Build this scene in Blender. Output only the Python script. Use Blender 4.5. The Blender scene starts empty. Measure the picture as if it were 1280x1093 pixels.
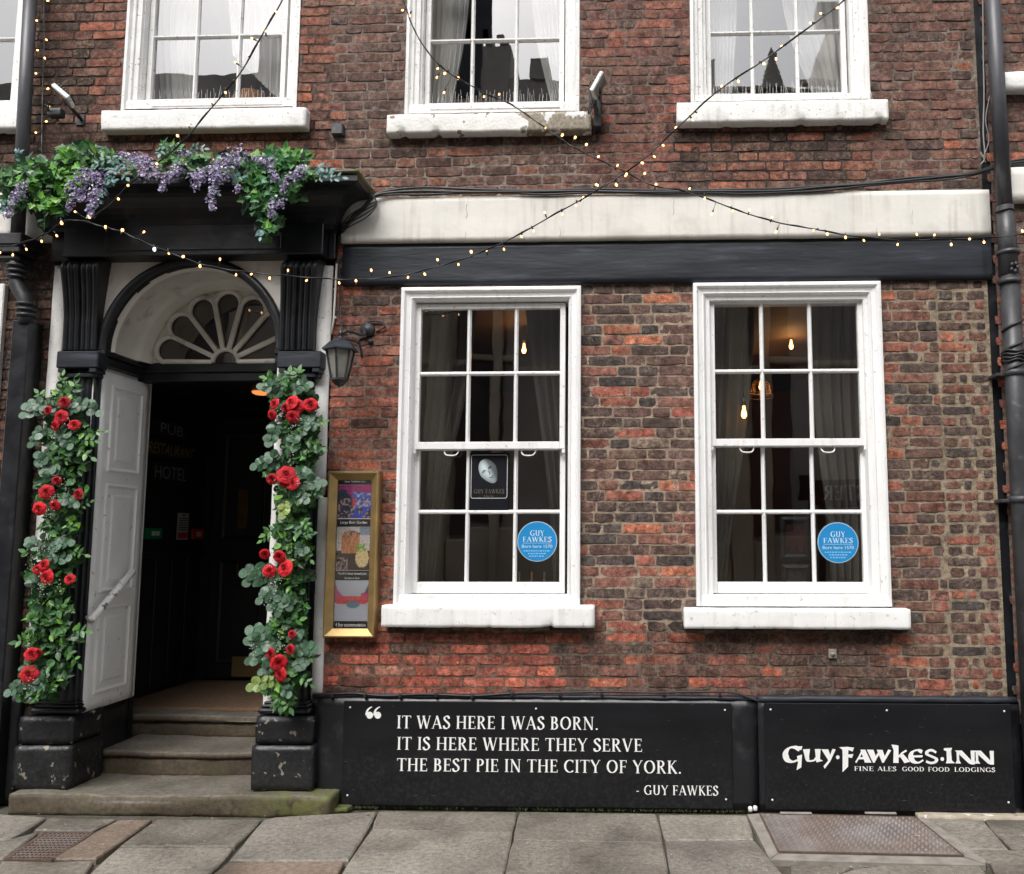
import bpy, math, random
from mathutils import Vector, Matrix, noise
R = math.radians
PI = math.pi
random.seed(7)
sc = bpy.context.scene

# ------------------------------------------------------------------ camera
FPX, PPX, PPY = 1105.0, 760.0, 546.5
CX, CY, CZ = 0.0, -4.96, 1.445
PITCH, YAW = R(6.4), R(2.07)
cam = bpy.data.cameras.new('camera')
cam.sensor_fit = 'HORIZONTAL'
cam.sensor_width = 36
cam.lens = 36 * FPX / 1280
cam.shift_x = -(PPX - 640) / 1280
cam.clip_end = 500
camo = bpy.data.objects.new('camera', cam)
camo.location = (CX, CY, CZ)
camo.rotation_euler = (R(90) + PITCH, 0, YAW)
sc.collection.objects.link(camo)
sc.camera = camo

# ------------------------------------------------------------------ sky, sun, exposure
world = bpy.data.worlds.new("World")
sc.world = world
world.use_nodes = True
wn = world.node_tree
bg = wn.nodes['Background']
sky = wn.nodes.new('ShaderNodeTexSky')
sky.sky_type = 'NISHITA'
sky.sun_disc = False
sky.sun_elevation = R(52)
sky.sun_rotation = R(200)
sky.dust_density = 4
sky.ozone_density = 1
hsv = wn.nodes.new('ShaderNodeHueSaturation')
hsv.inputs['Saturation'].default_value = 0.28
wn.links.new(sky.outputs[0], hsv.inputs['Color'])
wn.links.new(hsv.outputs[0], bg.inputs['Color'])
bg.inputs['Strength'].default_value = 0.15
sl = bpy.data.lights.new('sun', 'SUN')
sl.energy = 1.5
sl.angle = R(35)
sl.color = (1.0, 0.985, 0.965)
so = bpy.data.objects.new('sun', sl)
_sd = Vector((math.sin(R(200)) * math.cos(R(52)), math.cos(R(200)) * math.cos(R(52)), math.sin(R(52))))
so.rotation_euler = _sd.to_track_quat('Z', 'Y').to_euler()
sc.collection.objects.link(so)
sc.view_settings.view_transform = 'Standard'
sc.view_settings.look = 'None'
sc.view_settings.gamma = 1
sc.view_settings.use_curve_mapping = False
sc.view_settings.exposure = 0.82

# ------------------------------------------------------------------ measuring: photograph pixel -> point on a plane of the real place
_F = Vector((-math.sin(YAW) * math.cos(PITCH), math.cos(YAW) * math.cos(PITCH), math.sin(PITCH)))
_R = Vector((math.cos(YAW), math.sin(YAW), 0))
_U = _R.cross(_F)
_C = Vector((CX, CY, CZ))
def ray(u, v):
    return _F + _R * ((u - PPX) / FPX) + _U * (-(v - PPY) / FPX)
def P(u, v, Y=0.0):
    d = ray(u, v)
    return _C + d * ((Y - CY) / d.y)
def PX(u, v, Y=0.0): return P(u, v, Y).x
def PZ(v, Y=0.0, u=700): return P(u, v, Y).z
def G(u, v, Z=0.0):
    d = ray(u, v)
    return _C + d * ((Z - CZ) / d.z)
def PXp(u, v, X):
    d = ray(u, v)
    return _C + d * ((X - CX) / d.x)
def proj(x, y, z):
    q = Vector((x, y, z)) - _C
    w = q.dot(_F)
    return PPX + FPX * q.dot(_R) / w, PPY - FPX * q.dot(_U) / w
GLY = 0.06
def RF(u, v, Yo):
    """point on the far side of the street (plane y = -Yo) that a pane of the facade mirrors at this place"""
    g = P(u, v, GLY); m = Vector((CX, 2 * GLY - CY, CZ))
    d = g - m
    t = (-Yo - m.y) / d.y
    return m + d * t
def nz(x, y, z=0.0): return noise.noise(Vector((x, y, z)))

# ------------------------------------------------------------------ mesh builder
class MB:
    def __init__(s, col=None):
        s.v = []; s.f = []; s.c = []; s.col = col; s.sm = []
    def add(s, vs, fs, smooth=False):
        o = len(s.v)
        s.v += [tuple(p) for p in vs]
        s.c += [s.col] * len(vs)
        s.f += [tuple(i + o for i in f) for f in fs]
        s.sm += [smooth] * len(fs)
        return s
    def box(s, x0, x1, y0, y1, z0, z1, b=0.0, M=None):
        if x0 > x1: x0, x1 = x1, x0
        if y0 > y1: y0, y1 = y1, y0
        if z0 > z1: z0, z1 = z1, z0
        if b <= 0:
            vs = [(x, y, z) for x in (x0, x1) for y in (y0, y1) for z in (z0, z1)]
            fs = [(0, 1, 3, 2), (4, 6, 7, 5), (0, 4, 5, 1), (2, 3, 7, 6), (0, 2, 6, 4), (1, 5, 7, 3)]
        else:
            b = min(b, (x1 - x0) * .45, (y1 - y0) * .45, (z1 - z0) * .45)
            vs = []; idx = {}
            for i, x in enumerate((x0, x1)):
                for j, y in enumerate((y0, y1)):
                    for k, z in enumerate((z0, z1)):
                        sx, sy, sz = (1 - 2 * i), (1 - 2 * j), (1 - 2 * k)
                        idx[(i, j, k, 0)] = len(vs); vs.append((x, y + sy * b, z + sz * b))
                        idx[(i, j, k, 1)] = len(vs); vs.append((x + sx * b, y, z + sz * b))
                        idx[(i, j, k, 2)] = len(vs); vs.append((x + sx * b, y + sy * b, z))
            g = lambda *a: idx[a]
            fs = []
            for i in (0, 1):
                fs.append([g(i, 0, 0, 0), g(i, 0, 1, 0), g(i, 1, 1, 0), g(i, 1, 0, 0)][::(1 if i == 0 else -1)])
                fs.append([g(0, i, 0, 1), g(1, i, 0, 1), g(1, i, 1, 1), g(0, i, 1, 1)][::(1 if i == 0 else -1)])
                fs.append([g(0, 0, i, 2), g(0, 1, i, 2), g(1, 1, i, 2), g(1, 0, i, 2)][::(1 if i == 0 else -1)])
            for a in (0, 1):
                for c in (0, 1):
                    fs.append([g(0, a, c, 1), g(0, a, c, 2), g(1, a, c, 2), g(1, a, c, 1)][::(1 if (a + c) % 2 else -1)])
                    fs.append([g(a, 0, c, 0), g(a, 0, c, 2), g(a, 1, c, 2), g(a, 1, c, 0)][::(1 if (a + c) % 2 == 0 else -1)])
                    fs.append([g(a, c, 0, 0), g(a, c, 0, 1), g(a, c, 1, 1), g(a, c, 1, 0)][::(1 if (a + c) % 2 else -1)])
            for i in (0, 1):
                for j in (0, 1):
                    for k in (0, 1):
                        fs.append([g(i, j, k, 0), g(i, j, k, 1), g(i, j, k, 2)][::(1 if (i + j + k) % 2 == 0 else -1)])
        if M is not None: vs = [M @ Vector(p) for p in vs]
        return s.add(vs, fs)
    def rough(s, x0, x1, y0, y1, z0, z1, st=.03, r=.008, amp=.003, fr=14, seed=0.0, wear=None, M=None):
        """weathered block: rounded edges and an uneven surface"""
        if x0 > x1: x0, x1 = x1, x0
        n = [max(2, min(60, int(round((b - a) / st)))) for a, b in ((x0, x1), (y0, y1), (z0, z1))]
        key = {}; vs = []; fs = []
        lo = (x0, y0, z0); hi = (x1, y1, z1)
        def vid(i, j, k):
            t = (i, j, k)
            if t not in key:
                p = Vector([lo[a] + (hi[a] - lo[a]) * t[a] / n[a] for a in range(3)])
                q = Vector([min(max(p[a], lo[a] + r), hi[a] - r) for a in range(3)])
                d = p - q
                if d.length > 1e-9: p = q + d.normalized() * r
                w = noise.noise_vector(p * fr + Vector((seed, 0, 0))) * amp + noise.noise_vector(p * fr * 3.1 + Vector((seed, 5, 0))) * amp * .5
                p = p + w
                if wear: p = wear(p)
                key[t] = len(vs); vs.append(p)
            return key[t]
        for a in range(3):
            b, c = (a + 1) % 3, (a + 2) % 3
            for side in (0, n[a]):
                for i in range(n[b]):
                    for j in range(n[c]):
                        q = []
                        for di, dj in ((0, 0), (1, 0), (1, 1), (0, 1)):
                            t = [0, 0, 0]; t[a] = side; t[b] = i + di; t[c] = j + dj
                            q.append(vid(*t))
                        fs.append(q if side else q[::-1])
        if M is not None: vs = [M @ p for p in vs]
        return s.add(vs, fs, True)
    def tube(s, pts, r, n=8, cap=True, smooth=True):
        pts = [Vector(p) for p in pts]
        if not hasattr(r, '__len__'): r = [r] * len(pts)
        vs = []; fs = []; up = None
        for i, p in enumerate(pts):
            d = (pts[min(i + 1, len(pts) - 1)] - pts[max(i - 1, 0)]).normalized()
            if up is None:
                up = Vector((0, 0, 1)) if abs(d.z) < .9 else Vector((0, 1, 0))
            a = d.cross(up).normalized(); up = a.cross(d).normalized()
            for k in range(n):
                t = 2 * PI * k / n
                vs.append(p + a * math.cos(t) * r[i] + up * math.sin(t) * r[i])
        for i in range(len(pts) - 1):
            for k in range(n):
                fs.append((i * n + k, i * n + (k + 1) % n, (i + 1) * n + (k + 1) % n, (i + 1) * n + k))
        if cap:
            fs.append(tuple(range(n))[::-1]); fs.append(tuple((len(pts) - 1) * n + k for k in range(n)))
        return s.add(vs, fs, smooth)
    def lathe(s, c, prof, n=16, a0=0, a1=2 * PI, sx=1, sy=1):
        """profile (r, z) about the vertical through c"""
        full = abs(a1 - a0 - 2 * PI) < 1e-6
        m = n if full else n + 1
        vs = []; fs = []
        for r, z in prof:
            for k in range(m):
                t = a0 + (a1 - a0) * k / n
                vs.append((c[0] + r * math.cos(t) * sx, c[1] + r * math.sin(t) * sy, c[2] + z))
        for i in range(len(prof) - 1):
            for k in range(n):
                k2 = (k + 1) % m if full else k + 1
                fs.append((i * m + k, i * m + k2, (i + 1) * m + k2, (i + 1) * m + k))
        return s.add(vs, fs, True)
    def frame(s, x0, x1, z0, z1, prof, bottom=True, smooth=False):
        """mitred moulding round a rectangle; prof = [(inset, y), ...] from the outside in"""
        vs = []
        for d, y in prof:
            zb = z0 + d if bottom else z0
            vs += [(x0 + d, y, zb), (x0 + d, y, z1 - d), (x1 - d, y, z1 - d), (x1 - d, y, zb)]
        fs = []
        sides = ((0, 1), (1, 2), (2, 3)) + (((3, 0),) if bottom else ())
        for i in range(len(prof) - 1):
            for a, b in sides:
                fs.append((i * 4 + a, i * 4 + b, (i + 1) * 4 + b, (i + 1) * 4 + a))
        if not bottom:
            m = len(prof)
            fs.append([i * 4 for i in range(m)]); fs.append([i * 4 + 3 for i in range(m)][::-1])
        return s.add(vs, fs, smooth)
    def prism(s, poly, ax, a0, a1):
        """polygon [(p,q)] in the plane across axis ax, from a0 to a1"""
        n = len(poly); vs = []
        for a in (a0, a1):
            for p, q in poly:
                vs.append((a, p, q) if ax == 0 else ((p, a, q) if ax == 1 else (p, q, a)))
        fs = [tuple(range(n)), tuple(range(2 * n - 1, n - 1, -1))]
        fs += [(i, i + n, (i + 1) % n + n, (i + 1) % n) for i in range(n)]
        return s.add(vs, fs)
    def build(s, name, m, parent=None, loc=None):
        me = bpy.data.meshes.new(name)
        me.from_pydata(s.v, [], s.f)
        if any(s.sm):
            me.polygons.foreach_set('use_smooth', s.sm)
        if any(c is not None for c in s.c):
            at = me.color_attributes.new('tint', 'FLOAT_COLOR', 'POINT')
            buf = []
            for c in s.c:
                c = c or (1, 1, 1)
                buf += [c[0], c[1], c[2], 1.0]
            at.data.foreach_set('color', buf)
        if m: me.materials.append(m)
        me.update()
        o = bpy.data.objects.new(name, me)
        sc.collection.objects.link(o)
        if parent: o.parent = parent
        if loc is not None:
            o.location = loc
        return o

def fixn(o):
    import bmesh
    bm = bmesh.new(); bm.from_mesh(o.data)
    bmesh.ops.recalc_face_normals(bm, faces=bm.faces)
    bm.to_mesh(o.data); bm.free()
    return o
def tag(o, label=None, cat=None, group=None, kind=None):
    if label: o['label'] = label
    if cat: o['category'] = cat
    if group: o['group'] = group
    if kind: o['kind'] = kind
    return o
def thing(name, label, cat, loc=(0, 0, 0), group=None):
    o = bpy.data.objects.new(name, None)
    o.location = loc
    o.empty_display_size = .1
    sc.collection.objects.link(o)
    return tag(o, label, cat, group)
def shared(name, me, parent, M):
    o = bpy.data.objects.new(name, me)
    sc.collection.objects.link(o)
    o.parent = parent
    o.matrix_local = M
    return o
def crv(pts, n=8):
    """Catmull-Rom through the points"""
    pts = [Vector(p) for p in pts]
    q = [pts[0] * 2 - pts[1]] + pts + [pts[-1] * 2 - pts[-2]]
    out = []
    for i in range(1, len(q) - 2):
        for k in range(n):
            t = k / n
            a, b, c, d = q[i - 1], q[i], q[i + 1], q[i + 2]
            out.append(.5 * ((2 * b) + (c - a) * t + (2 * a - 5 * b + 4 * c - d) * t * t + (3 * b - a - 3 * c + d) * t ** 3))
    out.append(pts[-1])
    return out

# ------------------------------------------------------------------ materials
def newmat(name):
    m = bpy.data.materials.new(name); m.use_nodes = True
    nt = m.node_tree
    return m, nt, nt.nodes['Principled BSDF'], nt.nodes, nt.links
def tex(nt, kind, scale=None, detail=None, vec=None, **kw):
    n = nt.nodes.new(kind)
    if scale is not None: n.inputs['Scale'].default_value = scale
    if detail is not None: n.inputs['Detail'].default_value = detail
    if vec is not None: nt.links.new(vec, n.inputs['Vector'])
    for k, v in kw.items(): setattr(n, k, v)
    return n
def ramp(nt, fac, *stops):
    r = nt.nodes.new('ShaderNodeValToRGB')
    e = r.color_ramp.elements
    e[0].position = stops[0][0]; e[0].color = (*stops[0][1], 1) if hasattr(stops[0][1], '__len__') else (stops[0][1],) * 3 + (1,)
    e[1].position = stops[-1][0]; e[1].color = (*stops[-1][1], 1) if hasattr(stops[-1][1], '__len__') else (stops[-1][1],) * 3 + (1,)
    for p, c in stops[1:-1]:
        x = e.new(p); x.color = (*c, 1) if hasattr(c, '__len__') else (c, c, c, 1)
    nt.links.new(fac, r.inputs[0])
    return r.outputs[0]
def mixc(nt, fac, a, b, mode='MIX'):
    n = nt.nodes.new('ShaderNodeMix'); n.data_type = 'RGBA'; n.blend_type = mode
    for sck, val in ((n.inputs[0], fac), (n.inputs[6], a), (n.inputs[7], b)):
        if hasattr(val, 'is_linked') or isinstance(val, bpy.types.NodeSocket): nt.links.new(val, sck)
        elif hasattr(val, '__len__'): sck.default_value = (*val[:3], 1)
        else: sck.default_value = val
    return n.outputs[2]
def mth(nt, op, a, b=0.0):
    n = nt.nodes.new('ShaderNodeMath'); n.operation = op
    for sck, val in ((n.inputs[0], a), (n.inputs[1], b)):
        if isinstance(val, bpy.types.NodeSocket): nt.links.new(val, sck)
        else: sck.default_value = val
    return n.outputs[0]
def pos(nt): return nt.nodes.new('ShaderNodeNewGeometry').outputs['Position']
def xyz(nt, v):
    n = nt.nodes.new('ShaderNodeSeparateXYZ'); nt.links.new(v, n.inputs[0]); return n.outputs
def bump(nt, h, strength, dist, prev=None):
    b = nt.nodes.new('ShaderNodeBump')
    b.inputs['Strength'].default_value = strength; b.inputs['Distance'].default_value = dist
    nt.links.new(h, b.inputs['Height'])
    if prev is not None: nt.links.new(prev, b.inputs['Normal'])
    return b.outputs[0]

def pm(name, base, rough=.6, var=.15, vs=6, bs=60, bstr=.3, bd=.003, metal=0, spec=.5, alt=None, altlo=.55, althi=.7, als=9, stretch=None, tint=False, coat=0, streak=0, splash=0):
    """painted, stone or metal surface with grain, blotches and a second colour showing through in patches"""
    m, nt, p, N, L = newmat(name)
    v = pos(nt)
    if stretch:
        mp = N.new('ShaderNodeMapping'); L.new(v, mp.inputs[0]); mp.inputs['Scale'].default_value = stretch; v = mp.outputs[0]
    n1 = tex(nt, 'ShaderNodeTexNoise', vs, 6, v)
    f = ramp(nt, n1.outputs[0], (.3, 1 - var), (.7, 1 + var))
    if tint:
        a = N.new('ShaderNodeAttribute'); a.attribute_name = 'tint'; src = a.outputs['Color']
    else:
        src = base
    c = mixc(nt, 1.0, src, f, 'MULTIPLY')
    if alt:
        n2 = tex(nt, 'ShaderNodeTexNoise', als, 8, v)
        k = ramp(nt, n2.outputs[0], (altlo, 0), (althi, 1))
        c = mixc(nt, k, c, alt)
    if streak:      # run-off marks down the paint
        m2 = N.new('ShaderNodeMapping'); L.new(pos(nt), m2.inputs[0]); m2.inputs['Scale'].default_value = (30, 30, 2.2)
        ns = tex(nt, 'ShaderNodeTexNoise', 1, 5, m2.outputs[0]); nk = tex(nt, 'ShaderNodeTexNoise', 3.5, 4, pos(nt))
        kk = mth(nt, 'MULTIPLY', ramp(nt, ns.outputs[0], (.5, 0), (.7, streak)), ramp(nt, nk.outputs[0], (.4, 0), (.62, 1)))
        c = mixc(nt, kk, c, (.36, .33, .28))
    if splash:      # dried street splash low on the wall
        zz = xyz(nt, pos(nt))[2]
        ns = tex(nt, 'ShaderNodeTexNoise', 55, 6, pos(nt)); nk = tex(nt, 'ShaderNodeTexNoise', 5, 5, pos(nt))
        mr = N.new('ShaderNodeMapRange'); L.new(mth(nt, 'ADD', zz, mth(nt, 'MULTIPLY', nk.outputs[0], -.35)), mr.inputs[0])
        mr.inputs[1].default_value = -.18; mr.inputs[2].default_value = .25; mr.inputs[3].default_value = splash; mr.inputs[4].default_value = splash * .12
        c = mixc(nt, mth(nt, 'MULTIPLY', mr.outputs[0], ramp(nt, ns.outputs[0], (.45, .15), (.66, 1))), c, (.16, .15, .13))
    L.new(c, p.inputs['Base Color'])
    rr = ramp(nt, n1.outputs[0], (.3, max(0, rough - .08)), (.7, min(1, rough + .08)))
    L.new(rr, p.inputs['Roughness'])
    p.inputs['Metallic'].default_value = metal
    p.inputs['Specular IOR Level'].default_value = spec
    if coat: p.inputs['Coat Weight'].default_value = coat; p.inputs['Coat Roughness'].default_value = .25
    nb = tex(nt, 'ShaderNodeTexNoise', bs, 6, v)
    b = bump(nt, nb.outputs[0], bstr, bd)
    nb2 = tex(nt, 'ShaderNodeTexNoise', bs * .2, 3, v)
    b = bump(nt, nb2.outputs[0], bstr * .7, bd * 2.5, b)
    L.new(b, p.inputs['Normal'])
    return m
def emis(name, col, s):
    m, nt, p, N, L = newmat(name)
    p.inputs['Base Color'].default_value = (*col, 1)
    p.inputs['Emission Color'].default_value = (*col, 1)
    p.inputs['Emission Strength'].default_value = s
    return m

def brick_mat():
    m, nt, p, N, L = newmat('old brick')
    a = N.new('ShaderNodeAttribute'); a.attribute_name = 'tint'
    v = pos(nt)
    n1 = tex(nt, 'ShaderNodeTexNoise', 38, 8, v)
    n2 = tex(nt, 'ShaderNodeTexNoise', 150, 5, v)
    c = mixc(nt, 1, a.outputs['Color'], ramp(nt, n1.outputs[0], (.28, .45), (.5, .95), (.72, 1.5)), 'MULTIPLY')
    c = mixc(nt, 1, c, ramp(nt, n2.outputs[0], (.3, .55), (.7, 1.4)), 'MULTIPLY')
    # old mortar and lime smeared over faces, in patches
    n3 = tex(nt, 'ShaderNodeTexNoise', 7, 3, v)
    n4 = tex(nt, 'ShaderNodeTexNoise', 55, 8, v); n4.inputs['Roughness'].default_value = .75
    k = mth(nt, 'MULTIPLY', ramp(nt, n3.outputs[0], (.42, 0), (.62, 1)), ramp(nt, n4.outputs[0], (.48, 0), (.6, .85)))
    c = mixc(nt, k, c, (.22, .165, .13))
    nl = tex(nt, 'ShaderNodeTexNoise', 15, 6, v)
    c = mixc(nt, 1, c, ramp(nt, nl.outputs[0], (.3, .5), (.5, 1), (.7, 1.35)), 'MULTIPLY')
    # soot patches
    n5 = tex(nt, 'ShaderNodeTexNoise', 26, 7, v)
    n6 = tex(nt, 'ShaderNodeTexNoise', 2.2, 2, v)
    k2 = mth(nt, 'MULTIPLY', ramp(nt, n5.outputs[0], (.54, 0), (.68, .85)), ramp(nt, n6.outputs[0], (.4, .3), (.6, 1)))
    c = mixc(nt, k2, c, (.035, .027, .027))
    hs = N.new('ShaderNodeHueSaturation'); hs.inputs['Saturation'].default_value = .92; L.new(c, hs.inputs['Color']); c = mixc(nt, 1, hs.outputs[0], (1.05, 1.0, .93), 'MULTIPLY')
    L.new(c, p.inputs['Base Color'])
    p.inputs['Roughness'].default_value = .88
    p.inputs['Specular IOR Level'].default_value = .25
    sp = tex(nt, 'ShaderNodeTexNoise', 95, 4, v)
    c = mixc(nt, ramp(nt, sp.outputs[0], (.66, 0), (.72, .7)), c, (.30, .25, .21))
    L.new(c, p.inputs['Base Color'])
    b = bump(nt, n4.outputs[0], .8, .006)
    b = bump(nt, n2.outputs[0], .7, .003, b)
    wv = tex(nt, 'ShaderNodeTexNoise', 40, 4, v)
    b = bump(nt, wv.outputs[0], .55, .006, b)
    L.new(b, p.inputs['Normal'])
    return m
def mortar_mat():
    m, nt, p, N, L = newmat('lime mortar')
    a = N.new('ShaderNodeAttribute'); a.attribute_name = 'tint'
    v = pos(nt)
    n1 = tex(nt, 'ShaderNodeTexNoise', 30, 8, v)
    n2 = tex(nt, 'ShaderNodeTexNoise', 240, 4, v)
    c = mixc(nt, 1, a.outputs['Color'], ramp(nt, n1.outputs[0], (.3, .5), (.5, 1), (.7, 1.35)), 'MULTIPLY')
    c = mixc(nt, 1, c, ramp(nt, n2.outputs[0], (.3, .75), (.7, 1.2)), 'MULTIPLY')
    L.new(c, p.inputs['Base Color'])
    p.inputs['Roughness'].default_value = .95
    p.inputs['Specular IOR Level'].default_value = .15
    b = bump(nt, n2.outputs[0], .8, .004)
    b = bump(nt, n1.outputs[0], .8, .012, b)
    L.new(b, p.inputs['Normal'])
    return m
def glass_mat(name, ior=1.5, wob=.0006, tintc=(1, 1, 1)):
    m, nt, p, N, L = newmat(name)
    N.remove(p)
    out = N['Material Output']
    tc = N.new('ShaderNodeTexCoord'); oi = N.new('ShaderNodeObjectInfo')
    n1 = tex(nt, 'ShaderNodeTexNoise', 4.5, 1, tc.outputs['Object'], noise_dimensions='4D')
    L.new(oi.outputs['Random'], n1.inputs['W'])
    b = N.new('ShaderNodeBump'); b.inputs['Strength'].default_value = 1; b.inputs['Distance'].default_value = wob
    L.new(n1.outputs[0], b.inputs['Height'])
    gl = N.new('ShaderNodeBsdfGlossy'); gl.inputs['Roughness'].default_value = .005
    L.new(b.outputs[0], gl.inputs['Normal'])
    tr = N.new('ShaderNodeBsdfTransparent'); tr.inputs[0].default_value = (*tintc, 1)
    fr = N.new('ShaderNodeFresnel'); fr.inputs['IOR'].default_value = ior
    gm = N.new('ShaderNodeNewGeometry')
    k = mth(nt, 'MULTIPLY', mth(nt, 'MULTIPLY', fr.outputs[0], 1.9), mth(nt, 'SUBTRACT', 1.0, gm.outputs['Backfacing']))
    mx = N.new('ShaderNodeMixShader')
    L.new(k, mx.inputs[0]); L.new(tr.outputs[0], mx.inputs[1]); L.new(gl.outputs[0], mx.inputs[2])
    L.new(mx.outputs[0], out.inputs['Surface'])
    return m
def leaf_mat(name, rough=.45, veins=True):
    m, nt, p, N, L = newmat(name)
    a = N.new('ShaderNodeAttribute'); a.attribute_name = 'tint'
    v = pos(nt)
    n1 = tex(nt, 'ShaderNodeTexNoise', 90, 3, v)
    c = mixc(nt, 1, a.outputs['Color'], ramp(nt, n1.outputs[0], (.3, .7), (.7, 1.3)), 'MULTIPLY')
    L.new(c, p.inputs['Base Color'])
    p.inputs['Roughness'].default_value = rough
    tl = N.new('ShaderNodeBsdfTranslucent'); L.new(c, tl.inputs[0])
    mx = N.new('ShaderNodeMixShader'); mx.inputs[0].default_value = .22
    L.new(p.outputs[0], mx.inputs[1]); L.new(tl.outputs[0], mx.inputs[2])
    L.new(mx.outputs[0], N['Material Output'].inputs['Surface'])
    return m
def slab_mat(name='york stone'):
    m, nt, p, N, L = newmat(name)
    a = N.new('ShaderNodeAttribute'); a.attribute_name = 'tint'
    v = pos(nt)
    n1 = tex(nt, 'ShaderNodeTexNoise', 2.6, 6, v)
    n2 = tex(nt, 'ShaderNodeTexNoise', 40, 8, v)
    n3 = tex(nt, 'ShaderNodeTexNoise', 260, 5, v)
    c = mixc(nt, 1, a.outputs['Color'], ramp(nt, n1.outputs[0], (.32, .6), (.5, 1), (.68, 1.25)), 'MULTIPLY')
    c = mixc(nt, 1, c, ramp(nt, n2.outputs[0], (.3, .68), (.7, 1.28)), 'MULTIPLY')
    c = mixc(nt, 1, c, ramp(nt, n3.outputs[0], (.32, .55), (.68, 1.4)), 'MULTIPLY')
    vo = tex(nt, 'ShaderNodeTexVoronoi', 6, None, v)
    k = ramp(nt, vo.outputs['Distance'], (.035, 1), (.055, 0))
    c = mixc(nt, mth(nt, 'MULTIPLY', k, .8), c, (.4, .38, .34))
    # moss creeping out from the foot of the wall
    o = xyz(nt, v)
    edge = mth(nt, 'ADD', o[1], mth(nt, 'MULTIPLY', mth(nt, 'SUBTRACT', n2.outputs[0], .5), .35))
    km = ramp(nt, edge, (0.0, 0), (1.0, 0))
    mr = N.new('ShaderNodeMapRange'); L.new(edge, mr.inputs[0])
    mr.inputs[1].default_value = -.2; mr.inputs[2].default_value = -.03; mr.inputs[3].default_value = 0; mr.inputs[4].default_value = .75
    nm = tex(nt, 'ShaderNodeTexNoise', 9, 5, v)
    c = mixc(nt, mth(nt, 'MULTIPLY', mr.outputs[0], ramp(nt, nm.outputs[0], (.35, .15), (.6, 1))), c, (.085, .1, .03))
    L.new(c, p.inputs['Base Color'])
    L.new(ramp(nt, n1.outputs[0], (.3, .55), (.7, .8)), p.inputs['Roughness'])
    b = bump(nt, n3.outputs[0], .8, .003)
    b = bump(nt, n2.outputs[0], .8, .008, b)
    b = bump(nt, n1.outputs[0], .7, .03, b)
    L.new(b, p.inputs['Normal'])
    return m
def step_mat():
    m, nt, p, N, L = newmat('worn step stone')
    v = pos(nt)
    n1 = tex(nt, 'ShaderNodeTexNoise', 4, 6, v)
    n2 = tex(nt, 'ShaderNodeTexNoise', 45, 8, v)
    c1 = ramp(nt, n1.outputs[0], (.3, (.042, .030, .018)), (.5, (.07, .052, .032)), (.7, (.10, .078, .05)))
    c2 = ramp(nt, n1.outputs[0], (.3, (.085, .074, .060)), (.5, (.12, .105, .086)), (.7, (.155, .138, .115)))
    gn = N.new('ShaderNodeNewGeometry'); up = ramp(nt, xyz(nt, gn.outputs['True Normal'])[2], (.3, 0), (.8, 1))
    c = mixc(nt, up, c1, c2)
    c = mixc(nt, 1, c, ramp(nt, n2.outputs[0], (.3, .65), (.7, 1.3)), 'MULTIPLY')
    o = xyz(nt, v)
    mr = N.new('ShaderNodeMapRange'); L.new(o[0], mr.inputs[0])
    mr.inputs[1].default_value = -2.15; mr.inputs[2].default_value = -1.75; mr.inputs[3].default_value = 0; mr.inputs[4].default_value = .9
    nm = tex(nt, 'ShaderNodeTexNoise', 14, 6, v)
    mz = N.new('ShaderNodeMapRange'); L.new(o[2], mz.inputs[0])
    mz.inputs[1].default_value = .13; mz.inputs[2].default_value = .2; mz.inputs[3].default_value = 1; mz.inputs[4].default_value = 0
    k = mth(nt, 'MULTIPLY', mth(nt, 'MULTIPLY', mr.outputs[0], ramp(nt, nm.outputs[0], (.38, 0), (.55, 1))), mz.outputs[0])
    c = mixc(nt, k, c, (.12, .13, .035))
    nw = tex(nt, 'ShaderNodeTexNoise', 6, 6, v)
    k2 = mth(nt, 'MULTIPLY', ramp(nt, nw.outputs[0], (.5, 0), (.64, .4)), mz.outputs[0])
    c = mixc(nt, k2, c, (.075, .075, .035))
    L.new(c, p.inputs['Base Color'])
    p.inputs['Roughness'].default_value = .75
    b = bump(nt, n2.outputs[0], .6, .006)
    b = bump(nt, n1.outputs[0], .6, .02, b)
    L.new(b, p.inputs['Normal'])
    return m

M = {}
M['brick'] = brick_mat()
M['mortar'] = mortar_mat()
M['white'] = pm('white gloss paint', (.80, .80, .79), .42, .04, 7, 45, .25, .003, alt=(.50, .47, .43), altlo=.63, althi=.74, als=38, streak=.35)
M['white_worn'] = pm('weathered white paint', (.73, .725, .705), .55, .09, 9, 60, .5, .004, alt=(.34, .31, .27), altlo=.635, althi=.69, als=55, streak=.5)
M['door'] = pm('old white door paint', (.80, .80, .785), .4, .05, 6, 40, .4, .004, alt=(.42, .38, .32), altlo=.66, althi=.72, als=28)
M['rail'] = pm('chipped white rail', (.78, .77, .75), .5, .1, 10, 40, .8, .005, alt=(.16, .13, .10), altlo=.60, althi=.63, als=30)
M['render'] = pm('painted render band', (.66, .64, .59), .6, .08, 3, 30, .35, .004, alt=(.45, .43, .37), altlo=.58, althi=.85, als=5, streak=.55)
M['cream'] = pm('old cream paint', (.78, .745, .68), .45, .08, 6, 40, .35, .004, alt=(.33, .28, .22), altlo=.58, althi=.78, als=8)
M['stone_sill'] = pm('bare stone with flaking paint', (.36, .31, .24), .8, .25, 12, 60, .7, .006, alt=(.62, .6, .55), altlo=.6, althi=.63, als=16)
M['black'] = pm('black gloss paint', (.009, .010, .0125), .36, .25, 8, 35, .4, .003, spec=.5, alt=(.035, .037, .04), altlo=.58, althi=.8, als=11)
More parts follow.
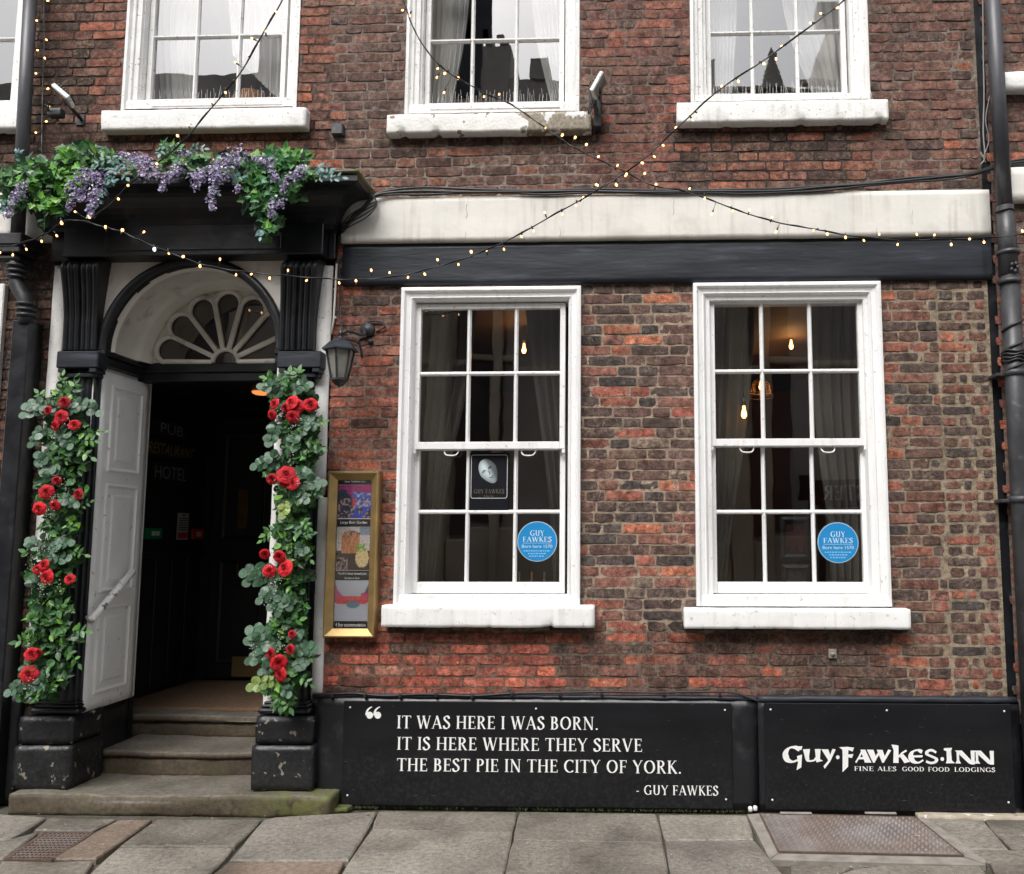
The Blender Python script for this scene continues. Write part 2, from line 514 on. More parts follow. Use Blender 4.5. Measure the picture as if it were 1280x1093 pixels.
M['black_worn'] = pm('chipped black paint on stone', (.009, .0098, .012), .4, .3, 9, 25, .9, .006, spec=.5, alt=(.22, .19, .15), altlo=.64, althi=.66, als=24, splash=.15)
M['slate'] = pm('blue black beam paint', (.021, .0245, .032), .45, .3, 4, 24, .4, .004, spec=.35, alt=(.05, .057, .075), altlo=.6, althi=.72, als=8, stretch=(.35, 1, 2.2))
M['board'] = pm('black sign board', (.0058, .0062, .008), .45, .12, 5, 90, .1, .001, alt=(.09, .095, .1), altlo=.74, althi=.78, als=32, stretch=(.6, 1, 2), spec=.3, splash=.09)
M['letter'] = pm('white vinyl lettering', (.78, .78, .76), .5, .05, 20, 50, .05, .001)
M['glass'] = glass_mat('old window glass', 1.85, .0004)
M['glass_up'] = glass_mat('sky reflecting glass', 2.2, .0004)
M['glass_lamp'] = pm('dusty lantern glass', (.2, .195, .17), .3, .3, 12, 40, .1, .001)
M['iron'] = pm('black cast iron', (.022, .024, .028), .5, .3, 12, 60, .5, .003, alt=(.07, .065, .06), altlo=.62, althi=.75, als=20)
M['pipe'] = pm('grey painted drainpipe', (.040, .040, .044), .45, .3, 9, 40, .4, .003, alt=(.10, .10, .105), altlo=.62, althi=.75, als=14)
M['pipe_hi'] = pm('worn grey drainpipe', (.055, .055, .062), .4, .3, 9, 40, .4, .003, alt=(.13, .13, .14), altlo=.58, althi=.72, als=14, stretch=(1, 1, .3))
M['brass'] = pm('polished brass', (.38, .26, .11), .48, .18, 14, 30, .08, .001, metal=.7)
M['brass_dull'] = pm('dull brass', (.16, .10, .045), .45, .2, 14, 30, .1, .001, metal=.7)
M['cable'] = pm('black cable', (.018, .018, .02), .5, .1, 10, 40, .1, .001)
M['grey_cable'] = pm('grey cable', (.25, .24, .23), .5, .1, 10, 40, .1, .001)
M['slab'] = slab_mat()
M['step'] = step_mat()
M['ground'] = pm('grit in the joints', (.07, .062, .048), .95, .4, 18, 90, .6, .01, alt=(.05, .06, .02), altlo=.55, althi=.65, als=10)
M['asphalt'] = pm('asphalt', (.05, .05, .05), .9, .2, 20, 150, .6, .005)
M['plate'] = pm('rusty chequer plate', (.20, .175, .165), .5, .25, 7, 60, .3, .002, metal=.1, alt=(.16, .115, .09), altlo=.45, althi=.7, als=3)
M['rust'] = pm('rusty iron edge', (.10, .065, .048), .8, .3, 20, 60, .5, .003)
M['concrete'] = pm('pale concrete', (.24, .22, .19), .9, .25, 14, 70, .6, .005)
M['leaf'] = leaf_mat('artificial leaf', .42)
M['petal'] = leaf_mat('artificial petal', .75)
M['floral'] = leaf_mat('wisteria petal', .6)
M['stem'] = pm('green stem', (.03, .055, .015), .6)
M['room'] = pm('dark interior wall', (.045, .028, .02), .8, .3, 2, 10, .1, .002)
M['room_back'] = pm('brown interior back wall', (.085, .04, .022), .8, .35, 1.5, 10, .1, .002)
M['vest'] = pm('black vestibule paint', (.011, .011, .012), .5, .2, 5, 20, .1, .002)
M['mat'] = pm('brown coir mat', (.14, .085, .05), .95, .3, 30, 300, .8, .004)
M['curtain'] = pm('grey green curtain', (.085, .078, .064), .9, .4, 5, 200, .3, .001, stretch=(1, 1, .15))
M['upper_room'] = pm('upper room wall', (.14, .14, .145), .9, .3)
M['gold_letter'] = pm('gold lettering', (.3, .22, .09), .5)
M['dim_letter'] = pm('grey lettering', (.25, .25, .27), .5)
M['mossy'] = pm('green moss on stone', (.10, .115, .035), .95, .4, 18, 90, .9, .008, alt=(.09, .08, .05), altlo=.5, althi=.62, als=22)
M['moss'] = pm('mossy lead', (.16, .15, .1), .8, .4, 12, 60, .8, .006, alt=(.10, .12, .04), altlo=.45, althi=.6, als=14)
M['church'] = pm('limestone', (.62, .55, .42), .9, .35, .6, 5, .4, .02)
M['church_dark'] = pm('sooty limestone', (.48, .45, .40), .9, .35, .5, 5, .4, .02)
M['roofing'] = pm('slate roof', (.06, .062, .07), .8, .3, 3)
M['paper'] = pm('white paper', (.35, .35, .34), .6, .05)
M['green_sign'] = pm('green sign plastic', (.0, .16, .07), .4, .1)
M['red_plastic'] = pm('red plastic', (.4, .02, .015), .4, .1)
M['orange_shade'] = pm('orange shade', (.45, .18, .05), .6, .1)
M['bulb'] = emis('warm filament bulb', (1.0, .42, .12), 5.0)
M['bulb_hot'] = emis('filament', (1.0, .62, .22), 9)
M['fairy'] = emis('warm fairy light', (1.0, .46, .16), 3.0)
M['fairy_white'] = emis('cool fairy light', (.7, .75, 1.0), 4)
M['diode'] = pm('unlit bulb', (.3, .3, .3), .3)
def tintm(name, rough=.5, var=.05, **k): return pm(name, (1, 1, 1), rough, var, tint=True, **k)
M['print'] = tintm('printed colour', .5, .04, bs=40, bstr=.03, bd=.001, spec=.2)
mt, _nt, _p, _N, _L = newmat('net curtain')
_p.inputs['Base Color'].default_value = (.72, .72, .70, 1); _p.inputs['Roughness'].default_value = .9
_tl = _N.new('ShaderNodeBsdfTranslucent'); _tl.inputs[0].default_value = (.7, .7, .68, 1)
_mx = _N.new('ShaderNodeMixShader'); _mx.inputs[0].default_value = .35
_L.new(_p.outputs[0], _mx.inputs[1]); _L.new(_tl.outputs[0], _mx.inputs[2]); _L.new(_mx.outputs[0], _N['Material Output'].inputs['Surface'])
M['net'] = mt

# ------------------------------------------------------------------ lettering
FT, FK = .055, .135
def _arc(cx, cy, rx, ry, a0, a1, n=18):
    return [(cx + rx * math.cos(R(a0 + (a1 - a0) * i / n)), cy + ry * math.sin(R(a0 + (a1 - a0) * i / n))) for i in range(n + 1)]
def _sp(pts, n=6):
    return [(p.x, p.y) for p in crv([(a, b, 0) for a, b in pts], n)]
def V(x, y0=0, y1=1, w=FK, sf=3):
    s = [([(x, y0), (x, y1)], w)]
    if sf & 1: s.append(([(x - .13, y0 + .018), (x + .13, y0 + .018)], .04))
    if sf & 2: s.append(([(x - .13, y1 - .018), (x + .13, y1 - .018)], .04))
    return s
def D(x0, y0, x1, y1, w): return [([(x0, y0), (x1, y1)], w)]
def Hh(x0, x1, y, w=FT): return [([(x0, y), (x1, y)], w)]
def SF(x, y, h=.11): return [([(x - h, y), (x + h, y)], .04)]
GL = {
 'I': (.30, V(.15)),
 'T': (.66, V(.33, sf=1) + Hh(.02, .64, .97) + D(.03, 1, .03, .82, .04) + D(.63, 1, .63, .82, .04)),
 'W': (1.02, D(.09, 1, .31, 0, FK) + D(.31, 0, .52, .98, FT) + D(.47, 1, .72, 0, FK) + D(.72, 0, .93, 1, FT) + SF(.09, .98) + SF(.5, .98) + SF(.93, .98, .08)),
 'A': (.74, D(.08, 0, .36, .98, FT) + D(.35, 1, .64, 0, FK) + Hh(.17, .55, .34) + SF(.08, .018, .09) + SF(.64, .018)),
 'S': (.52, [(_sp([(.42, .78), (.38, .93), (.25, .975), (.12, .9), (.10, .75), (.2, .6), (.34, .47), (.43, .34), (.43, .17), (.33, .04), (.2, .02), (.09, .08), (.06, .24)]), 'S')]),
 'H': (.78, V(.15) + V(.63) + Hh(.15, .63, .52)),
 'E': (.58, V(.15) + Hh(.15, .5, .972) + Hh(.15, .42, .52) + Hh(.15, .53, .028) + D(.5, 1, .5, .8, .04) + D(.42, .62, .42, .42, .035) + D(.53, 0, .53, .22, .04)),
 'F': (.54, V(.15) + Hh(.15, .5, .972) + Hh(.15, .42, .5) + D(.5, 1, .5, .8, .04) + D(.42, .6, .42, .4, .035)),
 'R': (.68, V(.15) + [([(.15, .973)] + _arc(.28, .75, .2, .223, 90, -90) + [(.15, .527)], None)] + D(.29, .53, .56, .02, .12) + SF(.58, .018, .08)),
 'P': (.58, V(.15) + [([(.15, .973)] + _arc(.28, .735, .2, .238, 90, -90) + [(.15, .497)], None)]),
 'B': (.62, V(.15) + [([(.15, .973)] + _arc(.27, .755, .17, .218, 90, -90) + [(.15, .537)], None), ([(.15, .52)] + _arc(.29, .275, .2, .247, 90, -90) + [(.15, .028)], None)]),
 'O': (.82, [(_arc(.41, .5, .31, .47, 0, 360, 32), None)]),
 'N': (.80, D(.15, 0, .15, 1, FT) + D(.14, 1, .66, 0, FK) + D(.66, 0, .66, 1, FT) + SF(.15, .018, .1) + SF(.12, .982, .09) + SF(.66, .982, .1)),
 'C': (.70, [(_arc(.42, .5, .33, .47, 48, 312, 26), None)] + D(.63, .98, .63, .74, .04)),
 'G': (.78, [(_arc(.42, .5, .33, .47, 48, 305, 26), None)] + D(.63, .98, .63, .74, .04) + V(.64, .06, .44, sf=2)),
 'Y': (.68, D(.07, 1, .34, .45, FK) + D(.34, .45, .6, 1, FT) + V(.34, 0, .48, sf=1) + SF(.07, .982, .08) + SF(.6, .982, .08)),
 'K': (.68, V(.15) + D(.17, .46, .55, 1, FT) + D(.27, .56, .6, 0, FK) + SF(.54, .982, .1) + SF(.6, .018, .09)),
 'U': (.76, [([(.16, 1)] + _arc(.38, .3, .22, .28, 180, 360, 16) + [(.6, 1)], None)] + SF(.16, .982, .12) + SF(.6, .982, .1)),
 'V': (.72, D(.08, 1, .36, 0, FK) + D(.36, 0, .62, 1, FT) + SF(.09, .982, .1) + SF(.62, .982, .09)),
 'D': (.76, V(.15) + [([(.15, .972)] + _arc(.27, .5, .37, .472, 90, -90) + [(.15, .028)], None)]),
 'L': (.56, V(.15) + Hh(.15, .52, .028) + D(.52, 0, .52, .22, .04)),
 '.': (.24, [([(.06, .06), (.18, .06)], .12)]),
 '-': (.36, [([(.04, .36), (.28, .36)], .07)]),
 ' ': (.28, []),
}
def sweep(mb, pts, w, x0, z0, sx, sz, y, k):
    n = len(pts)
    vs = []
    for i in range(n):
        a = pts[max(i - 1, 0)]; b = pts[min(i + 1, n - 1)]
        dx, dy = b[0] - a[0], b[1] - a[1]
        l = math.hypot(dx, dy) or 1
        dx /= l; dy /= l
        if w is None: hw = (FT + (FK * 1.05 - FT) * abs(dy) ** 1.2) / 2
        elif w == 'S': hw = (FT * 1.1 + (FK - FT) * min(1, abs(dy - dx * .6)) ** 1.2) / 2
        elif isinstance(w, tuple):   # broad nib: width, angle
            hw = max(w[2] if len(w) > 2 else .02, w[0] * abs(dy * math.cos(w[1]) - dx * math.sin(w[1]))) / 2
        elif hasattr(w, '__len__'): hw = w[i] / 2
        else: hw = w / 2
        px, py = pts[i]
        yy = y - k * .00012
        vs.append((x0 + (px - dy * hw) * sx, yy, z0 + (py + dx * hw) * sz))
        vs.append((x0 + (px + dy * hw) * sx, yy, z0 + (py - dx * hw) * sz))
    fs = [(2 * i, 2 * i + 1, 2 * i + 3, 2 * i + 2) for i in range(n - 1)]
    mb.add(vs, fs)
def text(mb, s, x0, x1, z, h, y):
    tot = sum(GL[c][0] for c in s) + .06 * (len(s) - 1)
    sx = (x1 - x0) / tot
    x = x0
    for c in s:
        w, st = GL[c]
        for k, (p, ww) in enumerate(st): sweep(mb, p, ww, x, z, sx, h, y, k % 7)
        x += (w + .06) * sx
def sans(s, name, m, x0, x1, z, h, y, parent, yrot=0.0, sp=1.0, mirror=False):
    """plain lettering from the built-in typeface, as a flat mesh standing upright"""
    cu = bpy.data.curves.new(name, 'FONT'); cu.body = s; cu.size = 1; cu.space_character = sp; cu.resolution_u = 3
    t = bpy.data.objects.new(name, cu)
    sc.collection.objects.link(t)
    dg = bpy.context.evaluated_depsgraph_get()
    me = bpy.data.meshes.new_from_object(t.evaluated_get(dg))
    bpy.data.objects.remove(t); bpy.data.curves.remove(cu)
    xs = [v.co.x for v in me.vertices]; ys = [v.co.y for v in me.vertices]
    a, b, c, d = min(xs), max(xs), min(ys), max(ys)
    k = (x1 - x0) / (b - a); kh = h / (d - c)
    cen = (x0 + x1) / 2
    for v in me.vertices:
        X = x0 + (v.co.x - a) * k; Z = z + (v.co.y - c) * kh
        v.co = (X, y, Z)
    me.materials.clear(); me.materials.append(m)
    me.name = name
    o = bpy.data.objects.new(name, me); sc.collection.objects.link(o)
    if parent: o.parent = parent
    return o
# ------------------------------------------------------------------ key heights and widths of the front
XR = PX(1246, 600)                    # right edge of the inn's front
XLW = PX(-330, 500)
ZTOP = 6.2
ZB = PZ(868, 0, 700)                  # top of the black painted base
ZBAND0 = (PZ(301, -.05, 470) + PZ(297, -.05, 1200)) / 2
ZBAND1 = (PZ(247, -.05, 480) + PZ(238, -.05, 1230)) / 2
ZBEAM0 = (PZ(355, -.03, 470) + PZ(350, -.03, 1200)) / 2
XBL = PX(430, 300)
XBR = PX(1238, 270, -.05)
ZSP = PZ(438, 0, 240)                 # springing of the door arch
XA0, XA1 = PX(136, 438), PX(347, 438)
XC, RA = (XA0 + XA1) / 2, (XA1 - XA0) / 2
XREV0, XREV1 = PX(123, 470, 0), PX(348, 470, 0)
ZFR = PZ(327, -.02, 240)              # underside of the frieze
def win(um0, um1, v0, v1, vm, Y=-.04): return PX(um0, vm, Y), PX(um1, vm, Y), PZ(v1, Y, (um0 + um1) / 2), PZ(v0, Y, (um0 + um1) / 2)
W1 = win(497, 725.5, 359, 757, 557)
W2 = win(868.5, 1107.5, 353, 758, 557)
U1 = list(win(152, 371, 0, 136, 120, -.005)); U1[3] = U1[2] + 1.62
U2 = list(win(506, 724, 0, 141, 120, -.005)); U2[3] = U2[2] + 1.62
U3 = list(win(863.5, 1088, 0, 126, 120, -.005)); U3[3] = U3[2] + 1.62
U0 = [PX(-190, 100), PX(29, 100), U1[2] + .01, U1[2] + 1.6]
XD0, XD1 = PX(72, 480), PX(412, 480)
ZD1 = ZFR + .25
OPEN = [(W1[0] + .03, W1[1] - .03, W1[2], W1[3] - .03), (W2[0] + .03, W2[1] - .03, W2[2], W2[3] - .03),
        tuple(U1), tuple(U2), tuple(U3), tuple(U0), (XD0, XD1, -.2, ZD1)]
HIDE = [(XBL + .02, XBR - .01, ZBEAM0 + .01, ZBAND1 - .01), (PX(90, 300), XBL, ZD1, ZBAND1)]

inn = thing('inn_building', 'old red brick inn with white sash windows and a black columned doorway', 'building')

# ---- mortar bed
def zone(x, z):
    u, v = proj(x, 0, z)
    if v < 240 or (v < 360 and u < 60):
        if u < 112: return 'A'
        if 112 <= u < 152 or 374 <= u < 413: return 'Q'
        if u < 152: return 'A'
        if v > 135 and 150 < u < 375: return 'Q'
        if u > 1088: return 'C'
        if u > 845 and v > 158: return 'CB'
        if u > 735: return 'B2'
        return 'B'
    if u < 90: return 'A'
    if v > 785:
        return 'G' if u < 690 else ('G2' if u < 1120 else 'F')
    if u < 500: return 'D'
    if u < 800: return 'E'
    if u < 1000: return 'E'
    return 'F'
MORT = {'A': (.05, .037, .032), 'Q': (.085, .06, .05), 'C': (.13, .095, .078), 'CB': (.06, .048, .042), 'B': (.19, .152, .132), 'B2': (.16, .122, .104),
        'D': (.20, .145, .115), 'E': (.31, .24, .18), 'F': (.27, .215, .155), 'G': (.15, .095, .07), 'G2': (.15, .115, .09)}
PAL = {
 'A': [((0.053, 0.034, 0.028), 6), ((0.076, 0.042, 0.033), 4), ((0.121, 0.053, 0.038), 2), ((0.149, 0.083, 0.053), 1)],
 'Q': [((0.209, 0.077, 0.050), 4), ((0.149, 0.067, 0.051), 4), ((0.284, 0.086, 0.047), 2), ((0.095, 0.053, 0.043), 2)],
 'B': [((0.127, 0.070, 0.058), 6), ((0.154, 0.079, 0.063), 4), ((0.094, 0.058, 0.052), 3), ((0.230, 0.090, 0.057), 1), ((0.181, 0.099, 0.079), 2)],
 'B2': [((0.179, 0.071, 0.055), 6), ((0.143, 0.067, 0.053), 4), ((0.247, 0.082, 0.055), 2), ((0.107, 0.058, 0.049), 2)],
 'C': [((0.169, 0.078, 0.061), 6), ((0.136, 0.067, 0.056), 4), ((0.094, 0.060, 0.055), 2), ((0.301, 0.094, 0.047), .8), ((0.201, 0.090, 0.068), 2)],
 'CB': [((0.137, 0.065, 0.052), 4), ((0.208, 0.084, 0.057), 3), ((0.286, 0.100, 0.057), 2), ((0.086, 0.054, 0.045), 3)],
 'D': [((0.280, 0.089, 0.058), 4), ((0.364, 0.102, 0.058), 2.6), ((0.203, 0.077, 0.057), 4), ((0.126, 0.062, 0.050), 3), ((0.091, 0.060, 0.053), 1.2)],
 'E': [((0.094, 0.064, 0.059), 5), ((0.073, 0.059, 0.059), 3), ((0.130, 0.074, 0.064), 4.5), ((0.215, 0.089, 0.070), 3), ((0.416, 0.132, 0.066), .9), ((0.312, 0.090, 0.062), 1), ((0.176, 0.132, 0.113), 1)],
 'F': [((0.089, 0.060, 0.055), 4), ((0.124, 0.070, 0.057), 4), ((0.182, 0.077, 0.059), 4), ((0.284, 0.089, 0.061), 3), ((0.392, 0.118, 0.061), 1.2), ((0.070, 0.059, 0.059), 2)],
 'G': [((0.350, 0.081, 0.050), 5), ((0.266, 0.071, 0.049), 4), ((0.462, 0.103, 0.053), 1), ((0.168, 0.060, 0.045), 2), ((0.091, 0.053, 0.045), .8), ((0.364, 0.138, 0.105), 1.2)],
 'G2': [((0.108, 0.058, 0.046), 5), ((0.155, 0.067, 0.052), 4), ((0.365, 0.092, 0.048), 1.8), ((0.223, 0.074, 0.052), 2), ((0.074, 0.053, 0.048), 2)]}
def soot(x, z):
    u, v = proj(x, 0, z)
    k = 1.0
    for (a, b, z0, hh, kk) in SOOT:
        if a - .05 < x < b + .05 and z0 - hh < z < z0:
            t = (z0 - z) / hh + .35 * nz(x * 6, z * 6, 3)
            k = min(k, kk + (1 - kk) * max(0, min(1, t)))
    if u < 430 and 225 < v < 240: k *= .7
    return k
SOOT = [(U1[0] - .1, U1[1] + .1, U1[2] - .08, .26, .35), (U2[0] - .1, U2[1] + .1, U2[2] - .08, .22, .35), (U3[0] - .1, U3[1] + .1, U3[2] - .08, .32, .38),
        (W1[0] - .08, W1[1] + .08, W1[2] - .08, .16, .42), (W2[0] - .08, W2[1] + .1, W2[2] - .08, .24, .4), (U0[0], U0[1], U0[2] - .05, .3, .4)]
def inside(x, z, lst, m=0.0):
    return any(a + m < x < b - m and c + m < z < d - m for a, b, c, d in lst)
def mortar_sheet(x0, x1, z0, z1, st, name, parent, opens, zf=zone, yb=0.0):
    nx, nzz = int((x1 - x0) / st), int((z1 - z0) / st)
    mb = MB(); vs = []; cs = []
    for j in range(nzz + 1):
        for i in range(nx + 1):
            x = x0 + (x1 - x0) * i / nx; z = z0 + (z1 - z0) * j / nzz
            y = yb + .002 * nz(x * 17, z * 17, 0) + .003 * nz(x * 41, z * 41, 4)
            u, v = proj(x, 0, z)
            if u > 1195 and v > 355: y -= .0010      # thick repointing by the corner
            vs.append((x, y, z))
            k = soot(x, z) ** .8 * (1 + .25 * nz(x * 5, z * 5, 9))
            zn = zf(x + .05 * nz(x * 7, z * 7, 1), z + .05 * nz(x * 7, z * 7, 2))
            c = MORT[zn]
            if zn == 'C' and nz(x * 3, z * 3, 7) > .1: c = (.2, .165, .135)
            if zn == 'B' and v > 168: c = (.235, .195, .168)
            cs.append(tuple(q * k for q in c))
    fs = []
    for j in range(nzz):
        for i in range(nx):
            xm = x0 + (x1 - x0) * (i + .5) / nx; zm = z0 + (z1 - z0) * (j + .5) / nzz
            if inside(xm, zm, opens): continue
            a = j * (nx + 1) + i
            fs.append((a, a + 1, a + nx + 2, a + nx + 1))
    mb.v = vs; mb.c = cs; mb.f = fs; mb.sm = [True] * len(fs)
    return mb.build(name, M['mortar'], parent)
wall = mortar_sheet(XLW, XR, -.1, ZTOP, .02, 'brick_wall', inn, OPEN)

# ---- bricks
def brick_geo(w, h, seed, amp=.004):
    """front of a hand-made brick about its centre, 48 triangles"""
    nx = 5 if w > .15 else 3
    vs = []; rows = (-h / 2, 0, h / 2)
    for j, z in enumerate(rows):
        for i in range(nx + 1):
            x = -w / 2 + w * i / nx
            edge = (i in (0, nx)) or j != 1
            y = 0.0014 if edge else 0.0
            if edge:
                zz = z + amp * nz(x * 30 + seed, z * 40, seed) * 1.3
                xx = x + amp * nz(x * 30, z * 40 + seed, seed + 5) * 1.3
                if i in (0, nx) and j != 1:
                    q = .16 * h
                    xx -= math.copysign(q * .3, x); zz -= math.copysign(q * .3, z); y = .0018
                vs.append([xx, y, zz])
            else:
                vs.append([x, y + .0015 * nz(x * 20, seed), z])
    m = nx + 1
    fs = [(j * m + i, j * m + i + 1, (j + 1) * m + i + 1, (j + 1) * m + i) for j in range(2) for i in range(nx)]
    per = [i for i in range(m)] + [m + nx] + [2 * m + i for i in range(nx, -1, -1)] + [m]
    o = len(vs); n = len(per)
    for k in per: vs.append(list(vs[k]))
    for k in per: vs.append([vs[k][0], .028, vs[k][2]])
    fs += [(o + (k + 1) % n, o + k, o + n + k, o + n + (k + 1) % n) for k in range(n)]
    return vs, fs
def tint_of(x, z, rnd, zf):
    zn = zf(x, z)
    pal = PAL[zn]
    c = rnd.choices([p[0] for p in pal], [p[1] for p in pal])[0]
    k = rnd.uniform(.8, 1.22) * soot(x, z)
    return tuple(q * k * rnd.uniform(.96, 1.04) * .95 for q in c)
def lay_bricks(x0, x1, z0, z1, opens, rnd, zf, closers=False):
    out = []
    row = 0; z = z0; pitch = .0598
    while z < z1:
        h0 = pitch - .0095
        x = x0 - rnd.uniform(0, .03) + (0 if row % 2 else .17)
        kind = row % 2
        wave = lambda xx: .004 * math.sin(xx * 1.9 + row * .15) + .003 * nz(xx * 2, row * .3)
        while x < x1:
            w = (.222 if kind else .112) + rnd.uniform(-.008, .008)
            kind = 1 - kind
            if rnd.random() < .05: kind = 1 - kind
            a, b = x + .0048, x + w - .0048
            x += w
            segs = [(a, b)]
            zc = z + h0 / 2
            for (ox0, ox1, oz0, oz1) in opens:
                if oz0 - .02 < zc < oz1 + .02:
                    ns = []
                    for s0, s1 in segs:
                        if s1 <= ox0 or s0 >= ox1: ns.append((s0, s1)); continue
                        if s0 < ox0 - .035: ns.append((s0, ox0 - .004))
                        if s1 > ox1 + .035: ns.append((ox1 + .004, s1))
                    segs = ns
            for s0, s1 in segs:
                s1 = min(s1, x1 - rnd.uniform(.0, .012))
                if s1 - s0 < .03: continue
                if closers:
                    u, v = proj(s0, 0, zc)
                    if v > 350 and s1 > x1 - .275:
                        s1 = x1 - .275 - rnd.uniform(0, .012)
                        if s1 - s0 < .03: continue
                hh = h0 * rnd.uniform(.88, 1.04)
                yf = -.0052 + rnd.uniform(-.002, .0035)
                out.append(((s0 + s1) / 2, zc + wave((s0 + s1) / 2), s1 - s0, hh, yf))
        if closers:
            u, v = proj(x1, 0, z)
            if v > 350:
                e = x1 - rnd.uniform(.0, .015)
                if row % 2: parts = [(e - .10, e - .005), (e - .165, e - .125), (e - .258, e - .185)]
                else: parts = [(e - .055, e - .005), (e - .262, e - .085)]
                for s0, s1 in parts:
                    out.append(((s0 + s1) / 2, z + h0 / 2 + rnd.uniform(-.003, .003), s1 - s0, h0 * rnd.uniform(.74, 1.0), -.005))
        z += pitch; row += 1
    return out
rnd = random.Random(11)
lst = lay_bricks(XLW, XR - .01, ZB - .02, ZTOP - .05, OPEN + HIDE, rnd, zone, True)
scored = []
for t in lst:
    x, z, w, h, yf = t
    u, v = proj(x, 0, z)
    vis = 20 < u < 1240 and 6 < v < 866 and not (u < 470 and 165 < v < 330) and not (u < 130)
    scored.append((w * h if vis else 0, rnd.random(), t))
scored.sort(key=lambda q: (-q[0] if q[0] < .0088 else -.0088 , q[1]))
rest = MB()
for i, (s, _, (x, z, w, h, yf)) in enumerate(scored):
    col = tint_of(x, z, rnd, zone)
    vs, fs = brick_geo(w, h, i * 1.37)
    rot = rnd.uniform(-.012, .012)
    if i < 299 and s > 0:
        mb = MB(col); mb.add(vs, fs, True)
        o = mb.build('brick', M['brick'], wall, (x, yf, z)); o.rotation_euler = (0, rot, 0)
    else:
        cr, sr = math.cos(rot), math.sin(rot)
        rest.col = col
        rest.add([(x + p[0] * cr + p[2] * sr, yf + p[1], z - p[0] * sr + p[2] * cr) for p in vs], fs, True)
tag(rest.build('bricks', M['brick'], wall), kind='stuff')

# ---- structure behind the front: floors, party walls, interior rooms
def room(name, x0, x1, y0, y1, z0, z1, m, mback=None, parent=inn):
    mb = MB()
    vs = [(x, y, z) for x in (x0, x1) for y in (y0, y1) for z in (z0, z1)]
    mb.add(vs, [(0, 1, 3, 2), (4, 6, 7, 5), (0, 2, 6, 4), (1, 5, 7, 3)])
    o = mb.build(name, m, parent)
    b = MB(); b.box(x0, x1, y1, y1 + .05, z0, z1); b.build('back_wall', mback or m, o)
    return o
core = MB()   # the brick core that closes the wall between the openings
def core_box(a, b, c, d): core.box(a, b, .012, .30, c, d)
xs = sorted([W1[0] + .03, W1[1] - .03, W2[0] + .03, W2[1] - .03])
core_box(XD1, W1[0] + .03, -.1, W1[3]); core_box(W1[1] - .03, W2[0] + .03, -.1, W1[3]); core_box(W2[1] - .03, XR, -.1, W1[3])
core_box(W1[0] + .03, W1[1] - .03, -.1, W1[2]); core_box(W2[0] + .03, W2[1] - .03, -.1, W2[2])
core_box(XLW, XD0, -.1, ZD1)
core_box(XD1, XR, W1[3] + .001, U1[2]); core_box(XLW, XD1, ZD1 + .001, U1[2])
prev = XLW
for w in (U0, U1, U2, U3):
    core_box(prev, w[0], U1[2] + .001, ZTOP); core.box(w[0], w[1], .012, .30, w[3], ZTOP); prev = w[1]
core_box(prev, XR, U1[2] + .001, ZTOP)
core.box(XLW, XR, .012, 6.2, ZTOP + .001, ZTOP + .25)
core.box(XLW - .2, XLW, 0, 6.2, -.1, ZTOP); core.box(XR - .3, XR - .001, .301, 6.2, -.1, ZTOP)
core.build('wall_core', M['mortar'], inn).data.materials[0] = M['room']
bar = room('bar_room', XD1 + .15, XR - .31, .30, 4.6, .35, W1[3] + .15, M['room'], M['room_back'])
for i, w in enumerate((U0, U1, U2, U3)):
    room('upper_room', (XLW if i == 0 else w[0] - .28), w[1] + .28, .30, 3.2, U1[2] - .3, ZTOP - .1, M['upper_room'])

# ---- black painted base of the wall
ZG = -.02
XB1, XB2, XB3 = PX(391, 940), PX(946, 940), PX(1268, 940, -.05)
base = MB(); base.rough(XB1, XB2, -.045, .02, ZG, PZ(872, -.045, 650), .06, .006, .0022, 9); base.build('painted_base', M['black'], inn); base = MB()
base.rough(XB2 + .002, XR + .04, -.058, .02, ZG, PZ(876, -.06, 1100), .06, .008, .0022, 9, 3.3); base.build('painted_base', M['black'], inn); base = MB()
base.rough(XLW, PX(30, 900), -.05, .02, ZG, PZ(868, -.05, 30), .06, .006, .002, 9, 5)
base.build('painted_base', M['black'], inn)
ledge = MB()
ledge.rough(XB1, XB2, -.05, .0, PZ(874, -.05, 650), PZ(867, 0, 650), .05, .006, .004, 12, 2)
ledge.rough(XB2 + .003, XR + .03, -.063, .0, PZ(879, -.06, 1100), PZ(869, 0, 1100), .05, .006, .004, 12, 4)
ledge.build('base_ledge', M['slate'], inn)
cb = MB()
pts = [P(u, v, -.052) for u, v in ((392, 869), (440, 867), (480, 870), (530, 868), (590, 870), (640, 867), (700, 866), (760, 865), (820, 866), (870, 865), (915, 866), (935, 872), (950, 877))]
cb.tube(crv(pts, 5), .006, 6)
for k, (u, v) in enumerate(((415, 870), (456, 870), (500, 870), (545, 869), (590, 871), (640, 868), (700, 868), (752, 867), (830, 867), (900, 867))):
    p = P(u, v, -.06); cb.box(p.x - .008, p.x + .008, -.066, -.045, p.z - .012, p.z + .012, .003)
tag(cb.build('base_cable', M['cable']), 'thin black cable clipped along the top ledge of the black wall base', 'cable')

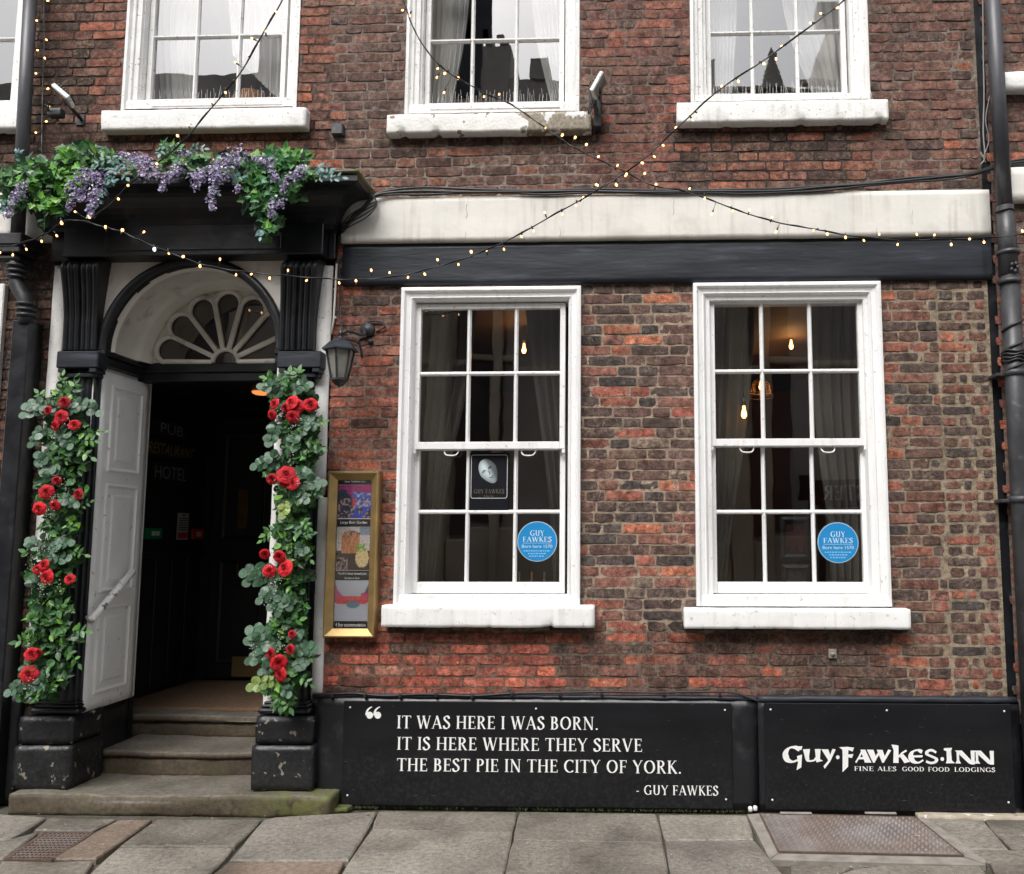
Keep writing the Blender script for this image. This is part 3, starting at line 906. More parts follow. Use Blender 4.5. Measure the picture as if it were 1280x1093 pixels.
# ---- white band and black beam over the windows
b = MB(); b.rough(XBL, XBR, -.055, .03, ZBAND0, ZBAND1, .03, .0035, .0016, 9)
b.build('white_band', M['render'], inn)
b = MB(); b.rough(XBL + .003, XBR + .005, -.03, .03, ZBEAM0, ZBAND0 - .003, .03, .003, .002, 9, 3)
b.build('black_beam', M['slate'], inn)
b = MB(); b.rough(PX(-100, 300), PX(24, 260), -.045, .03, PZ(297, -.05, 60), PZ(262 - 30, -.05, 60), .05, .008, .003, 6, 8)
b.rough(PX(27, 260), PX(82, 300), -.045, .03, PZ(301, -.05, 60), PZ(262 - 30, -.05, 60), .05, .008, .003, 6, 8)
b.build('white_band', M['render'], inn)
# rough top of the beam against the brick, dark gap by the pipe
b = MB(); b.rough(XBR + .006, XR + .01, -.012, .03, ZBEAM0, ZBAND1 + .02, .04, .004, .006, 20, 1); b.build('band_return', M['black'], inn)

# ------------------------------------------------------------------ sash windows
def pane_box(mb, x0, x1, z0, z1, y): mb.box(x0, x1, y, y + .003, z0, z1)
def sash_window(name, W, glass, bars_x, bars_z, meet, botrail, lower=True, uid=0, gm='glass', part_label=None):
    """W: outer frame; glass: x0,x1,z0,z1; bars_z: glazing bars; meet: z of meeting rail (or None)"""
    x0, x1, z0, z1 = W
    gx0, gx1, gz0, gz1 = glass
    fr = MB()
    a = gx0 - x0; YO = -.048 if lower else -.006
    if lower:
        prof = [(0, .02), (0, YO), (.012, YO - .004), (.02, YO - .004), (.03, YO + .012), (.052, YO + .018), (.058, YO + .012), (.064, YO + .02), (.072, YO + .034), (a - .03, YO + .036), (a - .026, .035), (a - .026, .13)]
    else:
        prof = [(0, .03), (0, YO), (.018, YO - .002), (.03, YO + .014), (.045, YO + .018), (.05, YO + .03), (.075, YO + .034), (.08, YO + .05), (a - .035, YO + .054), (a - .032, .07), (a - .032, .16)]
    fr.frame(x0, x1, z0, z1 + .0, prof, bottom=False)
    # bottom member of the frame
    fr.box(x0 + .004, x1 - .004, YO + .008, .13, z0 - .002, gz0 - botrail - .004, .004)
    root = fr.build(name, M['white'] if lower else M['white_worn'], inn)
    if part_label: root['label'] = part_label
    wm = M['white'] if lower else M['white_worn']
    yU, yL = (.035, .075) if lower else (.075, .11)
    def sash(zb, zt, y, br, tr, nm='sash'):
        s = MB(); st = .03
        s.box(gx0 - st, gx0, y - .02, y + .02, zb - br, zt + tr, .002); s.box(gx1, gx1 + st, y - .02, y + .02, zb - br, zt + tr, .002)
        s.box(gx0 + .0005, gx1 - .0005, y - .021, y + .02, zb - br, zb, .002); s.box(gx0 + .0005, gx1 - .0005, y - .021, y + .02, zt, zt + tr, .002)
        return s.build(nm, wm, root)
    def bars(zb, zt, y, zs, lab='glazing_bar'):
        for bx in bars_x:
            s = MB(); s.prism([(bx - .0115, y + .012), (bx - .0115, y - .004), (bx - .004, y - .016), (bx + .004, y - .016), (bx + .0115, y - .004), (bx + .0115, y + .012)], 2, zb, zt)
            fixn(s.build(lab, wm, root))
        for bz in zs:
            s = MB(); s.prism([(y + .012, bz - .0115), (y - .004, bz - .0115), (y - .0165, bz - .004), (y - .0165, bz + .004), (y - .004, bz + .0115), (y + .012, bz + .0115)], 0, gx0, gx1)
            fixn(s.build(lab, wm, root))
    def panes(zb, zt, y, zs):
        ex = [gx0] + list(bars_x) + [gx1]; ez = [zb] + sorted(zs) + [zt]
        for i in range(len(ex) - 1):
            for j in range(len(ez) - 1):
                s = MB()
                cx, cz = (ex[i] + ex[i + 1]) / 2, (ez[j] + ez[j + 1]) / 2
                w, h = ex[i + 1] - ex[i], ez[j + 1] - ez[j]
                s.box(-w / 2 + .001, w / 2 - .001, 0, .003, -h / 2 + .001, h / 2 - .001)
                o = s.build('pane', M[gm], root, (cx, y + .003, cz))
                rr = random.Random(uid * 100 + i * 10 + j)
                o.rotation_euler = (R(rr.uniform(-.35, .35)), 0, R(rr.uniform(-.35, .35)))
    if meet:
        m0, m1 = meet
        uz = [z for z in bars_z if z > m1]; lz = [z for z in bars_z if z < m0]
        sash(m1, gz1, yU, m1 - m0, .03); bars(m1, gz1, yU, uz); panes(m1, gz1, yU, uz)
        sash(gz0, m0 - .002, yL, botrail, .0305); bars(gz0, m0 - .002, yL, lz); panes(gz0, m0 - .002, yL, lz)
        for hx in (gx0 - .03, gx1 + .014):
            s = MB(); s.prism([(yU - .018, m0), (yU + .012, m0), (yU + .012, m0 - .03), (yU, m0 - .045), (yU - .01, m0 - .03), (yU - .018, m0 - .022)], 0, hx, hx + .016)
            fixn(s.build('sash_horn', wm, root))
    else:
        sash(gz0, gz1, yL, botrail, .03); bars(gz0, gz1, yL, bars_z); panes(gz0, gz1, yL, bars_z)
    return root
def gl(u0, u1, v0, v1, vm, Y): uc = (u0 + u1) / 2; return PX(u0, vm, Y), PX(u1, vm, Y), PZ(v1, Y, uc), PZ(v0, Y, uc)
def wdw(W, g, bx, bz, meet, vm, **k):
    G_ = gl(*g, vm, .05); uc = (g[0] + g[1]) / 2
    return sash_window('window', W, G_, [PX(u, vm, .05) for u in bx], [PZ(v, .05, uc) for v in bz], (PZ(meet[1], .04, uc), PZ(meet[0], .04, uc)) if meet else None, .062, **k), G_
w1, G1 = wdw(W1, (524.5, 700, 388, 728), (585, 644.5), (468, 640), (553, 562), 557, uid=1, part_label='lower sash window nearest the lantern, with the mask notice in it')
w2, G2 = wdw(W2, (894.5, 1075, 381, 728), (954, 1015), (465, 640), (549, 558), 557, uid=2, part_label='lower sash window nearest the grey drainpipe')
def upper(W, g, bx, bz, vm, uid, lab):
    G_ = list(gl(*g, vm, .1)); uc = (g[0] + g[1]) / 2
    G_[3] = W[3] - .13
    b0 = PZ(bz, .1, uc)
    dz = b0 - G_[2]
    zs = [b0]
    mz = b0 + dz
    r = sash_window('window', tuple(W), tuple(G_), [PX(u, vm, .1) for u in bx], [b0, mz + dz + .03], (mz, mz + .035), .045, lower=False, uid=uid, gm='glass_up', part_label=lab)
    return r, G_
u1, UG1 = upper(U1, (190, 351, 0, 124), (243, 297), 45, 100, 3, 'upper window above the doorway')
u2, UG2 = upper(U2, (537.5, 699, 0, 129), (590, 645), 50, 100, 4, 'upper window above the weathered sill')
u3, UG3 = upper(U3, (889, 1052, 0, 118), (941, 997.5), 40, 100, 5, 'upper window nearest the drainpipe')
u0, UG0 = upper(U0, (-150, 16, 0, 128), (-96, -40), 50, 100, 6, 'upper window cut by the left edge')

# small sash lifts
for (uc, vv, w, par) in ((565, 562, 18, w1), (661, 562, 18, w1), (933, 558, 18, w2), (1034, 558, 18, w2)):
    s = MB(); p0 = P(uc - w / 2, vv, .05); p1 = P(uc + w / 2, vv, .05)
    pts = [p0, p0 + Vector((.004, -.02, -.022)), p0 + Vector((.02, -.025, -.036)), p1 + Vector((-.02, -.025, -.036)), p1 + Vector((-.004, -.02, -.022)), p1]
    s.tube(crv(pts, 4), .0042, 6)
    s.build('sash_lift', M['white'], par)

# sills
def sill(u0, u1, v0, v1, par, m='white', Y=-.09, seed=0, chips=.004, ext=None):
    vm = (v0 + v1) / 2; uc = (u0 + u1) / 2
    s = MB()
    zb = PZ(v1, Y, uc); zt = PZ(v0, Y, uc)
    def wear(p):
        if p.z < zb + .03:
            t = nz(p.x * 9, seed, 2) + .6 * nz(p.x * 30, seed, 4)
            if t > .42: p = p + Vector((0, .006 * min(1, t * 1.5), .012 * min(1, (t - .42) * 4)))
        return p
    s.rough(PX(u0, vm, Y), PX(u1, vm, Y), Y, .03, zb, zt, .02, .006, .0022, 10, seed, wear)
    return s.build('sill', M[m], par)
sill(476, 743, 757, 785, w1, 'white', -.09, 1)
sill(855, 1139, 761, 787, w2, 'white', -.09, 2)
sill(126, 382, 136, 161, u1, 'white_worn', -.07, 3)
sill(846, 1111, 126, 152, u3, 'white_worn', -.07, 5)
sill(-200, 25, 138, 163, u0, 'white_worn', -.07, 6)
# the middle sill has lost its paint on one end
def worn_sill_mat():
    m, nt, p, N, L = newmat('half bare painted stone')
    v = pos(nt); n1 = tex(nt, 'ShaderNodeTexNoise', 14, 8, v); n2 = tex(nt, 'ShaderNodeTexNoise', 60, 8, v); n3 = tex(nt, 'ShaderNodeTexNoise', 6, 3, v)
    bare = ramp(nt, n2.outputs[0], (.3, (.16, .135, .10)), (.7, (.34, .30, .235)))
    paint = ramp(nt, n1.outputs[0], (.3, (.66, .65, .62)), (.7, (.78, .77, .74)))
    mr = N.new('ShaderNodeMapRange'); o = xyz(nt, v)
    e = mth(nt, 'ADD', o[0], mth(nt, 'MULTIPLY', mth(nt, 'SUBTRACT', n3.outputs[0], .5), .5))
    L.new(e, mr.inputs[0]); xc = PX(655, 150); mr.inputs[1].default_value = xc; mr.inputs[2].default_value = xc + .012
    c = mixc(nt, mth(nt, 'MULTIPLY', mr.outputs[0], ramp(nt, n1.outputs[0], (.40, .0), (.43, 1))), paint, bare)
    c = mixc(nt, ramp(nt, n1.outputs[0], (.62, 0), (.64, 1)), c, bare)
    L.new(c, p.inputs['Base Color']); p.inputs['Roughness'].default_value = .75
    L.new(bump(nt, n2.outputs[0], .6, .005), p.inputs['Normal'])
    return m
M['half'] = worn_sill_mat()
sill(483, 739, 141, 165, u2, 'half', -.07, 4)

# bird spikes along the upper sills
for nm, (ua, ub), vb, w in (('upper window over the door', (190, 352), 130, U1), ('window with the half bare sill', (538, 700), 134, U2), ('upper window beside the downpipe', (866, 1085), 124, U3)):
    s = MB(); rr = random.Random(ua)
    xa, xb = PX(ua, vb, -.02), PX(ub, vb, -.02); zb = PZ(vb + 4, -.02, ua)
    s.box(xa, xb, -.03, -.012, zb, zb + .004)
    x = xa
    while x < xb:
        for dy in (-.05, .0, .04):
            h = rr.uniform(.09, .11)
            s.tube([(x, -.02, zb), (x + rr.uniform(-.012, .012), -.02 + dy * .6, zb + h)], .0008, 3, smooth=False)
            x += .016
    tag(s.build('bird_spikes', M['white_worn']), 'row of wire bird spikes on the sill of the ' + nm, 'bird spikes', 'bird spikes on the upper sills')

# ------------------------------------------------------------------ curtains and what hangs inside
def drape(name, pts_l, pts_r, m, y, folds, amp, parent=None, label=None, cat=None, group=None):
    """cloth between a left and a right edge curve given from the top down, with hanging folds"""
    n = len(pts_l) * 6; L_ = crv(pts_l, 8); R_ = crv(pts_r, 8); k = len(L_); nx = folds * 8
    mb = MB(); vs = []
    for j in range(k):
        for i in range(nx + 1):
            t = i / nx
            p = L_[j].lerp(R_[j], t)
            w = (R_[j] - L_[j]).length
            ph = t * folds * 2 * PI + .6 * math.sin(j * .2) + 1.3 * nz(t * 4, j * .08, y)
            vs.append((p.x + .004 * math.sin(ph * 2), p.y + amp * math.sin(ph) * (.6 + .6 * nz(t * 3, 3.3, y)), p.z))
    fs = [(j * (nx + 1) + i, j * (nx + 1) + i + 1, (j + 1) * (nx + 1) + i + 1, (j + 1) * (nx + 1) + i) for j in range(k - 1) for i in range(nx)]
    mb.add(vs, fs, True)
    o = mb.build(name, m, parent)
    if label: tag(o, label, cat, group)
    return o
def Q(pts, Y): return [P(u, v, Y) for u, v in pts]
YC = .34
drape('curtain', Q([(505, 375), (505, 470), (505, 560), (505, 700), (505, 760)], YC), Q([(597, 375), (588, 460), (566, 570), (548, 680), (540, 760)], YC), M['curtain'], YC, 7, .03, None,
      'grey curtain tied back on the lantern side of the lower window with the mask notice', 'curtain', 'curtains in the lower windows')
drape('curtain', Q([(655, 375), (662, 440), (675, 540), (688, 640), (692, 740)], YC), Q([(720, 375), (720, 470), (720, 560), (720, 700), (720, 760)], YC), M['curtain'], YC, 5, .03, None,
      'grey curtain hanging by the dark brick pier behind the round plaque of the mask window', 'curtain', 'curtains in the lower windows')
drape('curtain', Q([(880, 370), (880, 470), (880, 560), (880, 700), (880, 760)], YC), Q([(945, 370), (940, 460), (930, 560), (915, 660), (905, 760)], YC), M['curtain'], YC, 5, .03, None,
      'grey curtain beside the two low hanging bulbs in the lower window near the drainpipe', 'curtain', 'curtains in the lower windows')
drape('curtain', Q([(1012, 370), (1014, 460), (1022, 560), (1035, 660), (1040, 760)], YC), Q([(1092, 370), (1092, 470), (1092, 560), (1092, 700), (1092, 760)], YC), M['curtain'], YC, 6, .03, None,
      'grey curtain on the drainpipe side of the lower window nearest the drainpipe', 'curtain', 'curtains in the lower windows')
YN = .24
def net(W, ul, ur, lab, flip=False):
    zt, zb = W[3] - .08, W[2] + .02
    def col(us): return [P(u, v, YN) for u, v in us]
    drape('net_curtain', col(ul), col(ur), M['net'], YN, 8, .018, None, lab, 'curtain', 'white net curtains upstairs')
net(U1, [(185, -200), (185, -60), (182, 40), (190, 132)], [(262, -200), (258, -60), (250, 40), (246, 132)], 'white net curtain over the door, on the slanting floodlight side of its window')
net(U1, [(262, -200), (280, -60), (286, 20), (292, 70)], [(366, -200), (366, -60), (362, 40), (356, 132)], 'white net curtain over the door, on the grey junction box side')
net(U2, [(530, -200), (530, -60), (528, 40), (528, 132)], [(600, -200), (590, -60), (582, 40), (566, 132)], 'white net curtain over the clean painted end of the weathered upper sill')
net(U2, [(650, -200), (660, -60), (668, 40), (690, 132)], [(710, -200), (710, -60), (710, 40), (712, 132)], 'white net curtain over the bare stone end of the weathered upper sill')
net(U3, [(880, -200), (880, -60), (884, 40), (886, 128)], [(925, -200), (922, -60), (920, 40), (915, 128)], 'white net curtain farther from the drainpipe in the upper window beside it')
net(U3, [(960, -200), (970, -60), (985, 40), (1020, 128)], [(1062, -200), (1062, -60), (1062, 40), (1062, 128)], 'white net curtain nearest the downpipe in the upper window beside it')
net(U0, [(-150, -200), (-150, -60), (-150, 40), (-150, 132)], [(20, -200), (10, -60), (-10, 40), (-30, 132)], 'white net curtain in the upper window cut off by the photo edge')
# rounded orange chair back or lampshade upstairs
s = MB(); s.lathe((PX(312, 118, .6), .62, PZ(150, .6, 310)), [(.0, .2), (.07, .2), (.13, .13), (.155, 0)], 20)
tag(s.build('lamp_shade', M['orange_shade']), 'rounded orange lampshade behind the glass of the upper window over the door', 'lampshade')

def pendant(u, v, Y, cage, label, pw=2.4):
    p = P(u, v, Y)
    t = thing('pendant_lamp', label, 'lamp', p, 'bare bulb lamps hanging in the bar')
    s = MB(); s.lathe((0, 0, 0), [(0, -.026), (.010, -.022), (.016, -.01), (.017, .002), (.012, .02), (.008, .035), (.008, .05)], 12); s.build('bulb', M['bulb'], t)
    s = MB(); s.tube([(0, 0, -.02), (.003, 0, .02)], .006, 6); s.build('filament', M['bulb_hot'], t)
    s = MB(); s.tube([(0, 0, .05), (0, 0, .10)], .014, 8); s.tube([(0, 0, .1), (0, 0, max(.2, W1[3] + .14 - p.z))], .003, 5); s.build('cord', M['iron'], t)
    if cage:
        s = MB()
        for k in range(8):
            a = k * PI / 4
            s.tube([(.02 * math.cos(a), .02 * math.sin(a), .09), (.07 * math.cos(a), .07 * math.sin(a), .03), (.085 * math.cos(a), .085 * math.sin(a), -.05), (.11 * math.cos(a), .11 * math.sin(a), -.09)], .0025, 4)
        for r, z in ((.07, .03), (.085, -.05), (.11, -.09)):
            s.tube([(r * math.cos(k * PI / 12), r * math.sin(k * PI / 12), z) for k in range(25)], .0025, 4)
        s.build('wire_cage', M['brass_dull'], t)
    l = bpy.data.lights.new('lamp_light', 'POINT'); l.energy = pw; l.color = (1, .48, .16); l.shadow_soft_size = .03
    o = bpy.data.objects.new('lamp_light', l); o.location = p + Vector((0, -.05, -.06)); sc.collection.objects.link(o)
pendant(655, 438, 1.5, False, 'glowing bare bulb in the window with the mask notice')
pendant(989, 433, 2.0, False, 'highest glowing bulb in the window nearest the drainpipe')
pendant(951, 484, 2.6, True, 'glowing bulb in a wire cage, between the other two in its window')
pendant(930, 518, .27, False, 'lowest glowing bulb in the window nearest the drainpipe', .12)

# picture frames and furniture inside the bar, dim through the glass
def framed(u0, u1, v0, v1, Y, label, c1, c2):
    x0, x1, z0, z1 = PX(u0, v0, Y), PX(u1, v0, Y), PZ(v1, Y, u0), PZ(v0, Y, u0)
    t = thing('framed_picture', label, 'picture', ((x0 + x1) / 2, Y, z0))
    w, h = (x1 - x0) / 2, z1 - z0
    s = MB(); s.frame(-w, w, 0, h, [(0, .03), (0, 0), (.02, -.008), (.035, .0), (.035, .02)]); s.build('frame', M['iron'], t)
    s = MB(c1); s.box(-w + .03, w - .03, .012, .02, .03, h - .03)
    s.col = c2
    for k in range(7):
        a = (k - 3) * w * .2
        s.add([(a + w * .25 * math.cos(q * PI / 5), .011 - k * .0004, h / 2 + h * .2 * math.sin(q * PI / 5) + .04 * math.sin(k * 2.1)) for q in range(10)], [tuple(range(10))])
    s.build('print', M['print'], t)
framed(975, 1012, 646, 700, 1.0, 'dark framed picture with a reddish figure low in the window by the drainpipe', (.03, .022, .02), (.085, .03, .03))
framed(978, 1012, 706, 752, 1.0, 'dim framed picture hung under the reddish one inside the bar window', (.04, .03, .03), (.06, .055, .055))
s = MB()
s.box(PX(560, 600, 1.2), PX(590, 600, 1.2), 1.2, 1.26, .9, 1.5)
for k in range(5):
    s.tube([P(578 + k * 7, 745, .9), P(580 + k * 7, 700, .95)], .008, 6)
par = thing('bar_chair', 'dark spindle backed bar chair just inside the window with the mask notice', 'chair', (0, 0, 0))
s = MB(); 
cx = PX(672, 730, .7); zc = PZ(735, .7, 672)
for k in range(4): s.tube([(cx - .12 + k * .08, .7, zc - .35), (cx - .12 + k * .08, .72, zc + .1)], .008, 6)
for k in range(3): s.tube(crv([(cx - .12 + k * .08, .7, zc - .1), (cx - .08 + k * .08, .7, zc - .02), (cx - .04 + k * .08, .7, zc - .1), (cx - .08 + k * .08, .7, zc - .18), (cx - .12 + k * .08, .7, zc - .1)], 4), .007, 6)
s.build('backrest', M['brass_dull'], par)
s = MB(); s.rough(cx - .2, cx + .2, .72, 1.1, zc - .42, zc - .36, .05, .015, .001); s.build('seat', M['room'], par)
for sx in (-.16, .16):
    for yy in (.76, 1.06):
        s = MB(); s.tube([(cx + sx, yy, zc - .42), (cx + sx * 1.1, yy, .36)], [.016, .012], 8); s.build('leg', M['room'], par)
# ------------------------------------------------------------------ the doorway
YF = .42                                 # plane of the fanlight and door frame
dc = MB()
# cream spandrels round the arch
n = 40
arc = [(XC + RA * math.cos(PI - PI * i / n), ZSP + RA * math.sin(PI * i / n)) for i in range(n + 1)]
x0s, x1s, zts = PX(126, 380), PX(358, 380), ZFR + .03
vs = []; fs = []
for i, (ax, az) in enumerate(arc):
    dx, dz = ax - XC, az - ZSP
    t = 1e9
    if dx < -1e-6: t = min(t, (x0s - XC) / dx)
    if dx > 1e-6: t = min(t, (x1s - XC) / dx)
    if dz > 1e-6: t = min(t, (zts - ZSP) / dz)
    bx, bz = XC + dx * t, ZSP + dz * t
    vs += [(ax, -.012, az), (max(x0s, min(x1s, bx)), -.012, min(zts, bz))]
for i in range(n): fs.append((2 * i, 2 * i + 1, 2 * i + 3, 2 * i + 2))
dc.add(vs, fs)
for (cxn, pair) in ((x0s, 0), (x1s, 1)):   # corner triangles the fan skips
    k = min(range(n + 1), key=lambda i: abs(vs[2 * i + 1][0] - cxn) + abs(vs[2 * i + 1][2] - zts))
    a = [vs[2 * i + 1] for i in range(n + 1)]
    best = None
    for i in range(n):
        if (abs(a[i][2] - zts) < 1e-6) != (abs(a[i + 1][2] - zts) < 1e-6) and ((a[i][0] + a[i + 1][0]) / 2 < XC) == (pair == 0):
            dc.add([a[i], a[i + 1], (cxn, -.012, zts)], [(0, 1, 2)])
doorcase = dc.build('doorcase', M['cream'], inn)
doorcase['label'] = 'arched doorcase with cream spandrels and fluted black pilasters'
# white backing strips beside the pilasters
def strip(u0, u1, v0, v1, nm='backing_board', Y=-.02):
    vm = (v0 + v1) / 2; b = MB()
    x0, x1 = PX(u0[0], v0, Y), PX(u1[0], v0, Y)
    zt = PZ(v0, Y, u0[0]); zb = PZ(v1, Y, u0[0])
    b.rough(x0, x1, Y, .0, zb, zt, .05, .004, .0022, 12, u0[0]); return b.build(nm, M['white_worn'], doorcase)
strip((397,), (416,), 332, 620)
strip((397.5,), (411,), 622, 874)
strip((68,), (84,), 332, 880)
# archivolt
s = MB(); prof = [(0, .02), (0, -.03), (.008, -.04), (.03, -.045), (.05, -.04), (.054, -.03), (.054, -.012)]
vs = []; fs = []
for i in range(n * 1 + 1):
    a = PI - PI * i / n
    for d, y in prof: vs.append((XC + (RA + d) * math.cos(a), y, ZSP + (RA + d) * math.sin(a)))
m = len(prof)
for i in range(n):
    for k in range(m - 1): fs.append((i * m + k, i * m + k + 1, (i + 1) * m + k + 1, (i + 1) * m + k))
s.add(vs, fs, True); s.build('archivolt', M['black'], doorcase)
# soffit of the arch with moulded bands
s = MB(); vs = []; fs = []
yy = [(.005, .0), (.04, 0), (.045, -.006), (.06, -.006), (.065, 0), (.25, .0), (.3, -.0), (.305, -.012), (.33, -.014), (.345, -.02), (YF - .02, -.03), (YF + .01, -.03)]
m = len(yy)
for i in range(n + 1):
    a = PI - PI * i / n
    for y, d in yy:
        r = RA + d + .004 * nz(i * .2, y * 6)
        vs.append((XC + r * math.cos(a), y, ZSP + r * math.sin(a)))
for i in range(n):
    for k in range(m - 1): fs.append((i * m + k, i * m + k + 1, (i + 1) * m + k + 1, (i + 1) * m + k))
s.add(vs, fs, True)
s.build('arch_soffit', M['cream'], doorcase)
# fanlight tracery
RFn = RA * .94
s = MB()
def barseg(x0, z0, x1, z1, w=.013, yf=YF - .018):
    p = Vector((x0, 0, z0)); q = Vector((x1, 0, z1)); d = (q - p).normalized(); nrm = Vector((-d.z, 0, d.x))
    pr = [(-w, 0.012), (-w, -.006), (-w * .3, -.014), (w * .3, -.014), (w, -.006), (w, .012)]
    vs = []
    for e in (p, q):
        for a, y in pr: vs.append(e + nrm * a + Vector((0, yf + y, 0)))
    fs = [(k, (k + 1) % 6, 6 + (k + 1) % 6, 6 + k) for k in range(6)]
    s.add(vs, fs, False)
XF, ZF = XC, ZSP + .008
hub = .082; tip = .068; NP = 7
for k in range(NP + 1):
    a = PI * k / NP
    ca = a if 0 < k < NP else (a + (.02 if k == 0 else -.02))
    rr_ = RFn - .085
    barseg(XF + hub * math.cos(ca), ZF + hub * math.sin(ca), XF + rr_ * math.cos(ca), ZF + rr_ * math.sin(ca), .0145)
def arcbar(cx, cz, r, a0, a1, m=12, w=.012):
    for i in range(m):
        a = a0 + (a1 - a0) * i / m; b = a0 + (a1 - a0) * (i + 1) / m
        barseg(cx + r * math.cos(a), cz + r * math.sin(a), cx + r * math.cos(b), cz + r * math.sin(b), w)
arcbar(XF, ZF, hub, 0, PI, 16)
fan_out = []
rc = RFn - .09; half = PI / NP / 2; tr = rc * math.sin(half) * 1.02
for k in range(NP):
    a = PI * (k + .5) / NP
    arcbar(XF + rc * math.cos(half) * math.cos(a), ZF + rc * math.cos(half) * math.sin(a), tr, a - PI / 2, a + PI / 2, 10, .015)
fan = s.build('fanlight', M['cream'], doorcase)
fan['label'] = 'cream fanlight with seven petal shaped lights'
fixn(fan)
# solid field outside the petals
s = MB(); vs = []; fs = []
mm = 84
for i in range(mm + 1):
    a = PI * i / mm
    k = min(NP - 1, int(a / (PI / NP))); ac = PI * (k + .5) / NP; d = a - ac
    cc = rc * math.cos(half); disc = tr * tr - (cc * math.sin(d)) ** 2
    ri = cc * math.cos(d) + math.sqrt(max(0, disc))
    for r in (ri + .006, RA - .02): vs.append((XF + r * math.cos(a), YF - .012 + (.0 if r < RA - .03 else -.0), ZF + r * math.sin(a)))
for i in range(mm): fs.append((2 * i, 2 * i + 1, 2 * i + 3, 2 * i + 2))
s.add(vs, fs); s.build('fanlight_rim', M['cream'], doorcase)
s = MB(); vs = [(XF, YF + .002, ZF)] + [(XF + (RA - .02) * math.cos(PI * i / 30), YF + .002, ZF + (RA - .02) * math.sin(PI * i / 30)) for i in range(31)]
s.add(vs, [(0, i + 1, i + 2) for i in range(30)]); s.build('fanlight_pane', M['glass'], doorcase)
VXL = -3.5
# room over the vestibule seen through the fanlight
s = MB(); s.box(VXL, XREV1 + .25, YF + .6, YF + .65, ZSP - .02, ZSP + .8); s.box(VXL - .05, VXL, YF + .12, YF + .65, ZSP - .02, ZSP + .8); s.build('fanlight_back', M['room_back'], doorcase)
s = MB()
for k in range(9): s.box(PX(300 + k * 6, 455, 1.0), PX(302.5 + k * 6, 455, 1.0), .98, 1.0, ZSP - .02, ZSP + .1)
s.build('stair_spindle', M['cream'], doorcase)
# transom, impost mouldings
s = MB()
s.box(XREV0 - .05, XREV1 + .05, YF - .03, YF + .10, ZSP - .055, ZSP - .0, .006)
s.box(XREV0 - .05, XREV1 + .05, YF - .015, YF + .08, ZSP - .11, ZSP - .056, .004)
s.build('transom', M['black'], doorcase)
s = MB()
for xa, xb in ((XREV0 - .06, XA0 + .004), (XA1 - .004, XREV1 + .08)):
    s.box(xa, xb, -.045, YF - .031, ZSP - .035, ZSP - .002, .005); 
    s.box(xa, xb - .012 if xa < XC else xb, -.03, YF - .031, ZSP - .085, ZSP - .036, .005)
    s.build('impost', M['black'], doorcase); s = MB()
# reveals
ZDB = PZ(893, 0, 93)
s = MB()
s.box(XREV0 - .03, XREV0 - .002, -.03, YF + .15, ZDB, ZSP - .086, .003); s.build('reveal', M['white_worn'], doorcase); s = MB()
s.rough(XREV1 + .002, XREV1 + .05, -.03, YF + .15, ZDB, ZSP - .086, .05, .004, .003, 10)
s.build('reveal', M['white_worn'], doorcase)
s = MB(); s.rough(XREV0 - .12, XREV0 + .004, -.06, .50, .05, ZDB - .002, .04, .006, .002, 8, 3); s.build('reveal_base', M['black'], doorcase); s = MB(); s.rough(XREV1 - .0, XREV1 + .12, -.06, .74, .05, ZDB - .002, .04, .006, .002, 8, 5)
s.build('reveal_base', M['black'], doorcase)
# pilasters
def pilaster(u0, u1, vtop, Yf=-.05):
    xa, xb = PX(u0, vtop, Yf), PX(u1, vtop, Yf)
    zt = PZ(462, -.05, u0); zb = PZ(893, -.08, u0)
    cx, w = (xa + xb) / 2, (xb - xa) / 2
    s = MB(); vs = []; nf = 9; pts = []
    N_ = nf * 8
    for i in range(N_ + 1):
        t = i / N_; a = PI * t
        ph = (t * nf) % 1
        d = .007 * math.sin(PI * ph) ** .6 if .12 < ph < .88 else 0
        pts.append((-(w - d) * math.cos(a), -(w * .5 - d) * math.sin(a)))
    levels = [(zb + .05, 1.04), (zb + .2, 1.02), (zb + (zt - zb) * .5, 1.0), (zt, .95)]
    for z, k in levels:
        for px, py in pts: vs.append((cx + px * k, Yf + w * .5 + py * k, z))
    m = N_ + 1
    fs = [(j * m + i, j * m + i + 1, (j + 1) * m + i + 1, (j + 1) * m + i) for j in range(len(levels) - 1) for i in range(N_)]
    s.add(vs, fs, False)
    s.box(cx - w * .95, cx + w * .95, Yf + w * .5, .0, zb, zt)
    s.build('pilaster', M['black'], doorcase)
    s = MB()
    def ring(z0, z1, e, b): s.box(cx - w - e, cx + w + e, Yf - e, .0, z0, z1, b)
    ring(zb - .0, zb + .028, .035, .01); ring(zb + .0285, zb + .048, .022, .008); ring(zb + .0485, zb + .062, .012, .005)
    s.build('pilaster_base', M['black'], doorcase)
    return cx, w, zb
pl = pilaster(78, 121, 480); pr = pilaster(350, 397, 480)
def plinth(u0, u1, vt, vm_, vb, Y, x_in, seed):
    s = MB(); x0, x1 = PX(u0, 955, Y), PX(u1, 955, Y)
    s.rough(x0, x1, Y, .2, PZ(vb + 4, Y, u0), PZ(vm_, Y, u0), .035, .012, .004, 9, seed)
    s.build('plinth', M['black_worn'], doorcase)
    s = MB(); s.rough(x0 + .012, x1 - .01, Y + .012, .2, PZ(vm_ - .5, Y, u0), PZ(vt, Y, u0), .035, .01, .004, 9, seed + 3)
    s.build('plinth', M['black_worn'], doorcase)
plinth(15, 87, 896, 932, 984, -.11, 0, 1); plinth(313, 391, 896, 932, 985, -.11, 0, 7)
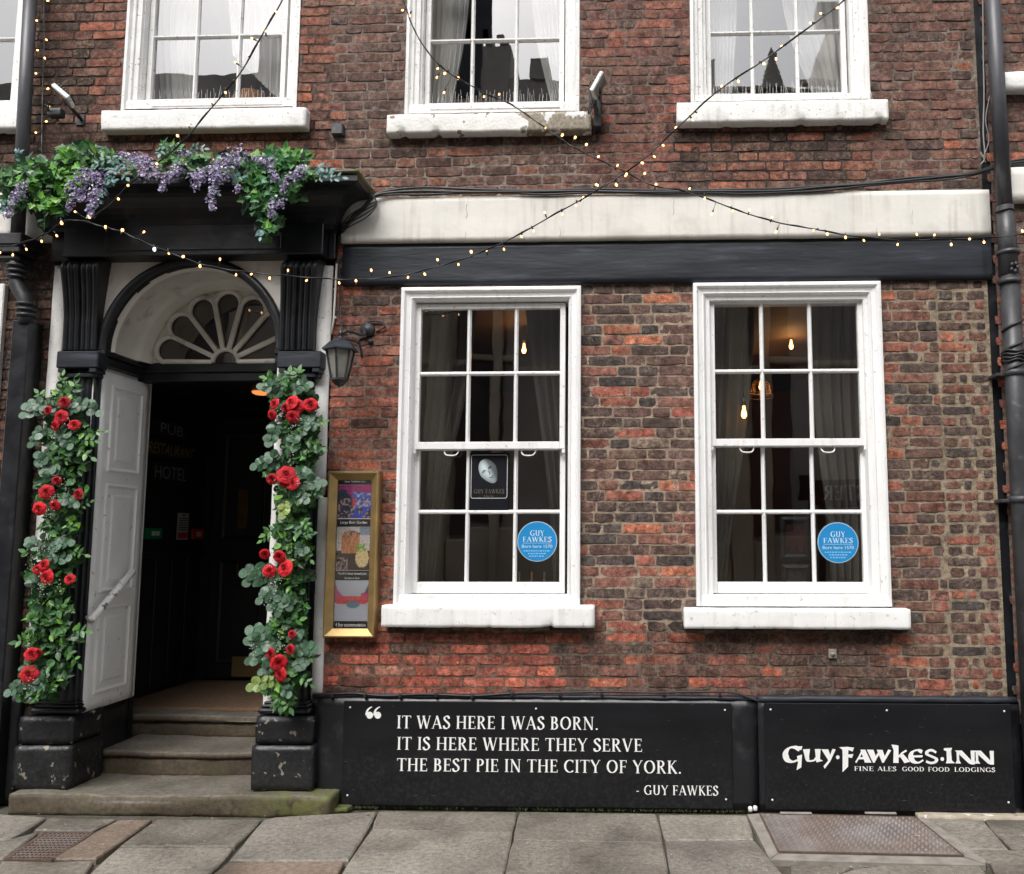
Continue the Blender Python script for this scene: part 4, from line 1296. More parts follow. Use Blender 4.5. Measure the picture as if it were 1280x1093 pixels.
# impost blocks and scroll consoles
def block(u0, u1):
    s = MB(); Y = -.10
    x0, x1 = PX(u0, 450, Y), PX(u1, 450, Y); z1, z0 = PZ(439, Y, u0), PZ(460, Y, u0)
    s.box(x0, x1, Y, .0, z0, z1, .006); s.box(x0 + .01, x0 + .05, Y + .004, 0, z0 - .025, z0 - .001, .003); s.box(x1 - .05, x1 - .01, Y + .004, 0, z0 - .025, z0 - .001, .003)
    s.box(x0 + .02, x1 - .02, Y + .03, .0, z0 - .05, z0 - .026, .004)
    s.build('capital_block', M['slate'], doorcase)
block(70, 122); block(346, 401)
def console(u0, u1, ub0, ub1):
    s = MB(); Yb, Yt = -.055, -.10
    zt = PZ(323, Yt, u0); zb = PZ(438, Yb, ub0)
    xa0, xa1 = PX(u0, 330, Yt), PX(u1, 330, Yt); xb0, xb1 = PX(ub0, 430, Yb), PX(ub1, 430, Yb)
    nx, nzz = 72, 34; vs = []
    for j in range(nzz + 1):
        t = j / nzz; z = zb + (zt - zb) * t
        # S shaped face: bulges forward to the scroll at the top
        y = Yb - .012 * math.sin(PI * t * .9) - .085 * max(0, (t - .35) / .65) ** 1.6
        if t > .86: y += .085 * ((t - .86) / .14) ** 2.2
        x0 = xb0 + (xa0 - xb0) * max(0, (t - .3) / .7) ** 1.3; x1 = xb1 + (xa1 - xb1) * max(0, (t - .3) / .7) ** 1.3
        for i in range(nx + 1):
            q = i / nx
            e = (q * 6) % 1
            d = .017 * (abs(math.sin(PI * e)) ** .7) if .16 < q < .84 or True else 0
            big = .012 * math.exp(-((q - .5) / .08) ** 2)
            vs.append((x0 + (x1 - x0) * q, y - d + big, z))
    m = nx + 1
    fs = [(j * m + i, j * m + i + 1, (j + 1) * m + i + 1, (j + 1) * m + i) for j in range(nzz) for i in range(nx)]
    s.add(vs, fs, True)
    # sides and top
    o = len(s.v)
    for i_ in (0, nx):
        vv = [vs[j * m + i_] for j in range(nzz + 1)]; back = [(p[0], .0, p[2]) for p in vv]
        k = len(vv); s.add(vv + back, [(j, j + 1, k + j + 1, k + j) for j in range(k - 1)])
    s.build('console', M['black'], doorcase)
console(79, 128, 79, 121); console(354, 400, 349, 392)
# frieze and hood
ZC0 = PZ(295, 0, 422)
xfl, xfr = PX(80, 300, -.13), PX(404, 300, -.13)
XHR = PX(423, 295, 0); XHL = 2 * PX(243, 400, 0) - XHR - .02
s = MB()
s.box(xfl, xfr, -.135, -.0, ZFR, ZC0 + .12, .005); s.box(XHL + .0, xfl - .001, -.05, 0, ZFR - .0, ZC0 + .12, .004); s.box(xfr + .001, XHR, -.05, 0, ZFR - .0, ZC0 + .12, .004)
s.box(xfl + .25, xfr - .24, -.142, -.136, ZFR + .03, ZC0 - .03, .003)
s.build('frieze', M['black'], doorcase)
s = MB()
prof = [(0.0, ZC0), (.012, ZC0 + .004), (.014, ZC0 + .02), (.03, ZC0 + .028)]
zt = PZ(250, 0, 465)
for k in range(9):
    a = PI / 2 * k / 8
    prof.append((.03 + .15 * (1 - math.cos(a)), ZC0 + .03 + (zt - ZC0 - .05) * math.sin(a)))
prof += [(.205, zt - .01), (.205, zt + .02), (.195, zt + .03)]
YB = -.105
vs = []
for e, z in prof: vs += [(XHL - e, .0, z), (XHL - e, YB - e, z), (XHR + e, YB - e, z), (XHR + e, .0, z)]
fs = []
for i in range(len(prof) - 1):
    for a in range(3): fs.append((i * 4 + a, i * 4 + a + 1, (i + 1) * 4 + a + 1, (i + 1) * 4 + a))
k = (len(prof) - 1) * 4; fs.append((k, k + 1, k + 2, k + 3)); fs.append((0, 3, 2, 1))
s.add(vs, fs, False); fixn(s.build('hood_cornice', M['black'], doorcase))
s = MB(); s.rough(XHL - .215, XHR + .215, YB - .22, .0, zt + .031, zt + .048, .04, .006, .004, 9); s.build('lead_flashing', M['moss'], doorcase)
ZHOOD = zt + .05; YHOOD = YB - .21

# door leaf folded back against the reveal
XDL = XREV0 + .028
ZD_T = ZSP - .115
dl = MB(); dl.rough(XREV0 + .0, XDL, .005, .50, ZDB + .005, ZD_T, .05, .003, .0012, 8)
dl.col = None
door = dl.build('door', M['door'], inn); door['label'] = 'white panelled door folded open into the porch'
H = ZD_T - ZDB
for (a, b) in ((.035, .30), (.335, .66), (.70, .955)):
    pz0, pz1 = ZD_T - H * b, ZD_T - H * a
    py0, py1 = .09, .42
    s = MB()
    prof = [(0, XDL), (.004, XDL + .009), (.014, XDL + .011), (.022, XDL + .004), (.03, XDL + .001), (.06, XDL + .002), (.075, XDL + .008)]
    vs = []
    for d, x in prof: vs += [(x, py0 + d, pz0 + d), (x, py0 + d, pz1 - d), (x, py1 - d, pz1 - d), (x, py1 - d, pz0 + d)]
    fs = []
    for i in range(len(prof) - 1):
        for q in range(4): fs.append((i * 4 + q, i * 4 + (q + 1) % 4, (i + 1) * 4 + (q + 1) % 4, (i + 1) * 4 + q))
    kk = (len(prof) - 1) * 4; fs.append((kk, kk + 1, kk + 2, kk + 3))
    s.add(vs, fs); fixn(s.build('door_panel', M['door'], door))
# sloping hand rail on the reveal
h0 = PXp(113, 776, XDL + .05); h1 = PXp(166, 715, XDL + .05)
s = MB(); s.tube([h0, h0.lerp(h1, .3), h0.lerp(h1, .7), h1], .021, 12)
for q in (.12, .85):
    c = h0.lerp(h1, q); s.tube([c, (XDL - .005, c.y, c.z - .02)], .012, 8)
s.build('hand_rail', M['rail'], door)

# steps
def step(x0, x1, Y0, Y1, z0, z1, seed, wearx, parent=doorcase, nose=0, dip=.012):
    s = MB()
    def wear(p):
        t = math.exp(-((p.x - wearx) / .33) ** 2)
        if p.z > z1 - .04: p = Vector((p.x, p.y + .01 * t, p.z - dip * t - .002))
        return p
    if nose:
        s.rough(x0, x1, Y0 + .022, Y1, z0, z1 - nose, .035, .006, .004, 7, seed + 2)
        s.rough(x0 - .004, x1 + .004, Y0, Y1, z1 - nose + .0, z1, .03, .014, .004, 7, seed, wear)
    else:
        s.rough(x0, x1, Y0, Y1, z0, z1, .025, .013, .007, 8, seed, wear)
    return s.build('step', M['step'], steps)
steps = MB()
steps.box(PX(330, 950, .3), PX(318, 900, .3), .35, .9, -.1, .02)
steps = steps.build('steps', M['step'], inn)
Z1 = PZ(993.5, -.19, 200); Z2 = PZ(939, .21, 200); Z3 = PZ(894, .62, 240)
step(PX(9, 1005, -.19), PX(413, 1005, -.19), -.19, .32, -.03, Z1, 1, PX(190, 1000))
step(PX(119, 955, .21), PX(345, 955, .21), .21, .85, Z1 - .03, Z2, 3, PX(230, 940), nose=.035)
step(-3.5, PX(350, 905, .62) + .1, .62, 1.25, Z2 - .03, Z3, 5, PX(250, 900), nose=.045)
# vestibule
VX0, VX1, VY1 = -3.5, XREV1 + .12, 2.03
v_ = MB()
v_.box(VX0 - .05, XREV0 - .031, YF + .15, YF + .2, 0, ZSP - .03)
v_.box(VX0 - .05, VX0, YF + .09, VY1, 0, ZSP - .03); v_.box(VX1, VX1 + .05, YF + .09, VY1, 0, ZSP - .03); v_.box(VX0 - .05, VX1 + .05, VY1 + .001, VY1 + .06, 0, ZSP - .03)
v_.box(VX0 - .05, VX1 + .05, .97, VY1 + .06, ZSP - .029, ZSP + .0); v_.box(VX0 - .05, VX1 + .05, .3, VY1 + .06, ZSP + .80, ZSP + .85)
v_.box(VX0 - .1, VX0 - .051, YF + .09, VY1, ZSP - .03, ZSP + .85); v_.box(VX1 + .051, VX1 + .1, YF + .09, VY1, ZSP - .03, ZSP + .85)
# dado and lining boards
for k in range(6): v_.box(VX0, VX0 + .012, .70 + k * .22, .56 + k * .22 + .2, Z3, Z3 + .95, .004)
v_.box(VX0, VX0 + .03, .66, VY1, Z3 + .951, Z3 + 1.0, .006)
vest = v_.build('vestibule', M['vest'], inn)
s = MB(); s.box(VX0 - .05, VX1 + .05, 1.2, VY1 + .05, Z3 - .05, Z3 - .012); s.build('vestibule_floor', M['mat'], vest)
s = MB(); s.rough(VX0 + .04, VX1 - .05, .80, 1.93, Z3 - .02, Z3 + .004, .08, .004, .0015, 9)
tag(s.build('door_mat', M['mat']), 'brown coir mat on the floor just inside the open doorway', 'door mat')
iy = 1.97
s = MB(); dx0, dx1 = PX(268, 600, iy), PX(345, 600, iy)
s.box(dx0, dx1, iy, iy + .045, Z3 + .01, ZSP - .12, .003)
idoor = s.build('inner_door', M['vest'], vest)
for a, b in ((.06, .45), (.52, .94)):
    s = MB(); hh = ZSP - .12 - Z3
    s.frame(dx0 + .07, dx1 - .07, Z3 + hh * a, Z3 + hh * b, [(0, iy), (.004, iy - .01), (.015, iy - .012), (.03, iy - .002), (.035, iy + .001)]); s.build('moulding', M['vest'], idoor)
s = MB(); s.box(PX(296, 640, iy - .02), PX(309, 640, iy - .02), iy - .012, iy - .001, PZ(661, iy, 300), PZ(612, iy, 300), .002); s.build('push_plate', M['brass_dull'], idoor)
s = MB(); s.box(PX(289, 835, iy - .02), dx1 - .02, iy - .014, iy - .001, PZ(846, iy, 300), PZ(821, iy, 300), .002); s.build('kick_plate', M['brass'], idoor)
s = MB(); p = P(297, 712, iy - .05); s.tube([p + Vector((0, .04, .06)), p + Vector((0, 0, .05)), p + Vector((0, 0, -.05)), p + Vector((0, .04, -.06))], .007, 8); s.build('handle', M['brass_dull'], idoor)
# words painted on boards, fixed to the side wall of the porch
VW = VX0 + .014
def wally(u, v):
    """place on the porch's side wall seen at this pixel"""
    d = ray(u, v); return _C + d * ((VW - CX) / d.x)
def sidebox(u0, u1, v0, v1, m, name, label, cat, th=.02):
    a, b_ = wally(u0, v0), wally(u1, v0); c = wally(u0, v1)
    t = thing(name, label, cat, (VW, (a.y + b_.y) / 2, c.z)); t.rotation_euler = (0, 0, R(90))
    w, h = (b_.y - a.y) / 2, a.z - c.z
    s = MB(); s.box(-w, w, -th, 0, 0, h, .002); s.build('panel' if cat == 'sign' else 'casing', m, t)
    return t, w, h, -th
def wb(u0, u1, v0, v1, word, mm, label, it=False):
    t, w, h, y = sidebox(u0, u1, v0, v1, M['vest'], 'word_board', label, 'sign', .012)
    o = sans(word, 'lettering', mm, -w * (.45 if len(word) < 5 else .85 if len(word) > 6 else .6), w * (.45 if len(word) < 5 else .9 if len(word) > 6 else .62), h * .24, h * .56, y - .0015, t)
    if it:
        for v in o.data.vertices: v.co.x += (v.co.z - h / 2) * .35
wb(181, 244, 519, 543, 'PUB', M['dim_letter'], 'topmost dark word board inside the porch reading PUB')
wb(179, 244, 545, 571, 'RESTAURANT', M['gold_letter'], 'dark word board inside the porch with slanting gold letters reading RESTAURANT', True)
wb(178, 244, 573, 603, 'HOTEL', M['dim_letter'], 'lowest dark word board inside the porch reading HOTEL')
t, w, h, y = sidebox(180, 200, 660, 674, M['green_sign'], 'exit_sign', 'small green safety sign on the dark porch wall', 'sign')
s = MB((.5, .55, .5)); s.box(-w * .35, w * .1, y - .002, y - .0005, h * .3, h * .7); s.box(w * .2, w * .6, y - .002, y - .0005, h * .3, h * .7); s.build('symbol', M['print'], t)
t, w, h, y = sidebox(222, 236, 641, 675, M['paper'], 'notice_sheet', 'white notice with dark lines and a red foot in the porch', 'notice', .004)
s = MB((.05, .05, .05))
for k in range(6): s.box(-w * .75, w * .75, y - .002, y - .0005, h * (.36 + k * .085), h * (.39 + k * .085))
s.box(-w * .2, w * .2, y - .002, y - .0005, h * .88, h * .94)
s.col = (.45, .03, .02); s.box(-w * .85, w * .85, y - .002, y - .0005, h * .06, h * .26); s.build('print', M['print'], t)
t, w, h, y = sidebox(239, 252, 661, 674, M['red_plastic'], 'fire_alarm_point', 'small red fire alarm box on the dark porch wall', 'fire alarm')
s = MB((.5, .45, .4)); s.box(-w * .4, w * .45, y - .002, y - .0005, h * .25, h * .7); s.build('button', M['print'], t)
# glow of the porch lamp
s = MB(); c = P(322, 477, 1.3); s.lathe((c.x + .03, c.y, ZSP - .055), [(.0, 0), (.04, .003), (.06, .012), (.065, .025)], 20)
t = thing('ceiling_lamp', 'low warm ceiling lamp glowing above the inner door of the porch', 'lamp'); s.build('shade', emis('warm porch lamp', (1, .35, .1), .55), t)

# the black boxed pipe and the hopper at the far side of the door
hop = thing('hopper_downpipe', 'black hopper head and downpipe beside the leafy doorway', 'drainpipe', (PX(22, 300, -.1), -.1, 0))
ho = Vector(hop.location)
s = MB(); p0, p1 = P(41, -60, -.11), P(22, 297, -.11); s.tube([p0 - ho, p0.lerp(p1, .5) - ho, p1 - ho], .037, 14); s.build('pipe', M['pipe_hi'], hop)
s = MB(); c = P(16, 305, -.11) - ho
s.box(c.x - .11, c.x + .11, -.09, .09, c.z - .03, c.z + .04, .008); s.box(c.x - .09, c.x + .09, -.075, .08, c.z - .07, c.z - .031, .006); s.box(c.x - .07, c.x + .07, -.06, .07, c.z - .12, c.z - .071, .02)
s.build('hopper_head', M['iron'], hop)
s = MB(); q = [P(20, 325, -.11), P(21, 352, -.11), P(27, 366, -.11), P(32, 378, -.11), P(33, 405, -.11)]
s.tube([a - ho for a in crv(q, 4)], .04, 14)
for u, v in ((20, 333), (20.5, 340), (21, 347), (32, 381), (32.5, 388), (33, 395)):
    c = P(u, v, -.11) - ho; s.lathe((c.x, c.y, c.z), [(.04, -.01), (.052, -.008), (.055, 0), (.052, .008), (.04, .01)], 14)
s.build('swan_neck', M['iron'], hop)
s = MB(); xa, xb = PX(15, 402, -.13), PX(37, 402, -.13); s.box(xa - ho.x, xb - ho.x, -.03, .09, .0, PZ(400, -.13, 20), .006); s.build('pipe_casing', M['black'], hop)
# white window edge at the very edge of the picture
s = MB(); s.box(PX(-60, 420), PX(7, 420), -.04, .0, PZ(900, 0, 0), PZ(357, 0, 0), .006); s.build('window_edge', M['white_worn'], inn)

# right drainpipe
dp = thing('drainpipe', 'tall grey cast iron drainpipe with collars beside the wide plastered brick corner', 'drainpipe', (PX(1262, 500, -.11), -.11, 0))
do = Vector(dp.location)
s = MB(); a, b_ = P(1236, -80, -.13), P(1256, 262, -.13); s.tube([a - do, a.lerp(b_, .5) - do, b_ - do], .042, 16); s.build('upper_pipe', M['pipe_hi'], dp)
s = MB(); pts = [P(1256, 258, -.13), P(1259, 300, -.12), P(1261, 345, -.115)]; s.tube([q - do for q in pts], [.046, .05, .052], 16)
for u, v, r in ((1260.5, 316, .062), (1262, 352, .062)):
    c = P(u, v, -.118) - do; s.lathe((c.x, c.y, c.z), [(.05, -.016), (r, -.012), (r, .0), (r - .004, .008), (.05, .014)], 18)
for k in range(5):
    c = P(1268 + 4 * math.cos(k * 1.3), 334 + 5 * math.sin(k * 1.3), -.175) - do; s.lathe((c.x, c.y, c.z), [(0, .012), (.009, .006), (.009, -.006), (0, -.012)], 8)
s.build('socket', M['pipe'], dp)
s = MB(); a = P(1262, 345, -.115); s.tube([a - do, Vector((a.x - do.x, 0, 2)), Vector((a.x - do.x, 0, 0))], .052, 16); s.build('lower_pipe', M['pipe'], dp)
s = MB(); xx = a.x - do.x
for v in (466, 624): 
    s = MB(); z = PZ(v, -.12, 1262); s.lathe((xx, 0, z), [(.052, -.02), (.062, -.016), (.064, 0), (.06, .012), (.052, .016)], 18); s.box(xx - .1, xx + .03, -.005, .11, z - .018, z + .0, .003); s.build('pipe_collar', M['pipe'], dp)
s = MB()
for k in range(3):
    z = PZ(408 + k * 26, -.12, 1262)
    s.tube([(xx + .056 * math.cos(q * PI / 9 + PI), .056 * math.sin(q * PI / 9 + PI), z - .03 + q * .008) for q in range(14)], .008, 6)
for k in range(4):
    z = PZ(440 + k * 4, -.12, 1262); s.tube([(xx + .06 * math.cos(q * PI / 9), .06 * math.sin(q * PI / 9), z + .006 * math.sin(q * 1.3 + k)) for q in range(19)], .006, 6)
z = PZ(265, -.13, 1256); s.tube([(PX(1256, 265, -.13) - do.x + .047 * math.cos(q * PI / 9), -.02 + .047 * math.sin(q * PI / 9), z + .004 * math.sin(q)) for q in range(19)], .005, 6)
s.build('wrapped_tape', M['cable'], dp)
s = MB(); s.box(xx + .045, xx + .062, -.06, -.04, PZ(692, -.12, 1275), PZ(681, -.12, 1275), .002); s.build('sticker', M['paper'], dp)

# neighbouring front beyond the pipe
nb = thing('neighbour_building', 'neighbouring brick front showing beyond the grey drainpipe', 'building')
XN0, XN1 = XR + .05, XR + 2.2
def zoneN(x, z): return 'C' if proj(x, 0, z)[1] < 360 else 'D'
SOOT.append((XN0, XN0 + .8, PZ(116, 0, 1270), .2, .4))
nw = mortar_sheet(XN0, XN1, -.1, ZTOP, .03, 'brick_wall', nb, [], zoneN, .0)
rest = MB(); rb = random.Random(5)
for i, (x, z, w, h, yf) in enumerate(lay_bricks(XN0, XN1, .3, ZTOP - .05, [], rb, zoneN)):
    vs, fs = brick_geo(w, h, i * 1.91); rest.col = tint_of(x, z, rb, zoneN)
    rest.add([(x + p[0], yf + p[1], z + p[2]) for p in vs], fs, True)
tag(rest.build('bricks', M['brick'], nw), kind='stuff')
s = MB(); s.rough(PX(1262, 240, -.04), XN1, -.045, .02, PZ(252, -.04, 1275), PZ(209, -.04, 1275), .05, .008, .003); s.build('white_band', M['render'], nb)
s = MB(); s.rough(PX(1256, 100, -.06), PX(1256, 100, -.06) + 1.2, -.06, .02, PZ(113, -.06, 1270), PZ(89, -.06, 1270), .04, .008, .003); s.build('sill', M['white_worn'], nb)
s = MB(); s.rough(XN0, XN1, -.06, .02, -.05, .45, .08, .008, .003); s.build('painted_base', M['black'], nb)
s = MB(); s.box(XN0 - .0, XN1, .01, 5, -.1, ZTOP); s.build('wall_core', M['room'], nb)
s = MB(); s.box(XR - .02, XN0 + .03, .008, .012, -.05, ZTOP); s.build('dark_joint', M['black'], nb)

# ------------------------------------------------------------------ signs on the base
def board(u0, u1, v0, v1, label, Y=-.062):
    uc = (u0 + u1) / 2
    x0, x1 = PX(u0, 940, Y), PX(u1, 940, Y); z0, z1 = PZ(v1, Y, uc), PZ(v0, Y, uc)
    t = thing('wall_sign', label, 'sign', ((x0 + x1) / 2, Y, z0)); w = (x1 - x0) / 2
    s = MB(); s.box(-w, w, 0, .014, 0, z1 - z0, .002); s.build('panel', M['board'], t)
    for sx in (-w + .035, 0, w - .035):
        for sz in (.05, z1 - z0 - .034):
            if sx == 0 and sz == .05: continue
            s = MB(); s.tube([(sx, -.0035, sz), (sx, .0, sz)], .0055, 8)
            s.build('screw', M['white_worn'], t)
    return t, x0, z0, Y
t1, bx, bz, BY = board(428, 915, 878, 1009, 'black board lettered with the quotation about being born here and the best pie')
def line(t, s_, u0, u1, vt, vb, YY, nm='lettering'):
    uc = (u0 + u1) / 2; o = Vector(t.location)
    mb = MB(); x0, x1 = PX(u0, vb, YY), PX(u1, vb, YY); zt, zb_ = PZ(vt, YY, uc), PZ(vb, YY, uc)
    text(mb, s_, x0 - o.x, x1 - o.x, zb_ - o.z, zt - zb_, -.0016)
    mb.build(nm, M['letter'], t)
line(t1, 'IT WAS HERE I WAS BORN.', 496, 748, 895.5, 911.5, BY)
line(t1, 'IT IS HERE WHERE THEY SERVE', 496, 803, 922.5, 938.5, BY)
line(t1, 'THE BEST PIE IN THE CITY OF YORK.', 496, 852, 949.5, 965.5, BY)
line(t1, '- GUY FAWKES', 795, 898, 982, 994, BY)
mb = MB(); o = Vector(t1.location)
for uc in (462.3, 472.3):
    c = P(uc, 894.2, BY) - o; rr_ = .0185
    mb.add([(c.x + rr_ * math.cos(a * PI / 9), -.0016, c.z + rr_ * math.sin(a * PI / 9)) for a in range(18)], [tuple(range(18))])
    pts = [(-.0165, .0), (-.0165, .012), (-.012, .027), (.0, .039), (.012, .044)]
    sweep(mb, [(a, b) for a, b in _sp(pts, 5)], [.004 + .013 * (1 - i / 20) for i in range(21)], c.x, c.z, 1, 1, -.0018, 1)
mb.build('quotation_mark', M['letter'], t1)
t2, bx, bz, BY2 = board(956, 1266, 880, 1014, 'black board lettered with the inn name in white uncial letters', -.074)
# uncial lettering drawn with a broad nib; places measured on the board
mb = MB(); o = Vector(t2.location)
LX0, LX1 = PX(979, 955, BY2) - o.x, PX(1243, 955, BY2) - o.x
zbase = PZ(953.3, BY2, 1100) - o.z; S1 = (LX1 - LX0) / 1025.0    # one unit = 1/1025 of the word's length
def nib(pts, w=26, ang=25, mn=7, k=1, smooth=True):
    q = _sp([(p[0] - 150, 165 - p[1]) for p in pts], 6) if smooth and len(pts) > 2 else [(p[0] - 150, 165 - p[1]) for p in pts]
    sweep(mb, q, (w, R(ang), mn), LX0, zbase, S1, S1 * 1.06, -.0016, k)
def poly(pts, k=1):
    mb.add([(LX0 + (a - 150) * S1, -.0016 - k * .00012, zbase + (165 - b) * S1 * 1.06) for a, b in pts], [tuple(range(len(pts)))])
# G
nib([(232, 110), (205, 99), (178, 106), (162, 130), (170, 155), (195, 165), (220, 158)], 30, 15, 9)
poly([(196, 95), (246, 95), (240, 112), (198, 106)], 2); poly([(218, 140), (243, 132), (238, 190), (214, 203), (222, 170)], 3)
# u
poly([(248, 109), (282, 107), (276, 148), (258, 150)], 1); nib([(266, 145), (275, 160), (300, 158), (312, 148)], 20, 10, 8, 2); poly([(306, 107), (334, 107), (330, 152), (345, 160), (312, 167), (310, 150)], 3)
# y
poly([(338, 108), (372, 108), (385, 150), (372, 160)], 1); poly([(392, 106), (408, 108), (380, 162), (352, 195), (346, 184), (368, 160)], 2); 
# dots
for cx_, cy_ in ((417, 143), (924, 147)): poly([(cx_ + 9 * math.cos(a * PI / 6), cy_ + 9 * math.sin(a * PI / 6)) for a in range(12)], 1)
# F
poly([(424, 98), (470, 96), (466, 185), (438, 210), (441, 130), (440, 108)], 1); poly([(462, 96), (498, 99), (490, 117), (462, 107)], 2); poly([(462, 130), (494, 128), (486, 146), (462, 142)], 3)
# A
poly([(528, 108), (552, 108), (580, 166), (548, 166)], 1); nib([(538, 112), (522, 140), (504, 166)], 12, 60, 8, 2, False); poly([(520, 142), (556, 140), (560, 150), (516, 152)], 3)
# W
poly([(560, 108), (592, 108), (606, 148), (596, 166), (588, 166)], 1); poly([(596, 162), (588, 155), (622, 108), (632, 112)], 2); poly([(608, 108), (636, 108), (650, 150), (640, 166), (632, 166)], 3); poly([(640, 165), (636, 152), (664, 106), (678, 110)], 4)
# k
poly([(680, 84), (714, 88), (712, 166), (686, 166), (690, 110)], 1); nib([(712, 140), (730, 122), (752, 110)], 13, 70, 8, 2, False); poly([(716, 132), (736, 126), (768, 160), (740, 167)], 3)
# e
nib([(828, 116), (806, 108), (782, 116), (772, 138), (784, 158), (808, 164), (832, 152)], 26, 15, 8, 1); poly([(782, 132), (830, 130), (828, 140), (782, 141)], 2)
# s
nib([(896, 118), (876, 108), (856, 112), (852, 126), (874, 136), (894, 146), (890, 160), (868, 165), (845, 158)], 19, 0, 11, 1)
# I
poly([(936, 98), (974, 96), (968, 110), (970, 152), (984, 165), (940, 166), (946, 152), (946, 112), (932, 106)], 1)
# N N
for d in (0, 92):
    poly([(986 + d, 108), (1020 + d, 108), (1070 + d, 158), (1064 + d, 170), (1052 + d, 166)], 1); poly([(994 + d, 112), (1006 + d, 118), (1006 + d, 152), (1014 + d, 166), (986 + d, 166), (994 + d, 152)], 2); poly([(1062 + d, 108), (1082 + d, 108), (1080 + d, 170), (1064 + d, 170)], 3)
mb.build('lettering', M['letter'], t2)
mb = MB()
xa = LX0 + (495 - 150) * S1; xb = LX0 + (1177 - 150) * S1
words = ((495, 590, 'FINE'), (608, 700, 'ALES'), (728, 835, 'GOOD'), (853, 958, 'FOOD'), (980, 1177, 'LODGINGS'))
for a, b_, wd in words: text(mb, wd, LX0 + (a - 150) * S1, LX0 + (b_ - 150) * S1, zbase - 40 * S1, 21 * S1, -.0016)
mb.build('small_lettering', M['letter'], t2)

# scuffs on the two boards
rq = random.Random(21)
for (tb, wd, ht) in ((t1, 1.05, .56), (t2, .66, .56)):
    s = MB((.16, .165, .17))
    for k in range(26):
        x, z, a, l = rq.uniform(-wd, wd), rq.uniform(.03, ht), rq.gauss(.1, .35), rq.uniform(.004, .03)
        w_ = rq.uniform(.0004, .0009)
        s.add([(x, -.0009, z), (x + l * math.cos(a), -.0009, z + l * math.sin(a)), (x + l * math.cos(a), -.0009, z + l * math.sin(a) + w_), (x, -.0009, z + w_ * 1.5)], [(0, 1, 2, 3)])
    tag(s.build('scuffs', M['print'], tb), kind='stuff')
s = MB((.33, .31, .28))
for (u, v, n_) in ((583, 255, 3), (842, 245, 4), (582, 290, 2), (1140, 262, 3), (985, 275, 3), (700, 285, 3), (1095, 285, 2)):
    pts = [P(u + rq.uniform(-1.3, 1.3), v + k * 6, -.0566) for k in range(n_ + 1)]
    s.tube(pts, .0010, 3, smooth=False)
tag(s.build('crack', M['print'], inn), kind='stuff')

# ------------------------------------------------------------------ brass framed display case
YM = -.075
mx0, mx1, mz0, mz1 = PX(406, 690, YM), PX(471, 690, YM), PZ(798, YM, 435), PZ(589, YM, 435)
t = thing('display_case', 'tall brass framed case of three promotional photographs beside the doorway', 'display case', ((mx0 + mx1) / 2, 0, mz0))
w, h = (mx1 - mx0) / 2, mz1 - mz0
s = MB(); s.frame(-w, w, 0, h, [(0, -.004), (0, YM + .012), (.006, YM), (.012, YM), (.05, YM + .03), (.05, YM + .04)])
s.add([(-w, -.004, 0), (w, -.004, 0), (w, -.004, h), (-w, -.004, h)], [(0, 1, 2, 3)]); fixn(s.build('frame', M['brass'], t))
yp = YM + .036
iw, iz0, iz1 = w - .052, .052, h - .052
def ZV(v): return PZ(v, YM + .036, 435) - mz0
def pict(v0, v1, fn, nm='photograph', g=(44, 50)):
    z0, z1 = ZV(v1), ZV(v0); mb = MB(); nx, nn = g; vs = []; cs = []
    for j in range(nn + 1):
        for i in range(nx + 1):
            a, b_ = i / nx, j / nn
            vs.append((-iw + 2 * iw * a, yp, z0 + (z1 - z0) * b_)); cs.append(fn(a, b_))
    mb.v = vs; mb.c = cs; mb.f = [(j * (nx + 1) + i, j * (nx + 1) + i + 1, (j + 1) * (nx + 1) + i + 1, (j + 1) * (nx + 1) + i) for j in range(nn) for i in range(nx)]; mb.sm = [False] * len(mb.f)
    mb.build(nm, M['print'], t)
def mix3(a, b_, k): k = max(0, min(1, k)); return tuple(x + (y - x) * k for x, y in zip(a, b_))
def f1(a, b_):
    q_ = nz(a * 30, b_ * 34, 9)
    c = mix3((.30, .03, .12), (.16, .05, .2), nz(a * 3, b_ * 3)) if b_ > .62 + .2 * nz(a * 3, 1) + (.2 - .3 * a) else (.03, .035, .07)
    if a > .45 and .3 < b_ < .85 - .1 * a: c = mix3((.05, .08, .3), (.4, .45, .6), nz(a * 9, b_ * 9) * 1.6)
    n_ = nz(a * 13, b_ * 13, 4)
    if b_ < .6 and n_ > .15: c = mix3(c, (.55, .35, .2), .6)
    if b_ < .35 and a > .4 and nz(a * 8, b_ * 5, 2) > 0: c = (.03, .06, .35)
    if .44 < a < .54 and .35 < b_ < .62: c = (.45, .06, .06)
    return tuple(x * (1 + 1.1 * q_) for x in c)
def f2(a, b_):
    c = (.46, .42, .40) if b_ > .45 else (.05, .035, .03)
    if b_ > .8 and a > .7: c = (.2, .24, .3)
    if abs(a - .42) < .28 and .38 < b_ < .86: c = mix3((.32, .12, .05), (.5, .22, .1), .5 + nz(a * 12, b_ * 6))
    if ((a - .45) / .25) ** 2 + ((b_ - .83) / .09) ** 2 < 1: c = (.13, .08, .06) if nz(a * 15, b_ * 15) > 0 else (.42, .2, .1)
    if ((a - .78) / .2) ** 2 + ((b_ - .28) / .22) ** 2 < 1: c = (.55, .42, .22)
    if abs(a - .74) < .16 and .42 < b_ < .62 and nz(a * 14, b_ * 12, 7) > -.1: c = (.15, .34, .04)
    if a < .35 and b_ < .3 and nz(a * 16, b_ * 16, 3) > .05: c = (.3, .22, .2)
    q_ = nz(a * 26, b_ * 30, 5)
    return tuple(x * (1 + .6 * q_) for x in c)
